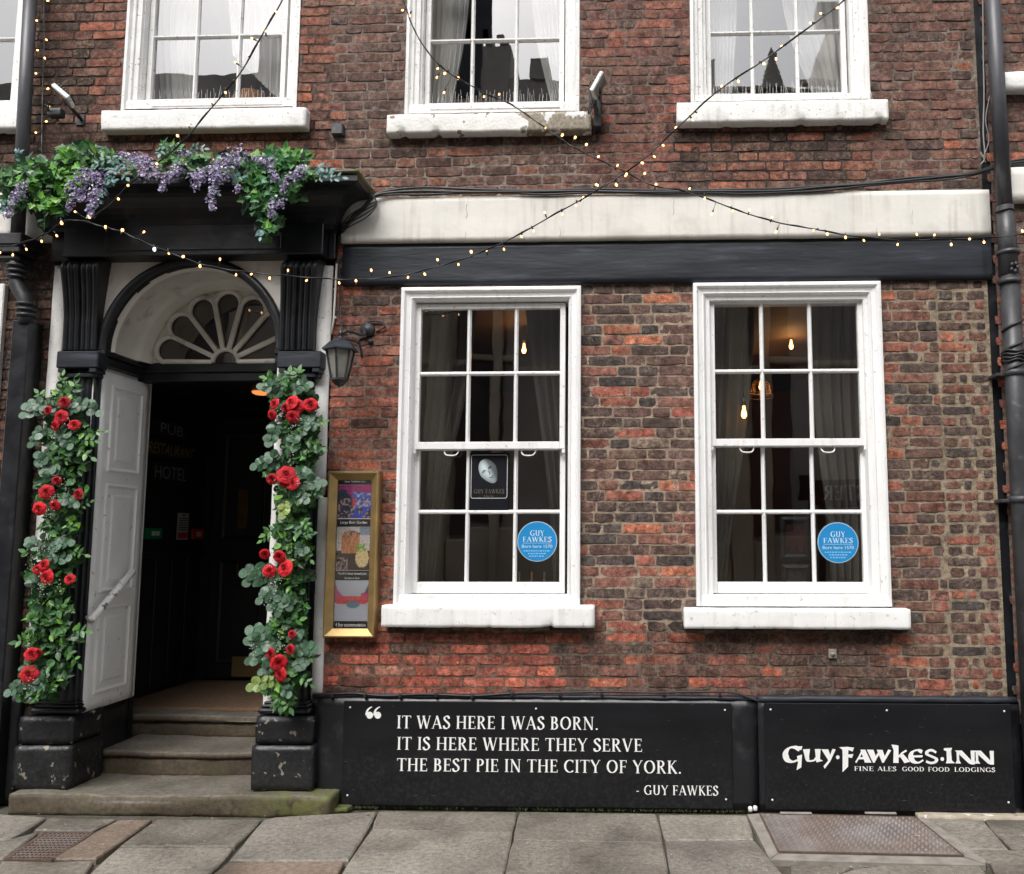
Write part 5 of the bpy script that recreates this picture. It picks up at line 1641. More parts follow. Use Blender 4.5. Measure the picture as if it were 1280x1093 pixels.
def f3(a, b_):
    c = mix3((.22, .23, .26), (.36, .37, .40), b_) if b_ > .55 else (.33, .34, .38)
    if b_ > .5 and abs(a - .5) > .3 + .55 * (b_ - .55): c = (.10, .08, .1)
    if b_ > .45 and (a < .28 and b_ < .85 - a): c = (.36, .08, .17)
    if a > .78 and .45 < b_ < .7: c = (.34, .05, .12)
    if .4 < b_ < .62 and .06 < a < .95: c = mix3((.42, .06, .06), (.5, .15, .13), nz(a * 12, b_ * 12))
    if ((a - .55) / .2) ** 2 + ((b_ - .4) / .09) ** 2 < 1: c = (.10, .17, .2)
    return c
pict(606.5, 648, f1); pict(659, 713, f2); pict(726, 776, f3)
def capt(v0, v1, txt, frac=.8, sub=None):
    z0, z1 = ZV(v1), ZV(v0); s = MB((.018, .016, .018)); s.add([(-iw, yp - .0005, z0), (iw, yp - .0005, z0), (iw, yp - .0005, z1), (-iw, yp - .0005, z1)], [(0, 1, 2, 3)])
    s.build('caption_strip', M['print'], t)
    hh = (z1 - z0) * (.46 if not sub else .34)
    sans(txt, 'caption', M['letter'], -iw * frac, iw * frac, z0 + (z1 - z0) * (.28 if not sub else .5), hh, yp - .0015, t)
    if sub: sans(sub, 'caption', M['letter'], -iw * .45, iw * .45, z0 + (z1 - z0) * .12, hh * .6, yp - .0015, t)
capt(598.5, 606, 'Guy Fawkes Inn', .62); capt(649, 658.5, 'Large Beer Garden'); capt(713.5, 725.5, "York's best loved pie", .85, 'the best in York'); capt(776.5, 786, '4 Star accommodation', .9)
s = MB(); s.box(-iw, iw, yp + .001, yp + .004, iz0, iz1); s.build('backing', M['white_worn'], t)
s = MB(); s.box(-iw, iw, yp - .01, yp - .0075, ZV(787), ZV(598)); s.build('pane', M['glass'], t)

# ------------------------------------------------------------------ window plaques and notice
def plaque(u, v, Y, label):
    c = P(u, v, Y); r = 24.5 / 1105 * (Y + 4.96) * 1.02
    t = thing('round_plaque', label, 'plaque', c, 'round blue plaques')
    t['category'] = 'plaque'
    def disc(rr_, y, m, nm, th=.004):
        s = MB(m[1]) if isinstance(m, tuple) else MB()
        N_ = 48; vs = [(rr_ * math.cos(2 * PI * i / N_), y, rr_ * math.sin(2 * PI * i / N_)) for i in range(N_)] + [(rr_ * math.cos(2 * PI * i / N_), y + th, rr_ * math.sin(2 * PI * i / N_)) for i in range(N_)]
        s.add(vs, [tuple(range(N_)), tuple(range(2 * N_ - 1, N_ - 1, -1))] + [(i, N_ + i, N_ + (i + 1) % N_, (i + 1) % N_) for i in range(N_)])
        fixn(s.build(nm, m[0] if isinstance(m, tuple) else m, t))
    disc(r, 0, (M['print'], (.33, .45, .55)), 'rim'); disc(r * .955, -.0012, (M['print'], (.016, .215, .49)), 'disc')
    s = MB((.5, .68, .8))
    ww = .36; text(s, 'GUY', -r * .36, r * .36, r * .28, r * .27, -.0022); text(s, 'FAWKES', -r * .72, r * .72, -.02 * r, r * .25, -.0022)
    s.box(-r * .72, r * .72, -.0022, -.002, -r * .09, -r * .075)
    s.build('lettering', M['print'], t)
    mm = tintless = plq
    sans('Born here 1570', 'lettering', mm, -r * .76, r * .76, -r * .32, r * .16, -.0022, t)
    s = MB((.2, .46, .7)); rr_ = random.Random(3)
    for k, (hw, zz) in enumerate(((.66, -.47), (.45, -.6), (.4, -.73))):
        x = -hw
        while x < hw - .03:
            l = rr_.uniform(.05, .13); s.box(x * r, min(hw, x + l) * r, -.0022, -.002, (zz - .03) * r, (zz + .03) * r); x += l + .035
    s.build('small_print', M['print'], t)
    return t
plq = pm('pale blue print', (.5, .68, .8), .5, .02)
plaque(671.5, 677, .058, 'round blue plaque in the window below the mask notice, nearest the lantern side')
plaque(1047.5, 678.5, .058, 'round blue plaque in the window nearest the grey drainpipe')
YQ = .066
nx0, nx1, nz0, nz1 = PX(587, 600, YQ), PX(636, 600, YQ), PZ(638, YQ, 612), PZ(566, YQ, 612)
t = thing('mask_notice', 'black card with a pale mask and thin white border behind the sash pane', 'notice', ((nx0 + nx1) / 2, YQ, nz0))
w, h = (nx1 - nx0) / 2, nz1 - nz0
s = MB((.006, .007, .011)); s.box(-w, w, .0, .003, 0, h); s.build('card', M['print'], t)
s = MB((.5, .52, .52))
cz0 = PZ(623, YQ, 612) - nz0; cz1 = PZ(569, YQ, 612) - nz0; cw = w * .92; rr_ = .012
pts = []
for (cx_, cz_, a0) in ((cw - rr_, cz1 - rr_, 0), (-cw + rr_, cz1 - rr_, 90), (-cw + rr_, cz0 + rr_, 180), (cw - rr_, cz0 + rr_, 270)):
    for k in range(6): pts.append((cx_ + rr_ * math.cos(R(a0 + k * 18)), cz_ + rr_ * math.sin(R(a0 + k * 18))))
pts.append(pts[0]); sweep(s, pts, .0035, 0, 0, 1, 1, -.0012, 0); s.build('border', M['print'], t)
# plain tilted mask: a pale oval with eye slits, nose and mouth
mk = MB(); ox, oz = .0, (cz0 + cz1) / 2 + .03; a_ = R(-34)
def mp(x, z, y=-.0015): return (ox + x * math.cos(a_) + z * math.sin(a_) * .9 - .004, y, oz + z * math.cos(a_) - x * math.sin(a_))
ring_ = []
for j in range(9):
    for i in range(28):
        t_ = 2 * PI * i / 28; r_ = j / 8
        x = .052 * r_ * math.cos(t_) * (1 - .28 * max(0, -math.sin(t_))); z = .078 * r_ * math.sin(t_)
        mk.v.append(mp(x, z, -.0015 - .012 * (1 - r_ * r_))); g_ = (.66 - .3 * r_ ** 3) * (1 - .8 * max(0, min(1, (x + .006) / .03))) 
        mk.c.append((g_ * .82, g_ * .95, g_))
for j in range(8):
    for i in range(28): mk.f.append((j * 28 + i, j * 28 + (i + 1) % 28, (j + 1) * 28 + (i + 1) % 28, (j + 1) * 28 + i)); mk.sm.append(True)
mk.build('mask', M['print'], t)
s = MB((.02, .03, .04))
def stroke(pts, wd, k=1): sweep(s, _sp([(mp(x, z)[0], mp(x, z)[2]) for x, z in pts], 5), wd, 0, 0, 1, 1, -.0155, k)
stroke([(-.034, .012), (-.022, .017), (-.01, .012)], .005); stroke([(.008, .012), (.02, .017), (.03, .012)], .005); stroke([(-.014, -.036), (0, -.04), (.014, -.036)], .004); stroke([(0, .005), (.004, -.014), (-.004, -.018)], .0025)
s.build('mask_feature', M['print'], t)
s = MB((.13, .11, .075)); text(s, 'GUY FAWKES', -cw * .84, cw * .84, PZ(617, YQ, 612) - nz0, .024, -.0014); text(s, 'INN', -cw * .28, cw * .28, PZ(622, YQ, 612) - nz0, .012, -.0014)
s.build('lettering', M['print'], t)

# ------------------------------------------------------------------ wall lantern
YL = -.26
lt = thing('wall_lantern', 'small black hexagonal lantern hanging from a rusty bracket by the doorway', 'lantern', P(424, 484, YL))
lo = Vector(lt.location)
def LP(u, v, Y=YL): return P(u, v, Y) - lo
ztop, zeav, zbot, zfin = LP(424, 423).z, LP(424, 437).z, LP(424, 476).z, LP(424, 484).z
rE, rT, rB = .098, .075, .042
def hexr(r, z, n=6, ph=PI / 6): return [(r * math.cos(ph + k * PI / 3), r * math.sin(ph + k * PI / 3), z) for k in range(n)]
s = MB(); A = hexr(rE, zeav - .008); B_ = hexr(rE, zeav); C_ = hexr(rE * .62, zeav + (ztop - zeav) * .6); D_ = hexr(.018, ztop)
for a, b_ in ((A, B_), (B_, C_), (C_, D_)):
    s.add(a + b_, [(k, (k + 1) % 6, 6 + (k + 1) % 6, 6 + k) for k in range(6)])
s.add(A, [(5, 4, 3, 2, 1, 0)]); s.lathe((0, 0, ztop), [(.018, 0), (.008, .012), (.016, .022), (.016, .03), (.006, .045), (.0, .06)], 10); fixn(s.build('roof', M['slate'], lt))
s = MB()
for k in range(6):
    a = PI / 6 + k * PI / 3; s.tube([(rT * math.cos(a), rT * math.sin(a), zeav - .008), (rB * math.cos(a), rB * math.sin(a), zbot)], .006, 6, smooth=False)
s.add(hexr(rB + .008, zbot) + hexr(rB + .008, zbot + .012), [(k, (k + 1) % 6, 6 + (k + 1) % 6, 6 + k) for k in range(6)] + [tuple(range(6)), tuple(range(11, 5, -1))])
s.lathe((0, 0, zbot), [(rB, 0), (.03, -.02), (.012, -.03), (.0, -.038)], 12); s.build('frame', M['iron'], lt)
for k in range(6):
    a, b_ = PI / 6 + k * PI / 3, PI / 6 + (k + 1) * PI / 3; s = MB()
    s.add([(rT * .97 * math.cos(a), rT * .97 * math.sin(a), zeav - .008), (rT * .97 * math.cos(b_), rT * .97 * math.sin(b_), zeav - .008), (rB * .97 * math.cos(b_), rB * .97 * math.sin(b_), zbot + .012), (rB * .97 * math.cos(a), rB * .97 * math.sin(a), zbot + .012)], [(0, 1, 2, 3)])
    s.build('pane', M['glass_lamp'], lt)
s = MB(); wp = P(460, 413, 0) - lo
s.tube(crv([Vector((0, 0, ztop + .02)), Vector((.03, .02, ztop + .045)), Vector((.09, .1, ztop + .04)), Vector((wp.x - .01, wp.y - .03, wp.z))], 6), .009, 8)
s.tube(crv([Vector((.02, .02, ztop + .0)), Vector((.07, .09, ztop - .01)), Vector((.08, .13, zeav - .02)), Vector((wp.x - .05, wp.y - .02, wp.z - .07)), Vector((wp.x, wp.y - .02, wp.z - .04))], 6), .006, 6)
s.lathe((wp.x, 0, 0), [(0, 0)], 3) if False else None
c = wp; s.tube([(c.x, c.y + .0, c.z), (c.x, c.y - .025, c.z)], [.045, .04], 12); s.tube([(c.x + .02, c.y, c.z - .07), (c.x + .02, c.y - .02, c.z - .07)], .016, 8)
s.tube(crv([Vector((c.x - .02, c.y - .02, c.z + .03)), Vector((c.x + .03, c.y - .02, c.z + .05)), Vector((c.x + .09, c.y - .02, c.z + .04)), Vector((c.x + .10, c.y - .02, c.z + .01)), Vector((c.x + .05, c.y - .01, c.z - .01))], 5), .005, 6)
s.build('bracket', M['rust'], lt).data.materials[0] = M['iron']
# conduit by the lantern
s = MB(); s.tube([P(421, 330, -.02), P(417, 400, -.02), P(414, 418, -.02)], .006, 8)
for v in (362, 397): c = P(418.6, v, -.02); s.lathe((c.x, c.y, c.z), [(.007, -.006), (.009, 0), (.007, .006)], 8)
tag(s.build('conduit', M['cream']), 'thin cream conduit pipe running down the white board above the lantern', 'pipe')
s = MB(); s.tube(crv([P(424, 330, -.03), P(425, 370, -.03), P(424, 400, -.04), P(430, 412, -.06), P(445, 412, -.05)], 6), .004, 6)
tag(s.build('lantern_cable', M['cable']), 'thin black cable dropping to the lantern bracket from the dark beam', 'cable')

# ------------------------------------------------------------------ floodlights, junction box, wires
def flood(u, v, Y, ang, tilt, wall_uv, label, w=.13, d=.09):
    c = P(u, v, Y); t = thing('floodlight', label, 'floodlight', c, 'floodlights under the upper windows')
    Mx = Matrix.Rotation(ang, 4, 'Y') @ Matrix.Rotation(tilt, 4, 'X')
    s = MB(); s.box(-w / 2, w / 2, -d / 2, d / 2, -.012, .012, .004, Mx); s.build('casing', M['white_worn'], t)
    s = MB(); s.box(-w / 2 + .008, w / 2 - .008, -d / 2 + .008, d / 2 - .008, -.0145, -.0125, 0, Mx); s.build('glass_face', M['glass_lamp'], t)
    s = MB()
    for k in range(6): s.box(-w / 2 + .012 + k * .019, -w / 2 + .016 + k * .019, -d / 2 + .01, d / 2 - .01, .0125, .03, 0, Mx)
    s.build('cooling_fin', M['iron'], t)
    wp = P(*wall_uv, 0) - c
    s = MB(); s.tube([(0, 0, -.01), (.01, .02, -.03), wp], .011, 8, smooth=False); s.box(wp.x - .025, wp.x + .025, wp.y - .012, wp.y, wp.z - .04, wp.z + .03, .003); s.build('arm', M['iron'], t)
    return t
flood(79, 120, -.22, R(40), R(-20), (102, 150), 'small pale floodlight on a slanting arm near the black downpipe')
s = MB(); s.rough(PX(62, 143, -.12), PX(80, 143, -.12), -.15, -.1, PZ(148, -.12, 70), PZ(137, -.12, 70), .01, .01, .001); s.tube([P(70, 140, -.12), P(72, 150, 0)], .006, 6); s.tube(crv([P(62, 128, -.2), P(60, 138, -.15), P(64, 145, -.13)], 5), .005, 6)
tag(s.build('light_sensor', M['iron']), 'small black sensor pod below the slanting floodlight arm', 'sensor')
t = flood(748, 107, -.2, R(-62), R(-15), (747, 122), 'pale floodlight turned on edge above its black post beside the weathered sill')
s = MB(); c = Vector(t.location); a = P(747, 118, -.06) - c; b_ = P(744, 160, -.06) - c
s.box(a.x - .02, a.x + .02, a.y - .02, a.y + .05, b_.z, a.z, .004); s.build('post', M['iron'], t)
for k in range(4):
    s = MB(); rr_ = random.Random(k); pts = [P(735 + rr_.uniform(0, 14), 118 + rr_.uniform(-4, 30), -.08 - .02 * k) - c for q in range(5)]
    s.tube(crv(pts, 5), .004, 5); s.build('lead', M['cable'], t)
for (u, v, lab) in ((868, 133, 'white floodlight end fixed beside the broken corner of the right upper sill'),):
    s = MB()
s = MB(); a = P(424, 165, -.0); s.box(a.x - .035, a.x + .035, -.035, 0, a.z - .035, a.z + .035, .004); s.box(a.x - .033, a.x + .033, -.045, -.036, a.z - .033, a.z + .033, .004)
tag(s.build('junction_box', M['pipe']), 'small square grey junction box on the brick between two upper windows', 'junction box')
s = MB(); a = P(1040, 817, 0); s.box(a.x - .022, a.x + .022, -.02, -.002, a.z - .025, a.z + .025, .004); s.tube([(a.x, -.02, a.z), (a.x, -.03, a.z)], .012, 8)
tag(s.build('wall_tag', M['concrete']), 'small pale square metal fixing in the brick below the window nearest the drainpipe', 'fixing')

def cable(name, pts, r, label, m='cable', cat='cable', Y=None, n=6, group=None):
    q = [P(p[0], p[1], p[2] if len(p) > 2 else Y) for p in pts]
    s = MB(); s.tube(crv(q, 6), r, n); return tag(s.build(name, M[m]), label, cat, group)
gB = 'black cables along the top of the white band'
lab_b = 'black service cable running along the top of the long white band'
labs = ('uppermost of the three black cables along the top of the white band', 'thickest and middle one of the black cables along the white band', 'lowest and thinnest black cable touching the top of the white band')
for k, dv in enumerate((0, 3, 5.5)):
    rr_ = random.Random(k + 20)
    pts = [(424 - k, 300 - k, -.03), (430, 286 + k, -.06), (441, 270 + k * 2, -.08), (455, 258 + k * 2, -.08), (468, 244 + dv * .5, -.08), (490, 238 + dv, -.07)]
    for u in range(530, 1181, 50): pts.append((u, 237.5 - (u - 490) * .002 + dv * (.9 if u < 1100 else .7) + rr_.uniform(-1.2, 1.2) - (5 * math.exp(-((u - 545) / 30) ** 2) if k == 0 else 0) - max(0, u - 980) * .08, -.065))
    pts += [(1215, 216 + dv * .6, -.07), (1246, 207 + dv * .6, -.03), (1275, 200 + dv, -.03), (1330, 196 + dv, -.03)]
    cable('service_cable', pts, (.0075, .0095, .0065)[k], labs[k], group=gB)
for k in range(4):
    cable('cable_loop', [(424 + k, 290 - 3 * k, -.05), (440, 282 - k * 5, -.1 - .01 * k), (458, 272 - k * 5, -.11), (470, 258 - k * 2, -.1), (468 - k, 246, -.09), (455, 236, -.11), (445, 232 - k, -.2)], .0035, 'thin wire looped round the end of the black door hood', group='wires looped round the hood end', m='cable')
cable('hanging_wire', [(1228, -60), (1229, 60), (1230, 120), (1229, 165), (1231, 196), (1226, 206)], .0045, 'pale grey wire hanging down the brick beside the tall drainpipe', 'grey_cable', Y=-.02)
cable('hanging_wire', [(1237, 120), (1232, 150), (1236, 175), (1229, 196), (1226, 190), (1232, 204)], .003, 'short tangled pale wire end beside the tall drainpipe', 'grey_cable', Y=-.025)
cable('hood_wire', [(55, -60), (55, 60), (53, 120), (52, 200)], .0025, 'thin grey wire dropping down the dark brick into the ivy', 'grey_cable', Y=-.05)
# ------------------------------------------------------------------ ground, pavement, cellar flap
g = MB(); g.add([(-60, -90, -.14), (60, -90, -.14), (60, 8, -.14), (-60, 8, -.14)], [(0, 1, 2, 3)])
tag(g.build('road', M['asphalt']), kind='structure')
g = MB(); g.box(-40, 40, -2.5, .6, -.13, -.026); pav = tag(g.build('pavement', M['ground']), kind='structure')
g = MB()
for k in range(-30, 31): g.rough(k * .9 + .004, k * .9 + .896, -2.66, -2.505, -.16, -.004, .3, .012, .003, 4, k)
tag(g.build('kerb', M['concrete'], pav), kind='stuff')
SL = [(.195, .175, .145), (.213, .193, .161), (.178, .16, .132), (.192, .174, .148), (.205, .182, .146), (.195, .148, .112)]
rs = random.Random(4)
def slab(px, col=None, world=None, z=0.0, name='paving_slab', crack=.0):
    pts = [G(u, v) for u, v in px] if world is None else [Vector((a, b, 0)) for a, b in world]
    c = sum(pts, Vector()) / len(pts)
    # densify and roughen the outline
    out = []
    n = len(pts)
    for i in range(n):
        a, b = pts[i], pts[(i + 1) % n]; m = max(1, int((b - a).length / .12))
        for k in range(m):
            p = a.lerp(b, k / m); d = (c - p).normalized()
            out.append(p + d * (.003 + .0035 * nz(p.x * 12, p.y * 12, 3) + (.006 if k == 0 else 0)))
    k = len(out); tz = [rs.uniform(-.003, .003) + z for _ in range(3)]
    def top(p, e): d = p - c; return tz[0] + d.x * rs_t[0] + d.y * rs_t[1] + e
    rs_t = (rs.uniform(-.006, .006), rs.uniform(-.006, .006))
    s = MB(col or SL[rs.randrange(5)])
    vs = [(p.x, p.y, -.05) for p in out] + [(p.x, p.y, top(p, -.006)) for p in out]
    inn_ = [p + (c - p).normalized() * .009 for p in out]
    vs += [(p.x, p.y, top(p, 0)) for p in inn_] + [(c.x, c.y, top(c, .001))]
    fs = []
    for i in range(k):
        j = (i + 1) % k
        fs += [(i, j, k + j, k + i), (k + i, k + j, 2 * k + j, 2 * k + i), (2 * k + i, 2 * k + j, 3 * k)]
    s.add(vs, fs); o = s.build(name, M['slab'], pav)
    bz = o.data; 
    return fixn(o)
J1 = [(335, 1008), (329, 1024), (300, 1057), (273, 1080), (250, 1102)]
def wpts(l): return l
PAVE = [
 ([(472, 1014), (648, 1014), (642, 1040), (463, 1037)], 0), ([(463, 1037), (642, 1040), (630, 1098), (422, 1098)], 1),
 ([(648, 1014), (822, 1017), (830, 1053), (640, 1049)], 0), ([(640, 1049), (830, 1053), (838, 1098), (628, 1098)], 2),
 ([(822, 1017), (935, 1018), (944, 1049), (830, 1050)], 1), ([(830, 1050), (944, 1049), (968, 1076), (985, 1098), (838, 1098)], 3),
 ([(344, 1021), (472, 1014), (447, 1060), (437, 1076), (285, 1076), (300, 1057), (329, 1024)], 3), ([(283, 1077), (433, 1076), (421, 1098), (255, 1098)], 5),
 ([(195, 1024), (329, 1024), (295, 1058), (147, 1058)], 2), ([(147, 1058), (295, 1058), (258, 1098), (104, 1098)], 1),
 ([(150, 1024), (192, 1024), (120, 1075), (76, 1075), (66, 1075), (118, 1040)], 5), ([(66, 1076), (120, 1075), (104, 1098), (-10, 1098), (0, 1076)], 4),
 ([(60, 1022), (148, 1024), (118, 1038), (54, 1038), (40, 1037)], 2), ([(0, 1018), (60, 1022), (14, 1050), (-60, 1050)], 3), ([(14, 1050), (50, 1040), (5, 1075), (-90, 1075), (-60, 1052)], 2),
 ([(-10, 1076), (0, 1076), (-10, 1098), (-120, 1098), (-92, 1076)], 1),
 ([(985, 1079), (1100, 1081), (1060, 1086), (1030, 1098), (988, 1098)], 2), ([(1100, 1081), (1228, 1082), (1240, 1098), (1034, 1098), (1064, 1087)], 0),
 ([(1158, 1023), (1229, 1024), (1262, 1061), (1205, 1061)], 1), ([(1229, 1024), (1290, 1025), (1330, 1044), (1246, 1044)], 0), ([(1246, 1044), (1330, 1044), (1350, 1061), (1263, 1061)], 3),
 ([(1205, 1062), (1350, 1062), (1380, 1098), (1246, 1098), (1236, 1080)], 2), ([(1290, 1025), (1400, 1025), (1440, 1061), (1350, 1061)], 1), ([(1350, 1062), (1440, 1062), (1500, 1098), (1380, 1098)], 4)]
for px, ci in PAVE:
    k = rs.uniform(.9, 1.08); c = SL[ci]; slab(px, tuple(q * k for q in c))
# further slabs to the kerb and beyond both sides
yf = G(640, 1098).y
s = MB(); rest_pts = []
far = MB()
def slab_stuff(x0, x1, y0, y1):
    c = SL[rs.randrange(5)]; kf = rs.uniform(.85, 1.1); far.col = tuple(q * kf for q in c)
    z = rs.uniform(-.004, .001); far.rough(x0 + .006, x1 - .006, y0 + .006, y1 - .006, -.05, z, .5, .008, .001, 3)
y = yf
for row in range(3):
    y1 = y; y0 = max(-2.5, y - rs.uniform(.48, .62)); x = -14 + rs.uniform(0, .5)
    while x < 14:
        w_ = rs.uniform(.6, 1.0); slab_stuff(x, x + w_, y0, y1); x += w_
    y = y0
for xr in ((-14, G(-100, 1050).x - .25), (G(1500, 1050).x, 14)):
    for y0, y1 in ((yf, -.45), (-.45, -.06)):
        x = xr[0]
        while x < xr[1]: w_ = min(rs.uniform(.5, .9), xr[1] - x); slab_stuff(x, x + w_, y0, y1); x += w_ + .001
tag(far.build('paving_slabs', M['slab'], pav), kind='stuff')
# cellar flap
def gz(u, v, z=.004): p = G(u, v); return (p.x, p.y, z)
cf = thing('cellar_flap', 'rusty chequer plate cellar flap in the pavement under the inn name board', 'hatch', G(1075, 1045))
co = Vector(cf.location)
TL, TR, BR, BL = G(950, 1017.5), G(1144, 1022), G(1204, 1070), G(973, 1065)
s = MB(); s.add([tuple(Vector((p.x, p.y, -.012)) - co) for p in (TL, TR, BR, BL)] + [tuple(Vector((p.x, p.y, .001)) - co) for p in (TL, TR, BR, BL)], [(0, 3, 2, 1), (4, 5, 6, 7), (0, 1, 5, 4), (1, 2, 6, 5), (2, 3, 7, 6), (3, 0, 4, 7)])
fixn(s.build('plate', M['plate'], cf))
s = MB(); nu, nv = 48, 26
for i in range(nu):
    for j in range(nv):
        a, b_ = (i + .5 + .5 * (j % 2)) / (nu + .5), (j + .5) / nv
        p = TL.lerp(TR, a).lerp(BL.lerp(BR, a), b_) - co
        an = PI / 4 if (i + j) % 2 else -PI / 4; cx_, sx_ = math.cos(an), math.sin(an); l, w_ = .0085, .0032
        s.add([(p.x + q * cx_ * l - r_ * sx_ * w_, p.y + q * sx_ * l + r_ * cx_ * w_, .001 + h_) for q, r_, h_ in ((-1, 0, 0), (0, -1, 0), (1, 0, 0), (0, 1, 0), (0, 0, .004))], [(0, 1, 4), (1, 2, 4), (2, 3, 4), (3, 0, 4)])
tag(s.build('tread_pattern', M['plate'], cf), kind='stuff')
s = MB()
for a, b_ in ((TL, TR), (TR, BR), (BR, BL), (BL, TL)):
    d = (b_ - a).normalized(); nr = Vector((-d.y, d.x, 0)) * .005
    s.add([tuple(Vector((q.x, q.y, z)) - co) for z in (-.012, .004) for q in (a - nr, b_ - nr, b_ + nr, a + nr)], [(0, 3, 2, 1), (4, 5, 6, 7), (0, 1, 5, 4), (1, 2, 6, 5), (2, 3, 7, 6), (3, 0, 4, 7)])
fixn(s.build('iron_rim', M['rust'], cf))
for ua, ub in ((975, 1016), (1081, 1122)):
    s = MB(); a, b_ = G(ua, 1018.5) - co, G(ub, 1020.5) - co; s.box(a.x, b_.x, a.y - .012, a.y + .012, .004, .012, .003); s.build('hinge', M['concrete'], cf)
s = MB()
for px, r_ in (([(934, 1018), (950, 1017), (973, 1066), (962, 1074)], 1), ([(962, 1075), (973, 1067), (1204, 1072), (1232, 1081), (1222, 1082)], 2), ([(1146, 1022), (1158, 1023), (1232, 1074), (1232, 1080), (1206, 1071)], 3)):
    pts = [G(u, v) for u, v in px]; m = len(pts)
    s.add([(p.x, p.y, z) for z in (-.05, .0) for p in pts], [tuple(range(m))[::-1], tuple(range(m, 2 * m))] + [(i, (i + 1) % m, m + (i + 1) % m, m + i) for i in range(m)])
fixn(s.build('concrete_surround', M['concrete'], pav))
for k, (u, v) in enumerate(((938, 1012), (944, 1011))):
    s = MB(); p = G(u, v + 3); s.rough(p.x - .011, p.x + .011, p.y - .014, p.y + .01, -.0, .028, .008, .008, .002, 40, k)
    tag(s.build('painted_stub', M['white_worn']), ('white painted stub at the wall foot, farther from the cellar flap' if k == 0 else 'white painted stub at the wall foot, touching the cellar flap corner'), 'stub')
s = MB(); s.rough(G(1148, 1020).x, G(1400, 1020).x, G(1200, 1021.5).y, G(1200, 1014).y, -.03, .003, .04, .003, .003, 18); s.build('painted_edge', M['stone_sill'], pav)
s = MB(); s.rough(G(404, 1012).x, G(436, 1012).x, G(430, 1013).y, -.04, -.02, .008, .02, .006, .006, 22); s.build('mossy_stone', M['mossy'], pav)
# small iron drain cover
dcv = thing('drain_cover', 'small rusty iron drain cover with raised studs in the stone pavement', 'drain cover', G(62, 1058))
co = Vector(dcv.location); TL, TR, BR, BL = G(56, 1041), G(116, 1041), G(66, 1074.5), G(6, 1074.5)
s = MB(); s.add([tuple(Vector((p.x, p.y, z)) - co) for z in (-.02, -.001) for p in (TL, TR, BR, BL)], [(0, 3, 2, 1), (4, 5, 6, 7), (0, 1, 5, 4), (1, 2, 6, 5), (2, 3, 7, 6), (3, 0, 4, 7)]); fixn(s.build('plate', M['plate'], dcv))
s = MB()
for i in range(11):
    for j in range(11):
        a, b_ = (i + .7) / 11.4, (j + .7) / 11.4; p = TL.lerp(TR, a).lerp(BL.lerp(BR, a), b_) - co
        s.box(p.x - .006, p.x + .006, p.y - .006, p.y + .006, -.001, .004, .001)
s.build('studs', M['rust'], dcv)
for nm, a, b_ in (('rim', TL, TR), ('rim', TR, BR), ('rim', BR, BL), ('rim', BL, TL)):
    s = MB(); d = (b_ - a).normalized(); nr = Vector((-d.y, d.x, 0)) * .007
    s.add([tuple(Vector((q.x, q.y, z)) - co) for z in (-.02, .002) for q in (a - nr, b_ - nr, b_ + nr, a + nr)], [(0, 3, 2, 1), (4, 5, 6, 7), (0, 1, 5, 4), (1, 2, 6, 5), (2, 3, 7, 6), (3, 0, 4, 7)]); fixn(s.build(nm, M['rust'], dcv))
# moss and weeds at the wall foot
rw = random.Random(8); s = MB()
for k in range(620):
    u = rw.choice((rw.uniform(405, 940), rw.uniform(405, 470), rw.uniform(640, 930)))
    p = G(u, 1012); y = -.064 - abs(rw.gauss(0, .014)) - (.03 if u < 440 and rw.random() < .5 else 0)
    h = rw.uniform(.002, .009) * (1.8 if rw.random() < .06 else 1); a = rw.uniform(0, 6.28); w_ = rw.uniform(.002, .004)
    g_ = rw.uniform(.6, 1.3); s.col = (.075 * g_, .085 * g_, .035 * g_)
    s.add([(p.x - w_ * math.cos(a), y - w_ * math.sin(a), -.006), (p.x + w_ * math.cos(a), y + w_ * math.sin(a), -.006), (p.x + rw.uniform(-.006, .006), y + rw.uniform(-.006, .004), h)], [(0, 1, 2)])
for (u, v) in ((840, 868), (848, 867), (1188, 872), (815, 867)):
    for k in range(14):
        p = P(u + rw.uniform(-5, 5), v, -.045); a = rw.uniform(-1, 1); s.col = (.06, .17, .03)
        s.add([(p.x - .003, p.y, p.z), (p.x + .003, p.y, p.z), (p.x + .02 * a, p.y - rw.uniform(0, .02), p.z + rw.uniform(.005, .022))], [(0, 1, 2)])
tag(s.build('moss', M['leaf']), 'low moss and tiny weeds along the foot of the wall', 'moss', kind='stuff')

# specks of litter, lichen and gum on the stones
s = MB()
for k in range(260):
    u, v = rw.uniform(-60, 1340), rw.uniform(1018, 1096); p = G(u, v); r_ = rw.uniform(.0015, .006) * (1.8 if rw.random() < .06 else 1); n_ = rw.randrange(5, 8)
    s.col = rw.choice(((.4, .38, .33), (.3, .27, .22), (.45, .44, .4), (.06, .05, .035), (.12, .1, .05), (.2, .09, .03)))
    s.add([(p.x + r_ * rw.uniform(.5, 1.1) * math.cos(2 * PI * i / n_), p.y + r_ * rw.uniform(.5, 1.1) * math.sin(2 * PI * i / n_), .0055) for i in range(n_)] + [(p.x, p.y, .0075)], [(i, (i + 1) % n_, n_) for i in range(n_)])
tag(s.build('litter', M['print']), 'tiny specks of litter, petals and gum scattered on the pavement', 'litter', kind='stuff')

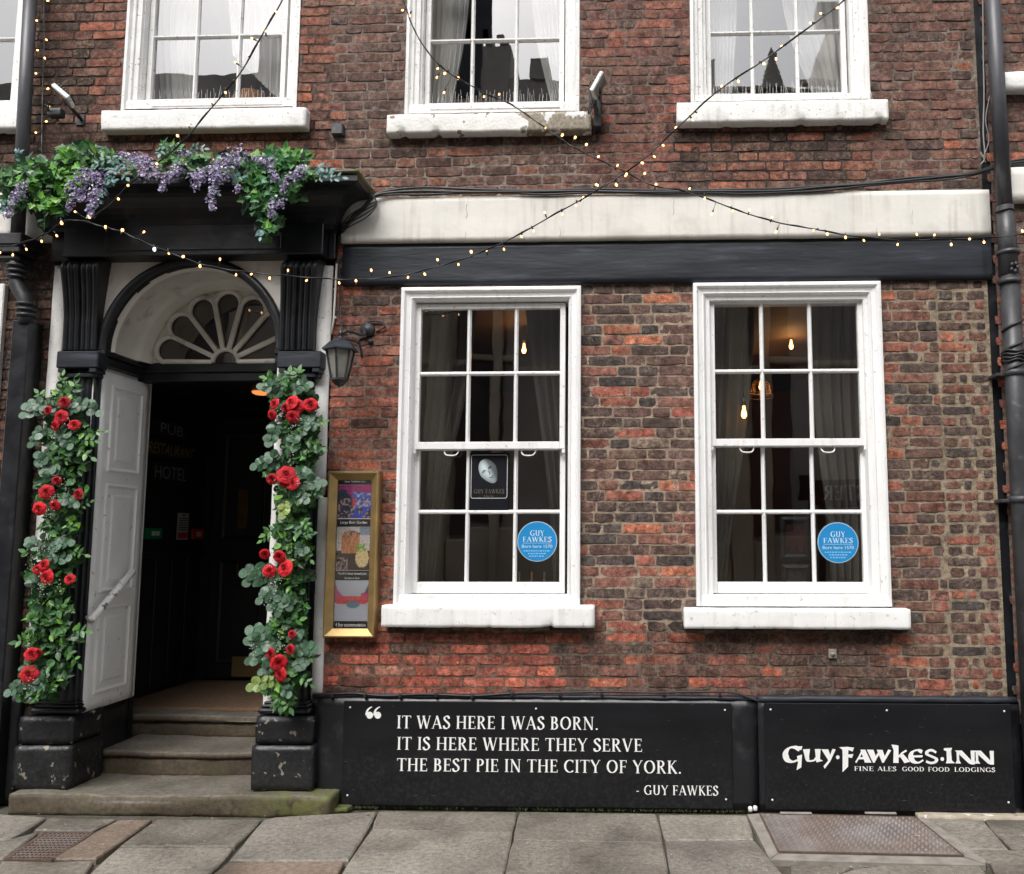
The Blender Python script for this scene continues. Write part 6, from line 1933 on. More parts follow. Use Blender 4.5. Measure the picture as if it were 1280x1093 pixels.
# ------------------------------------------------------------------ foliage
def orient(n_, roll):
    n_ = n_.normalized(); u_ = n_.orthogonal().normalized()
    q = Matrix.Rotation(roll, 3, n_); u_ = q @ u_; w_ = n_.cross(u_)
    return u_, w_, n_
LEAF = {
 'round': [(0, 0), (.28, .06), (.46, .3), (.48, .58), (.3, .86), (0, .98), (-.3, .86), (-.48, .58), (-.46, .3), (-.28, .06)],
 'point': [(0, 0), (.16, .12), (.27, .38), (.2, .7), (0, 1.05), (-.2, .7), (-.27, .38), (-.16, .12)],
 'ivy': [(0, .1), (.26, -.06), (.34, .16), (.58, .3), (.3, .46), (.26, .64), (0, 1.02), (-.26, .64), (-.3, .46), (-.58, .3), (-.34, .16), (-.26, -.06)]}
def leaf(mb, p, n_, roll, size, kind, col, cup=.16, rnd_=rw):
    u_, w_, n_ = orient(n_, roll)
    poly_ = LEAF[kind]; g_ = rnd_.uniform(.8, 1.2); col = tuple(q * g_ for q in col)
    mb.col = col
    c = p + w_ * size * .5 + n_ * size * -.06
    vs = [c]
    for a, b in poly_:
        vs.append(p + u_ * a * size + w_ * b * size + n_ * (cup * size * (a * a * 2.2 - .2 * (b - .5) ** 2 * 4)))
    m = len(poly_)
    mb.add(vs, [(0, 1 + i, 1 + (i + 1) % m) for i in range(m)])
FRONT = Vector((0.1, -1, .25))
GREEN = [(.045, .135, .03), (.03, .10, .025), (.07, .19, .04), (.03, .085, .03), (.02, .06, .018), (.05, .15, .045)]
LIME = (.16, .36, .05)
EUC = [(.06, .135, .075), (.085, .165, .10), (.042, .10, .052), (.14, .22, .155)]
def rose_mesh(seed=2, tone=1.0, op_k=1.0):
    mb = MB(); r = random.Random(seed)
    for layer, (rad, hgt, cnt, op) in enumerate(((.20, .48, 3, .05), (.34, .5, 4, .18), (.52, .46, 5, .4), (.74, .38, 6, .75), (.95, .22, 6, 1.15))):
        rad *= r.uniform(.9, 1.08) * (1 + (op_k - 1) * layer * .12); op *= op_k
        for k in range(cnt):
            a0 = 2 * PI * (k + .37 * layer) / cnt; wd = 2 * PI / cnt * .72
            vs = []; nu, nv = 5, 4
            g_ = r.uniform(.75, 1.15) * (.62 + .1 * layer); mb.col = (.62 * g_ * tone, .007 * g_ + .03 * max(0, tone - 1), .018 * g_ + .04 * max(0, tone - 1))
            for j in range(nv + 1):
                t = j / nv
                for i in range(nu + 1):
                    q = i / nu * 2 - 1; a = a0 + q * wd * (.4 + .6 * math.sin(PI * (.15 + .7 * t)))
                    rr_ = rad * (.25 + .75 * t ** .7) + op * .12 * t * t * (1 + .3 * math.cos(q * 3)) 
                    z = hgt * t - op * .1 * t * t - (.08 * q * q * t) + .02 * math.sin(a * 7 + layer) - (.16 * max(0, t - .75) * op * 3)
                    vs.append((rr_ * math.cos(a), rr_ * math.sin(a), z))
            mb.add(vs, [(j * (nu + 1) + i, j * (nu + 1) + i + 1, (j + 1) * (nu + 1) + i + 1, (j + 1) * (nu + 1) + i) for j in range(nv) for i in range(nu)], True)
    mb.col = (.25, .0, .01); mb.lathe((0, 0, 0), [(0, .34), (.1, .36), (.16, .2), (.1, .0)], 8)
    return mb
ROSES = []
for sd_, tn_, ok_ in ((2, 1.0, 1.0), (5, .72, .75), (9, 1.2, 1.25), (12, .9, 1.4)):
    _tmp = rose_mesh(sd_, tn_, ok_).build('rose', M['petal']); ROSES.append(_tmp.data); bpy.data.objects.remove(_tmp)
def put_rose(parent, o, u, v, Y, d, face=None):
    p = P(u, v, Y) - o; d *= .92; s_ = d / FPX * (Y + 4.96) / 2 * 1.0
    n_ = face or Vector((rw.uniform(-.5, .5), -1, rw.uniform(-.35, .5)))
    M3 = n_.to_track_quat('Z', 'Y').to_matrix().to_4x4()
    shared('rose', ROSES[rw.randrange(4)], parent, Matrix.Translation(p) @ M3 @ Matrix.Rotation(rw.uniform(0, 6), 4, 'Z') @ Matrix.Scale(s_, 4))
def sprig(parent, o, u0, v0, u1, v1, Y, size, kind='round', pal=EUC, nm='eucalyptus_sprig', cnt=4, dY=-.03):
    size *= .77
    if kind == 'round' and pal is EUC and rw.random() < .3: return
    """stem with paired leaves, running from one measured place to another"""
    mb = MB(); a, b = P(u0, v0, Y) - o, P(u1, v1, Y + dY) - o; sz = size / FPX * (Y + 4.96)
    mid = a.lerp(b, .5) + Vector((rw.uniform(-.01, .01), -.02, .012))
    cv = crv([a, mid, b], 6); mb.col = (.06, .09, .04); mb.tube(cv, .0018, 4, smooth=False)
    d = (b - a).normalized()
    for k in range(cnt):
        t = (k + .35) / cnt; p = cv[min(len(cv) - 1, int(t * (len(cv) - 1)))]
        for sd in (-1, 1):
            dr = (d * .55 + Vector((-d.z, 0, d.x)) * sd * 1.0).normalized()
            n_ = (Vector((rw.uniform(-.45, .45), -1, rw.uniform(-.2, .6)))).normalized()
            w_ = (dr - n_ * dr.dot(n_)).normalized(); u_ = w_.cross(n_)
            col = pal[rw.randrange(len(pal))]; g_ = rw.uniform(.8, 1.15); mb.col = tuple(q * g_ for q in col)
            s_ = sz * rw.uniform(.8, 1.1); poly_ = LEAF[kind]
            vs = [p + w_ * s_ * .5] + [p + u_ * x * s_ + w_ * y * s_ - n_ * (.12 * s_ * x * x * 4) for x, y in poly_]
            m = len(poly_); mb.add(vs, [(0, 1 + i, 1 + (i + 1) % m) for i in range(m)])
    k_ = rw.randrange(len(pal)); s_ = sz; n_ = Vector((rw.uniform(-.3, .3), -1, .3)).normalized(); w_ = (d - n_ * d.dot(n_)).normalized(); u_ = w_.cross(n_); mb.col = pal[k_]
    mb.add([b + w_ * s_ * .5] + [b + u_ * x * s_ + w_ * y * s_ for x, y in LEAF[kind]], [(0, 1 + i, 1 + (i + 1) % len(LEAF[kind])) for i in range(len(LEAF[kind]))])
    mb.build(nm, M['leaf'], parent)
def gypso(mb, o, u, v, Y, n_=14, sp=6):
    for k in range(n_):
        p = P(u + rw.gauss(0, sp * .5), v + rw.gauss(0, sp), Y - rw.uniform(0, .04)) - o; r = rw.uniform(.0022, .0042)
        mb.col = (.55, .56, .5); mb.add([p + Vector(q) * r for q in ((1, 0, 0), (-1, 0, 0), (0, 1, 0), (0, -1, 0), (0, 0, 1), (0, 0, -1))], [(0, 2, 4), (2, 1, 4), (1, 3, 4), (3, 0, 4), (2, 0, 5), (1, 2, 5), (3, 1, 5), (0, 3, 5)])
SLIM = .86
def leafmass(parent, o, blobs, Y0, depth, n_, sizes, kinds, pal, nm='leaves', lime=.05):
    """blobs: (u, v, ru, rv, weight)"""
    mb = MB(); ws = [b[4] for b in blobs]
    for k in range(n_):
        b = rw.choices(blobs, ws)[0]
        a = rw.uniform(0, 2 * PI); r = math.sqrt(rw.random()) * rw.uniform(.8, 1.08) * SLIM
        q = rw.random()
        u, v = b[0] + b[2] * r * math.cos(a), b[1] + b[3] * r * math.sin(a)
        Y = Y0 + depth * (q - .5) - (1 - r) * .04
        p = P(u, v, Y) - o
        n3 = Vector((rw.gauss(0, .55) + .5 * (u - b[0]) / max(b[2], 1) * .6, -1 + rw.gauss(0, .3), rw.gauss(.25, .5)))
        sz = rw.uniform(*sizes) / FPX * (Y + 4.96)
        c = LIME if rw.random() < lime else pal[rw.randrange(len(pal))]
        leaf(mb, p, n3, rw.uniform(0, 6.28), sz, kinds[rw.randrange(len(kinds))], c)
    tag(mb.build(nm, M['leaf'], parent), kind='stuff')

# ---- garland on the column nearer the pipes
YG = -.16
gl_ = thing('flower_garland', 'tall garland of green leaves and red roses on the pilaster nearest the black pipe casing', 'garland', P(70, 870, YG), 'rose garlands wound round the door pilasters')
o = Vector(gl_.location)
BL1 = [(90, 482, 10, 12, .6), (75, 510, 30, 22, 2), (85, 545, 34, 30, 4), (85, 575, 26, 22, 3), (75, 615, 36, 28, 4), (75, 655, 26, 28, 4), (72, 690, 30, 25, 3), (62, 722, 32, 25, 3), (60, 762, 28, 30, 4), (65, 800, 38, 28, 5), (55, 840, 34, 24, 4), (48, 862, 28, 14, 2)]
leafmass(gl_, o, BL1, YG + .02, .12, 2000, (7.5, 13), ('ivy', 'point', 'point', 'round'), GREEN[1:5] + [(.02, .05, .02), (.035, .11, .03)], lime=.03)
leafmass(gl_, o, BL1, YG - .05, .06, 560, (7.5, 13), ('ivy', 'point', 'point', 'round'), GREEN, 'leaves', lime=.08)
for args in ((72, 510, 36, 508, 15), (70, 508, 34, 518, 14), (75, 520, 108, 505, 15), (60, 535, 42, 552, 14), (75, 535, 86, 555, 14), (72, 545, 95, 552, 13), (62, 600, 36, 582, 17), (62, 598, 48, 573, 15), (70, 605, 60, 590, 15), (68, 622, 92, 630, 13), (75, 620, 84, 620, 12), (70, 665, 90, 648, 13), (62, 690, 84, 680, 13), (55, 700, 82, 698, 14), (58, 690, 38, 678, 13), (50, 720, 82, 722, 14), (50, 735, 40, 728, 12), (55, 665, 74, 690, 13), (60, 840, 40, 862, 12), (45, 850, 14, 864, 14), (50, 840, 52, 858, 12), (60, 720, 72, 735, 12), (85, 500, 120, 515, 14)):
    sprig(gl_, o, *args[:4], YG - .07, args[4], 'round')
for args in ((90, 500, 94, 480, 13), (80, 500, 78, 470, 12), (60, 505, 48, 492, 12), (100, 555, 118, 552, 13), (95, 560, 114, 572, 13), (62, 565, 70, 580, 14), (45, 695, 32, 690, 13), (90, 790, 106, 790, 14), (75, 770, 80, 755, 14), (45, 800, 22, 803, 14), (60, 780, 44, 768, 13), (70, 790, 62, 775, 13), (85, 810, 98, 830, 13), (60, 860, 45, 872, 13), (90, 690, 106, 694, 11), (95, 640, 112, 628, 10), (104, 548, 130, 540, 10)):
    sprig(gl_, o, *args[:4], YG - .06, args[4], 'point', [GREEN[2], GREEN[0], (.10, .26, .05), GREEN[5]], 'leafy_sprig', 3)
for u, v, d in ((80.5, 503, 17), (60, 513, 14), (76, 521, 15), (69, 532, 15), (93, 531, 15), (71, 601, 13), (58, 615, 15), (98, 618, 17), (49, 636, 16), (68, 632, 12), (55, 706, 15), (47, 712, 13), (58, 721, 19), (87, 724, 14), (40, 818, 18), (49, 816, 11), (36, 843, 17)):
    put_rose(gl_, o, u, v, YG - .12, d)
mb = MB()
for u, v in ((84, 528), (68, 545), (80, 606), (66, 625), (60, 640), (55, 688), (74, 735), (50, 727), (38, 702), (52, 740), (36, 855)): gypso(mb, o, u, v, YG - .11)
tag(mb.build('small_white_flowers', M['petal'], gl_), kind='stuff')
# ---- garland on the column beside the lantern
gr_ = thing('flower_garland', 'tall garland of leaves and red roses on the pilaster beside the lantern', 'garland', P(360, 880, YG), 'rose garlands wound round the door pilasters')
o = Vector(gr_.location)
BR1 = [(360, 480, 26, 14, 1.5), (366, 505, 34, 22, 3), (372, 535, 28, 24, 3), (376, 562, 24, 22, 4), (362, 590, 32, 22, 3), (368, 625, 28, 26, 4), (365, 660, 22, 26, 5), (365, 690, 24, 24, 4), (362, 722, 28, 22, 3), (362, 755, 22, 26, 3), (358, 790, 26, 24, 4), (360, 820, 30, 26, 4), (355, 850, 30, 24, 3), (355, 878, 14, 14, 1)]
leafmass(gr_, o, BR1, YG + .02, .12, 2000, (7.5, 13), ('ivy', 'point', 'ivy', 'round'), GREEN[1:5] + [(.02, .05, .02), (.035, .11, .03)], lime=.03)
leafmass(gr_, o, BR1, YG - .05, .06, 560, (7.5, 13), ('ivy', 'point', 'ivy', 'round'), GREEN, 'leaves', lime=.08)
for args in ((355, 490, 330, 484, 13), (365, 490, 382, 482, 14), (350, 500, 345, 495, 13), (350, 525, 358, 515, 13), (348, 530, 338, 550, 15), (350, 525, 342, 540, 14), (372, 540, 385, 526, 15), (370, 545, 392, 530, 15), (370, 545, 368, 556, 14), (352, 572, 318, 570, 15), (350, 578, 322, 582, 15), (350, 580, 340, 572, 14), (365, 600, 380, 592, 14), (372, 608, 398, 604, 15), (350, 615, 330, 632, 14), (355, 620, 342, 635, 14), (358, 622, 378, 625, 14), (352, 618, 355, 630, 12), (370, 690, 378, 688, 13), (340, 715, 310, 716, 17), (342, 720, 314, 727, 16), (345, 712, 322, 706, 15), (345, 735, 328, 748, 14), (350, 735, 340, 755, 14), (355, 740, 360, 755, 14), (352, 745, 348, 762, 14), (350, 740, 364, 722, 13), (342, 800, 316, 790, 17), (345, 805, 316, 802, 16), (350, 800, 325, 812, 15), (345, 815, 315, 825, 14), (365, 805, 372, 795, 14), (365, 815, 388, 812, 15), (350, 830, 330, 838, 13), (352, 855, 358, 865, 13), (352, 850, 345, 862, 13), (362, 838, 378, 830, 13), (370, 560, 400, 545, 12)):
    sprig(gr_, o, *args[:4], YG - .07, args[4], 'round')
sprig(gr_, o, 350, 850, 318, 858, YG - .08, 15, 'round', [(.25, .33, .09), (.2, .29, .08)]); sprig(gr_, o, 358, 625, 354, 640, YG - .08, 14, 'round', [(.25, .33, .09), (.2, .29, .08)])
for args in ((350, 478, 332, 472, 13), (362, 480, 362, 466, 14), (372, 478, 373, 464, 13), (385, 535, 404, 528, 12), (380, 550, 402, 560, 12), (385, 610, 398, 618, 11), (375, 675, 388, 668, 12), (350, 660, 332, 668, 12), (345, 668, 328, 675, 11), (355, 785, 345, 778, 15), (362, 780, 374, 775, 14), (350, 870, 350, 882, 14), (355, 870, 362, 885, 14), (350, 872, 344, 876, 13), (375, 830, 392, 822, 12), (372, 845, 388, 856, 11), (380, 690, 388, 700, 11), (375, 650, 386, 660, 11)):
    sprig(gr_, o, *args[:4], YG - .06, args[4], 'point', [GREEN[2], GREEN[0], (.10, .26, .05), GREEN[5]], 'leafy_sprig', 3)
for u, v, d in ((343, 505, 15), (357, 510, 15), (364, 503, 19), (373, 508, 14), (388, 506, 19), (365.5, 521, 14), (340, 519, 11), (358, 593, 20), (340, 599, 16), (355, 604, 14), (366, 604, 14), (331, 693, 14), (349, 696, 16), (337, 714, 15), (356, 710, 20), (365, 793, 12), (363, 812, 15), (338, 817, 16), (348.5, 829, 21), (350, 843, 15)):
    put_rose(gr_, o, u, v, YG - .12, d)
mb = MB()
for u, v in ((350, 515), (376, 525), (366, 535), (364, 575), (345, 605), (372, 605), (340, 700), (345, 722), (342, 735), (352, 795), (350, 810), (316, 812), (335, 755)): gypso(mb, o, u, v, YG - .11)
tag(mb.build('small_white_flowers', M['petal'], gr_), kind='stuff')

# ---- wisteria and ivy on the hood
SLIM = 1.0
YW = YHOOD + .02
wi = thing('wisteria_garland', 'trailing garland of purple wisteria and ivy lying along the top of the black door hood', 'garland', P(230, 225, YW))
o = Vector(wi.location)
IVY = [(.035, .10, .035), (.05, .15, .045), (.02, .065, .03), (.07, .20, .04), (.03, .09, .05), (.012, .04, .018)]
BW = [(20, 235, 34, 26, 4), (50, 215, 34, 16, 3), (65, 240, 30, 24, 4), (85, 215, 26, 20, 3), (100, 195, 26, 16, 3), (125, 200, 22, 14, 2), (12, 258, 14, 14, .6), (70, 262, 14, 8, .6), (215, 190, 14, 14, 1.4), (215, 205, 24, 12, 1.4), (245, 205, 24, 14, 1.6), (285, 205, 20, 14, 1.2), (325, 215, 32, 28, 4), (350, 205, 32, 18, 4), (330, 245, 26, 26, 3.5), (355, 235, 24, 24, 2.5), (335, 272, 14, 20, 1.5), (336, 290, 9, 12, .6), (390, 218, 20, 8, 1), (372, 200, 14, 14, 1), (55, 282, 6, 14, .25), (170, 205, 30, 10, 1)]
leafmass(wi, o, BW, YW + .0, .2, 1500, (9, 16), ('ivy', 'ivy', 'point'), IVY, 'leaves', lime=.02)
leafmass(wi, o, BW, YW - .1, .06, 420, (9, 16), ('ivy', 'ivy', 'point'), [IVY[1], IVY[3], IVY[0], (.08, .24, .07)], 'leaves', lime=.06)
leafmass(wi, o, [(40, 225, 34, 14, 2), (85, 225, 22, 28, 3), (55, 255, 16, 8, 1), (88, 195, 14, 10, 1)], YW - .12, .05, 150, (9, 14), ('ivy',), [(.10, .30, .04), (.14, .38, .05), (.07, .22, .04)], 'leaves', lime=.3)
leafmass(wi, o, [(338, 215, 24, 24, 2), (325, 235, 20, 20, 2), (360, 200, 14, 12, 2), (345, 245, 10, 16, 1)], YW - .12, .05, 150, (8, 13), ('ivy',), [(.08, .24, .10), (.12, .34, .10), (.06, .20, .08)], 'leaves', lime=.15)
TEAL = [(.10, .22, .21), (.13, .27, .25), (.07, .16, .17)]
for a in ((150, 195, 135, 215, 12), (150, 200, 118, 208, 12), (145, 205, 158, 222, 12), (150, 210, 138, 225, 12), (138, 222, 128, 240, 12), (136, 232, 142, 226, 11), (132, 238, 122, 256, 11), (128, 250, 112, 268, 10), (205, 185, 200, 192, 10), (395, 215, 412, 212, 12), (398, 222, 428, 222, 11), (235, 190, 255, 186, 10), (262, 235, 272, 242, 10), (290, 230, 302, 222, 11), (10, 250, 2, 262, 10), (330, 288, 326, 296, 10), (20, 200, 24, 190, 9), (400, 218, 418, 224, 10)):
    sprig(wi, o, *a[:4], YW - .13, a[4], 'point', TEAL, 'teal_sprig', 4)
PUR = [(.42, .34, .54), (.56, .49, .68), (.26, .20, .38), (.74, .70, .82), (.38, .30, .54)]
def raceme(path, w0, w1, nm='wisteria_flower'):
    """hanging flower cluster: many small two-lipped petals round a stalk"""
    mb = MB(); q = [P(u, v, YW - .17) - o for u, v in path]; cv = crv(q, 6); L_ = sum((cv[i + 1] - cv[i]).length for i in range(len(cv) - 1))
    cnt = int(L_ / .0042 * 2.6)
    for k in range(cnt):
        t = rw.random(); i = min(len(cv) - 2, int(t * (len(cv) - 1))); f_ = t * (len(cv) - 1) - i; c = cv[i].lerp(cv[i + 1], f_)
        w_ = (w0 + (w1 - w0) * t) * 1.15 / FPX * 4.6
        d = Vector((rw.gauss(0, 1), rw.gauss(-.4, 1), rw.gauss(0, 1))).normalized(); p = c + d * w_ * rw.uniform(.35, 1)
        col = PUR[rw.randrange(5)]; g_ = rw.uniform(.75, 1.25); mb.col = tuple(x * g_ for x in col)
        u_, v_, n_ = orient(d + Vector((0, -.4, .2)), rw.uniform(0, 6.28)); s_ = rw.uniform(.010, .016)
        mb.add([p, p + u_ * s_ * .6 + v_ * s_ * .2 + n_ * s_ * .3, p + v_ * s_ + n_ * s_ * .1, p - u_ * s_ * .6 + v_ * s_ * .2 + n_ * s_ * .3], [(0, 1, 2), (0, 2, 3)])
        mb.col = tuple(x * g_ * .6 for x in col); mb.add([p, p + u_ * s_ * .3 - v_ * s_ * .5 + n_ * s_ * .3, p - u_ * s_ * .3 - v_ * s_ * .5 + n_ * s_ * .4], [(0, 1, 2)])
    mb.build(nm, M['floral'], wi)
for path, a, b in (([(132, 222), (115, 222), (98, 240), (84, 262)], 11, 4), ([(110, 215), (95, 225), (86, 240)], 9, 6), ([(128, 225), (118, 242), (100, 250)], 8, 4), ([(125, 235), (120, 250), (112, 262), (114, 270)], 6, 4),
                   ([(150, 198), (170, 200), (190, 205)], 10, 10), ([(170, 196), (185, 212), (178, 220)], 11, 9), ([(185, 200), (196, 214), (192, 222)], 8, 5), ([(230, 207), (215, 218), (205, 228), (202, 240)], 9, 4), ([(228, 215), (212, 222)], 7, 4),
                   ([(308, 190), (288, 205), (262, 215), (238, 226)], 12, 8), ([(300, 192), (285, 198), (270, 210)], 12, 9), ([(272, 215), (268, 232), (264, 250), (266, 262)], 9, 4), ([(255, 215), (248, 225), (246, 236)], 9, 6), ([(290, 212), (280, 222), (268, 226)], 9, 6),
                   ([(335, 200), (340, 215), (345, 226)], 8, 6), ([(318, 198), (330, 204), (340, 200)], 6, 5), ([(378, 210), (365, 222), (355, 232), (353, 240)], 7, 4), ([(380, 212), (374, 220)], 6, 5), ([(345, 250), (340, 260), (339, 272)], 7, 3), ([(356, 252), (346, 258)], 5, 4), ([(300, 232), (295, 240)], 4, 3),
                   ([(26, 235), (20, 248), (14, 262), (7, 272)], 9, 3), ([(30, 228), (26, 245)], 7, 6), ([(233, 190), (225, 195)], 6, 6)):
    raceme(path, a, b)
mb = MB((.06, .07, .03))
for q in ([(340, 255), (338, 275), (336, 295), (340, 300)], [(345, 262), (344, 280), (350, 292)], [(132, 240), (136, 252), (128, 262)], [(120, 192), (108, 184), (100, 195)], [(55, 262), (56, 280), (52, 292)]):
    mb.tube(crv([P(u, v, YW - .1) - o for u, v in q], 5), .0022, 4)
mb.col = (.2, .21, .18); mb.tube([P(107, 183, YW - .1) - o, P(124, 203, YW - .15) - o], .004, 5)
mb.build('stem', M['leaf'], wi)

# ------------------------------------------------------------------ string lights
_b = MB(); _b.lathe((0, 0, 0), [(0, -.0065), (.0038, -.005), (.005, 0), (.0038, .005), (.002, .008)], 8)
def _mesh(mb_, m): o_ = mb_.build('tmp', m); me = o_.data; bpy.data.objects.remove(o_); return me
BULB = _mesh(_b, M['fairy']); BULBW = _mesh(_b, M['fairy_white'])
_s = MB(); _s.tube([(0, 0, .008), (0, 0, .028)], .0042, 6); SOCK = _mesh(_s, M['cable'])
BULB.name = 'bulb'; SOCK.name = 'socket'
def lights(path, bulbs, label, r=.0035):
    q = [P(*p) for p in path]; base_ = q[0].copy()
    t = thing('string_lights', label, 'string lights', base_, 'warm fairy light strings')
    s = MB(); cv = crv([p - base_ for p in q], 8); s.tube(cv, r, 5); s.tube([p + Vector((.003 * math.sin(i * .9), -.005, .003 * math.cos(i * .9))) for i, p in enumerate(cv)], r * .6, 5); s.build('cable', M['cable'], t)
    for bb in bulbs:
        u, v, Y = bb[:3]; p = P(u, v, Y) - base_
        # hang each bulb from the nearest point of its cable
        near = min(cv, key=lambda c: (c - p).length)
        d = (p - near); 
        if d.length < .012: d = Vector((rw.uniform(-.3, .3), 0, rw.choice((-1, 1)))) * .02
        M3 = (-d).to_track_quat('Z', 'Y').to_matrix().to_4x4()
        sc_ = bb[3] if len(bb) > 3 else 1.0
        Mx = Matrix.Translation(p) @ M3
        o1 = shared('bulb', BULBW if len(bb) > 4 else BULB, t, Mx @ Matrix.Scale(sc_, 4)); shared('socket', SOCK, t, Mx)
        if d.length > .03:
            s = MB(); s.tube([p - d.normalized() * .02, near], .0015, 4); s.build('lead', M['cable'], t)
    return t
lights([(358, -20, -.9), (352, 2, -.85), (330, 40, -.75), (300, 92, -.65), (262, 138, -.55), (228, 178, -.5), (196, 205, -.48), (160, 232, -.47), (142, 252, -.46), (112, 276, -.46)],
       [(345, 15, -.83), (332, 39, -.75), (315, 48, -.72), (310, 69, -.68), (294, 78, -.66), (293, 101, -.62), (282, 116, -.6, 1.1), (264, 128, -.55), (235, 157, -.5), (222, 170, -.5, 1.3), (196, 205, -.5, 1.3), (160, 232, -.48, 1.3), (148, 249, -.48, 1.3), (112, 272, -.46, 1.2), (94, 265, -.46)],
       'fairy lights rising steeply from the wisteria past the upper window over the door')
lights([(-20, 305, -.3), (10, 308, -.35), (40, 300, -.4), (62, 290, -.44), (78, 278, -.46), (100, 276, -.46), (130, 284, -.46), (152, 290, -.46), (180, 303, -.45), (215, 317, -.42), (250, 330, -.4), (290, 338, -.38), (345, 344, -.36), (400, 348, -.34), (445, 350, -.35), (500, 345, -.38), (545, 334, -.4), (590, 320, -.45), (640, 298, -.5), (690, 270, -.55), (740, 242, -.6), (800, 203, -.65), (850, 157, -.7), (900, 112, -.75), (960, 72, -.8), (1050, 5, -.9), (1075, -20, -.9)],
       [(0, 316, -.33), (16, 319, -.36), (33, 312, -.38), (52, 302, -.42), (71, 295, -.44), (77, 279, -.46, 1.5), (132, 284, -.46, 1.4), (153, 288, -.46, 1.5), (180, 290, -.45), (193, 312, -.44, 1.5, 1), (211, 317, -.42), (229, 321, -.42, 1.4), (250, 333, -.4, 1.3), (275, 324, -.4), (295, 344, -.38), (314, 343, -.38), (337, 348, -.37, 1.2), (360, 338, -.36), (383, 351, -.35), (424, 354, -.34), (445, 351, -.35, 1.3), (464, 338, -.36, 1.2), (487, 341, -.37), (510, 347, -.38), (531, 343, -.4, 1.2), (547, 325, -.4, 1.2), (573, 331, -.43), (589, 315, -.45, 1.4), (608, 313, -.46), (630, 312, -.48), (652, 296, -.5), (667, 289, -.52), (681, 266, -.54), (703, 268, -.56), (720, 257, -.58), (729, 247, -.59), (747, 232, -.6), (770, 231, -.62), (783, 218, -.63, 1.2), (803, 204, -.65, 1.2), (818, 196, -.66), (829, 182, -.67), (845, 160, -.69, 1.2), (874, 142, -.72), (866, 150, -.71), (902, 108, -.75), (923, 102, -.77, 1.2), (955, 80, -.79, 1.2), (970, 74, -.8), (977, 58, -.81), (1013, 29, -.85), (1026, 17, -.87), (1047, 10, -.9)],
       'longest fairy light string, sagging across the doorway and climbing towards the drainpipe side window')
lights([(498, -20, -.5), (508, 12, -.48), (520, 42, -.45), (540, 72, -.42), (562, 92, -.4), (590, 108, -.36), (612, 120, -.3), (637, 130, -.26), (660, 145, -.27), (684, 162, -.28), (710, 180, -.3), (740, 196, -.32), (775, 212, -.34), (815, 232, -.35), (850, 238, -.35), (890, 251, -.35), (930, 266, -.35), (975, 279, -.35), (1020, 287, -.34), (1070, 296, -.33), (1130, 300, -.32), (1180, 299, -.3), (1245, 297, -.28), (1300, 290, -.28)],
       [(503, 13, -.48), (512, 20, -.47), (547, 86, -.41), (556, 92, -.4, 1.3), (573, 98, -.38, 1.3), (546, 97, -.4), (555, 116, -.38), (605, 121, -.3), (624, 118, -.28), (682, 160, -.28), (703, 169, -.3, 1.3), (719, 172, -.31, 1.3), (733, 181, -.31, 1.3), (748, 196, -.32, 1.2), (772, 207, -.34), (782, 220, -.34), (806, 217, -.35, 1.2), (745, 231, -.33), (771, 232, -.34), (820, 231, -.35, 1.3), (862, 236, -.35), (881, 248, -.35, 1.2), (890, 268, -.35, 1.2), (916, 264, -.35), (937, 263, -.35), (965, 272, -.35), (970, 290, -.35, 1.2), (1017, 288, -.34), (1034, 293, -.34, 1.2), (1057, 297, -.34, 1.3), (1080, 301, -.33), (1099, 293, -.33), (1122, 306, -.32), (1146, 293, -.32), (1168, 294, -.3), (1189, 306, -.3, 1.2), (1212, 299, -.3, 1.3), (1230, 303, -.3, 1.2), (1278, 289, -.28, 1.2)],
       'fairy light string hanging from the half bare sill and running low along the white band')
lights([(56, -20, -.12), (55, 40, -.12), (54, 100, -.12), (53, 160, -.12), (52, 210, -.14)],
       [(60, 1, -.12), (46, 26, -.12), (58, 50, -.12), (47, 63, -.12), (56, 73, -.12), (45, 92, -.12), (60, 111, -.12), (61, 133, -.12), (58, 152, -.12), (45, 166, -.12), (49, 205, -.14), (50, 215, -.16), (68, 234, -.3)],
       'short fairy light string dropping straight down the dark brick beside the black downpipe', .002)

# ------------------------------------------------------------------ the far side of the street, mirrored in the panes
YO = 15.0
def zR(u, v): return RF(u, v, YO).z
def xR(u, v): return RF(u, v, YO).x
ch = thing('church', 'long limestone church with battlements across the street', 'church')
def blk(x0, x1, z1, y0=-YO - 6, y1=-YO, m='church', nm='wall', z0=-.1, par=None):
    s = MB(); s.box(x0, x1, y0, y1, z0, z1); return s.build(nm, M[m], par or ch)
def cren(x0, x1, z, par, w_=.75, h=.65, m='church_dark'):
    n_ = max(1, int((x1 - x0) / (2 * w_)))
    st = (x1 - x0) / n_
    for k in range(n_): s = MB(); s.box(x0 + k * st, x0 + k * st + st * .55, -YO - .6, -YO + .05, z, z + h, .03); s.build('merlon', M[m], par)
za = zR(250, 90)
xa, xb = xR(-300, 90), xR(323, 60)
w_a = blk(xa, xb, za, m='church_dark')
w_b = blk(xb + .01, xR(385, 60), zR(338, 42), m='church_dark')
w_c = blk(xR(385, 60) + .01, xR(523, 60), za + 1.0, m='church_dark')
zt_ = zR(560, -60); w_t = blk(xR(523, 20) + .01, xR(574, 20), zt_, m='church', nm='tower')
x_ = xR(574, 20)
zz = zR(590, 20); x2 = xR(646, 40)
w_d = blk(x_ + .01, x2, zR(630, 47), m='church_dark')
cz = zR(590, 22)
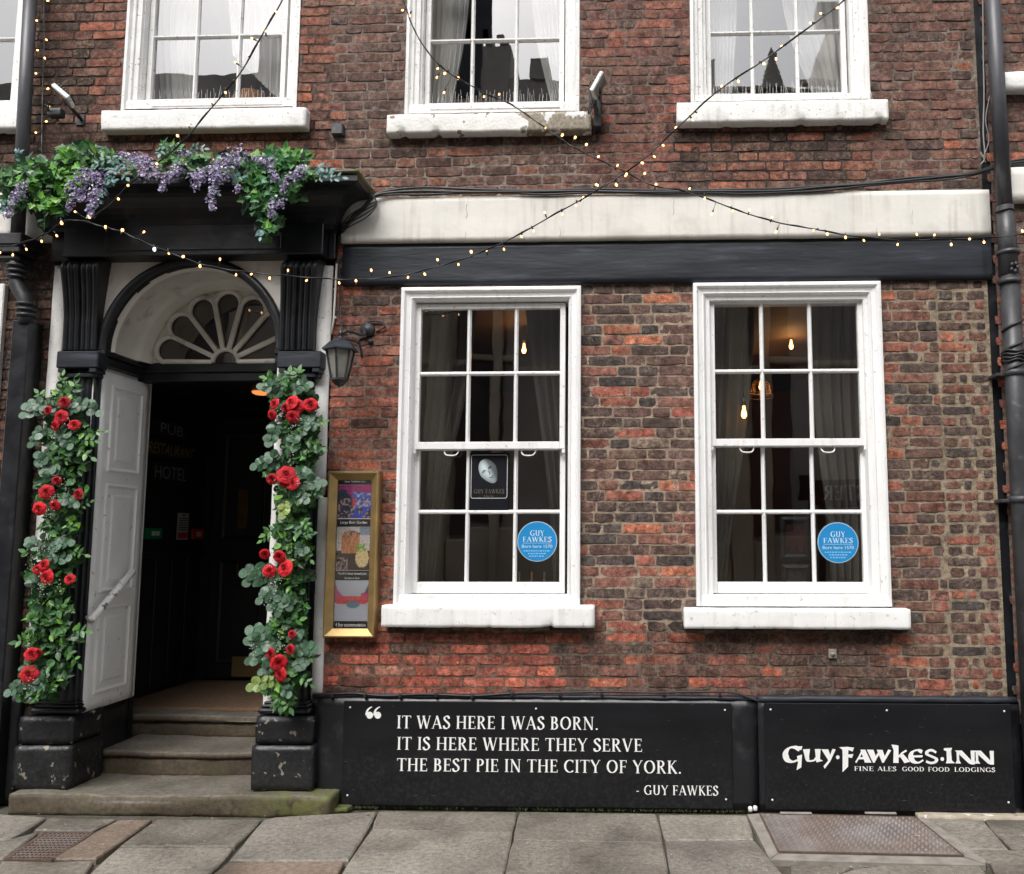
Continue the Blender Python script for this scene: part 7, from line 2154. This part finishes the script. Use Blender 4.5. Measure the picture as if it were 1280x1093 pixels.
for k in range(4):
    s = MB(); a = x_ + .1 + k * (x2 - x_) / 4; s.box(a, a + (x2 - x_) / 4 * .55, -YO - .7, -YO + .05, zR(630, 47) + .001, cz - k * (cz - zR(630, 42)) / 3.4, .03); s.build('merlon', M['church_dark'], w_d)
w_e = blk(x2 + .01, xR(880, 80), zR(690, 86), m='church_dark')
s = MB(); s.box(xR(668, 80), xR(690, 80), -YO - 2, -YO + .1, zR(690, 86), zR(690, 62)); s.build('turret', M['church_dark'], w_e)
w_f = blk(xR(880, 80) + .01, xR(903, 90), zR(895, 78), m='church_dark'); cren(xR(880, 80) + .01, xR(903, 90), zR(895, 78) + .001, w_f, .4, .4)
w_g = blk(xR(903, 90) + .01, xR(1035, 90), zR(970, 122), m='church_dark')
w_h = blk(xR(1035, 90) + .01, xR(1250, 60), zR(1045, 20), m='church_dark'); cren(xR(1035, 90), xR(1250, 60), zR(1045, 20) + .001, w_h)
w_i = blk(xR(1250, 60) + .01, xR(1250, 60) + 14, zR(1045, 20) * .8, m='church_dark')
# crocketed pinnacle
px_ = xR(966, 110); zb_, zt2 = zR(966, 122), zR(966, 82)
s = MB(); hw = (xR(975, 110) - xR(957, 110)) / 2
for k in range(7):
    t_ = k / 7; r_ = hw * (1 - t_) + .06; s.lathe((px_, -YO + hw, zb_ + (zt2 - zb_) * t_), [(r_, 0), (r_ * .85, (zt2 - zb_) / 7)], 8)
    s.lathe((px_, -YO + hw, zb_ + (zt2 - zb_) * t_), [(r_ * 1.25, -.0), (r_ * 1.3, .08), (r_, .14)], 8)
s.lathe((px_, -YO + hw, zt2), [(.05, 0), (.12, .12), (.0, .35)], 8)
s.build('pinnacle', M['church_dark'], ch)
# stone wall panels and tall dark window openings facing the inn
rc = random.Random(12)
for q_ in (.42, .62, .8, .93):
    s = MB(); s.box(xa, xR(1250, 60), -YO + .001, -YO + .16, za * q_, za * q_ + .14, .03); s.build('string_course', M['church'], ch)
xq = xa + .6
while xq < xR(1250, 60):
    s = MB(); s.prism([(xq, za * .66), (xq + .8, za * .66), (xq + .8, za * .74), (xq + .4, za * .785), (xq, za * .74)], 1, -YO - .02, -YO + .05); fixn(s.build('window', M['roofing'], ch))
    s = MB(); s.box(xq + 1.0, xq + 1.2, -YO + .001, -YO + .3, 0, za * .9, .04); s.build('pier', M['church'], ch); xq += 2.1
for q_ in (-1.4, .3):
    s = MB(); xm = (xR(523, 20) + xR(574, 20)) / 2 + q_; s.box(xm, xm + .9, -YO - .02, -YO + .05, za * .95, za * 1.25); s.build('window', M['roofing'], w_t)
x = xa
while x < xR(1250, 60):
    s = MB(); zt_l = zR(600, 300); w_ = rc.uniform(1.0, 1.3)
    s.box(x + .5, x + .5 + w_, -YO - .02, -YO + .06, 1.6, zt_l * rc.uniform(.9, 1.0)); s.build('window', M['roofing'], ch)
    s = MB(); s.box(x + .0, x + .42, -YO + .001, -YO + .5, 0, zt_l * 1.1, .05); s.build('buttress', M['church'], ch)
    s = MB(); s.box(x + .43, x + 3.38, -YO + .001, -YO + .2, 0, 1.5, .05); s.build('plinth_course', M['church'], ch)
    x += 3.4
# dark hoarding with mirrored-in lettering
ht = thing('street_hoarding', 'dark lettered hoarding across the street, seen only as a reflection', 'hoarding')
YH = YO - .9
a, b = RF(1018, 632, YH), RF(1105, 590, YH)
xL, xRt, zB_, zT_ = RF(1005, 610, YH).x, RF(1110, 610, YH).x, RF(1046, 628, YH).z, RF(1046, 594, YH).z
s = MB(); s.box(xL, xRt, -YH - .15, -YH, zB_, zT_, .02); s.build('panel', M['board'], ht)
s = MB(); s.box(xL + .2, xL + .35, -YH - .12, -YH - .03, 0, zB_); s.box(xRt - .35, xRt - .2, -YH - .12, -YH - .03, 0, zB_); s.build('post', M['iron'], ht)
s = MB(); hh = (zT_ - zB_)
ra, rb_ = RF(1020, 610, YH).x, RF(1072, 610, YH).x
text(s, 'STER', 0, abs(rb_ - ra), zB_ + hh * .22, hh * .55, 0)
s.v = [(max(ra, rb_) - p[0], -YH + .012 - p[1], p[2]) for p in s.v]
s.build('lettering', M['letter'], ht)
# far pavement
g = MB(); g.box(-40, 40, -YO, -YO + 4, -.13, -.0); tag(g.build('far_pavement', M['concrete']), kind='structure')
# houses closing the street at both ends
for nm, x0, x1, lab in (('town_house', -19, XLW - .22, 'brick town house continuing the street beyond the doorway side'), ('town_house', XN1 + .01, 19, 'brick town house continuing the street beyond the drainpipe side')):
    t = thing(nm, lab, 'house'); s = MB(); s.box(x0, x1, 0, 8, -.1, 8.2); s.build('wall', pm('distant brick', (.13, .06, .045), .9, .25, 3, 20, .5, .01), t)
    s = MB(); s.prism([(0, 8.2), (8, 8.2), (4, 10.6)], 0, x0, x1); fixn(s.build('roof', M['roofing'], t))
    x = x0 + .8
    while x < x1 - 1.4:
        for z in (.9, 4.2):
            s = MB(); s.box(x, x + 1.0, -.03, .02, z, z + 1.7, .01); f_ = s.build('window', M['white'], t)
            for i in range(3):
                for j in range(4): s = MB(); s.box(x + .07 + i * .3, x + .33 + i * .3, -.035, -.031, z + .08 + j * .4, z + .43 + j * .4); s.build('pane', M['roofing'], f_)
        x += 2.3
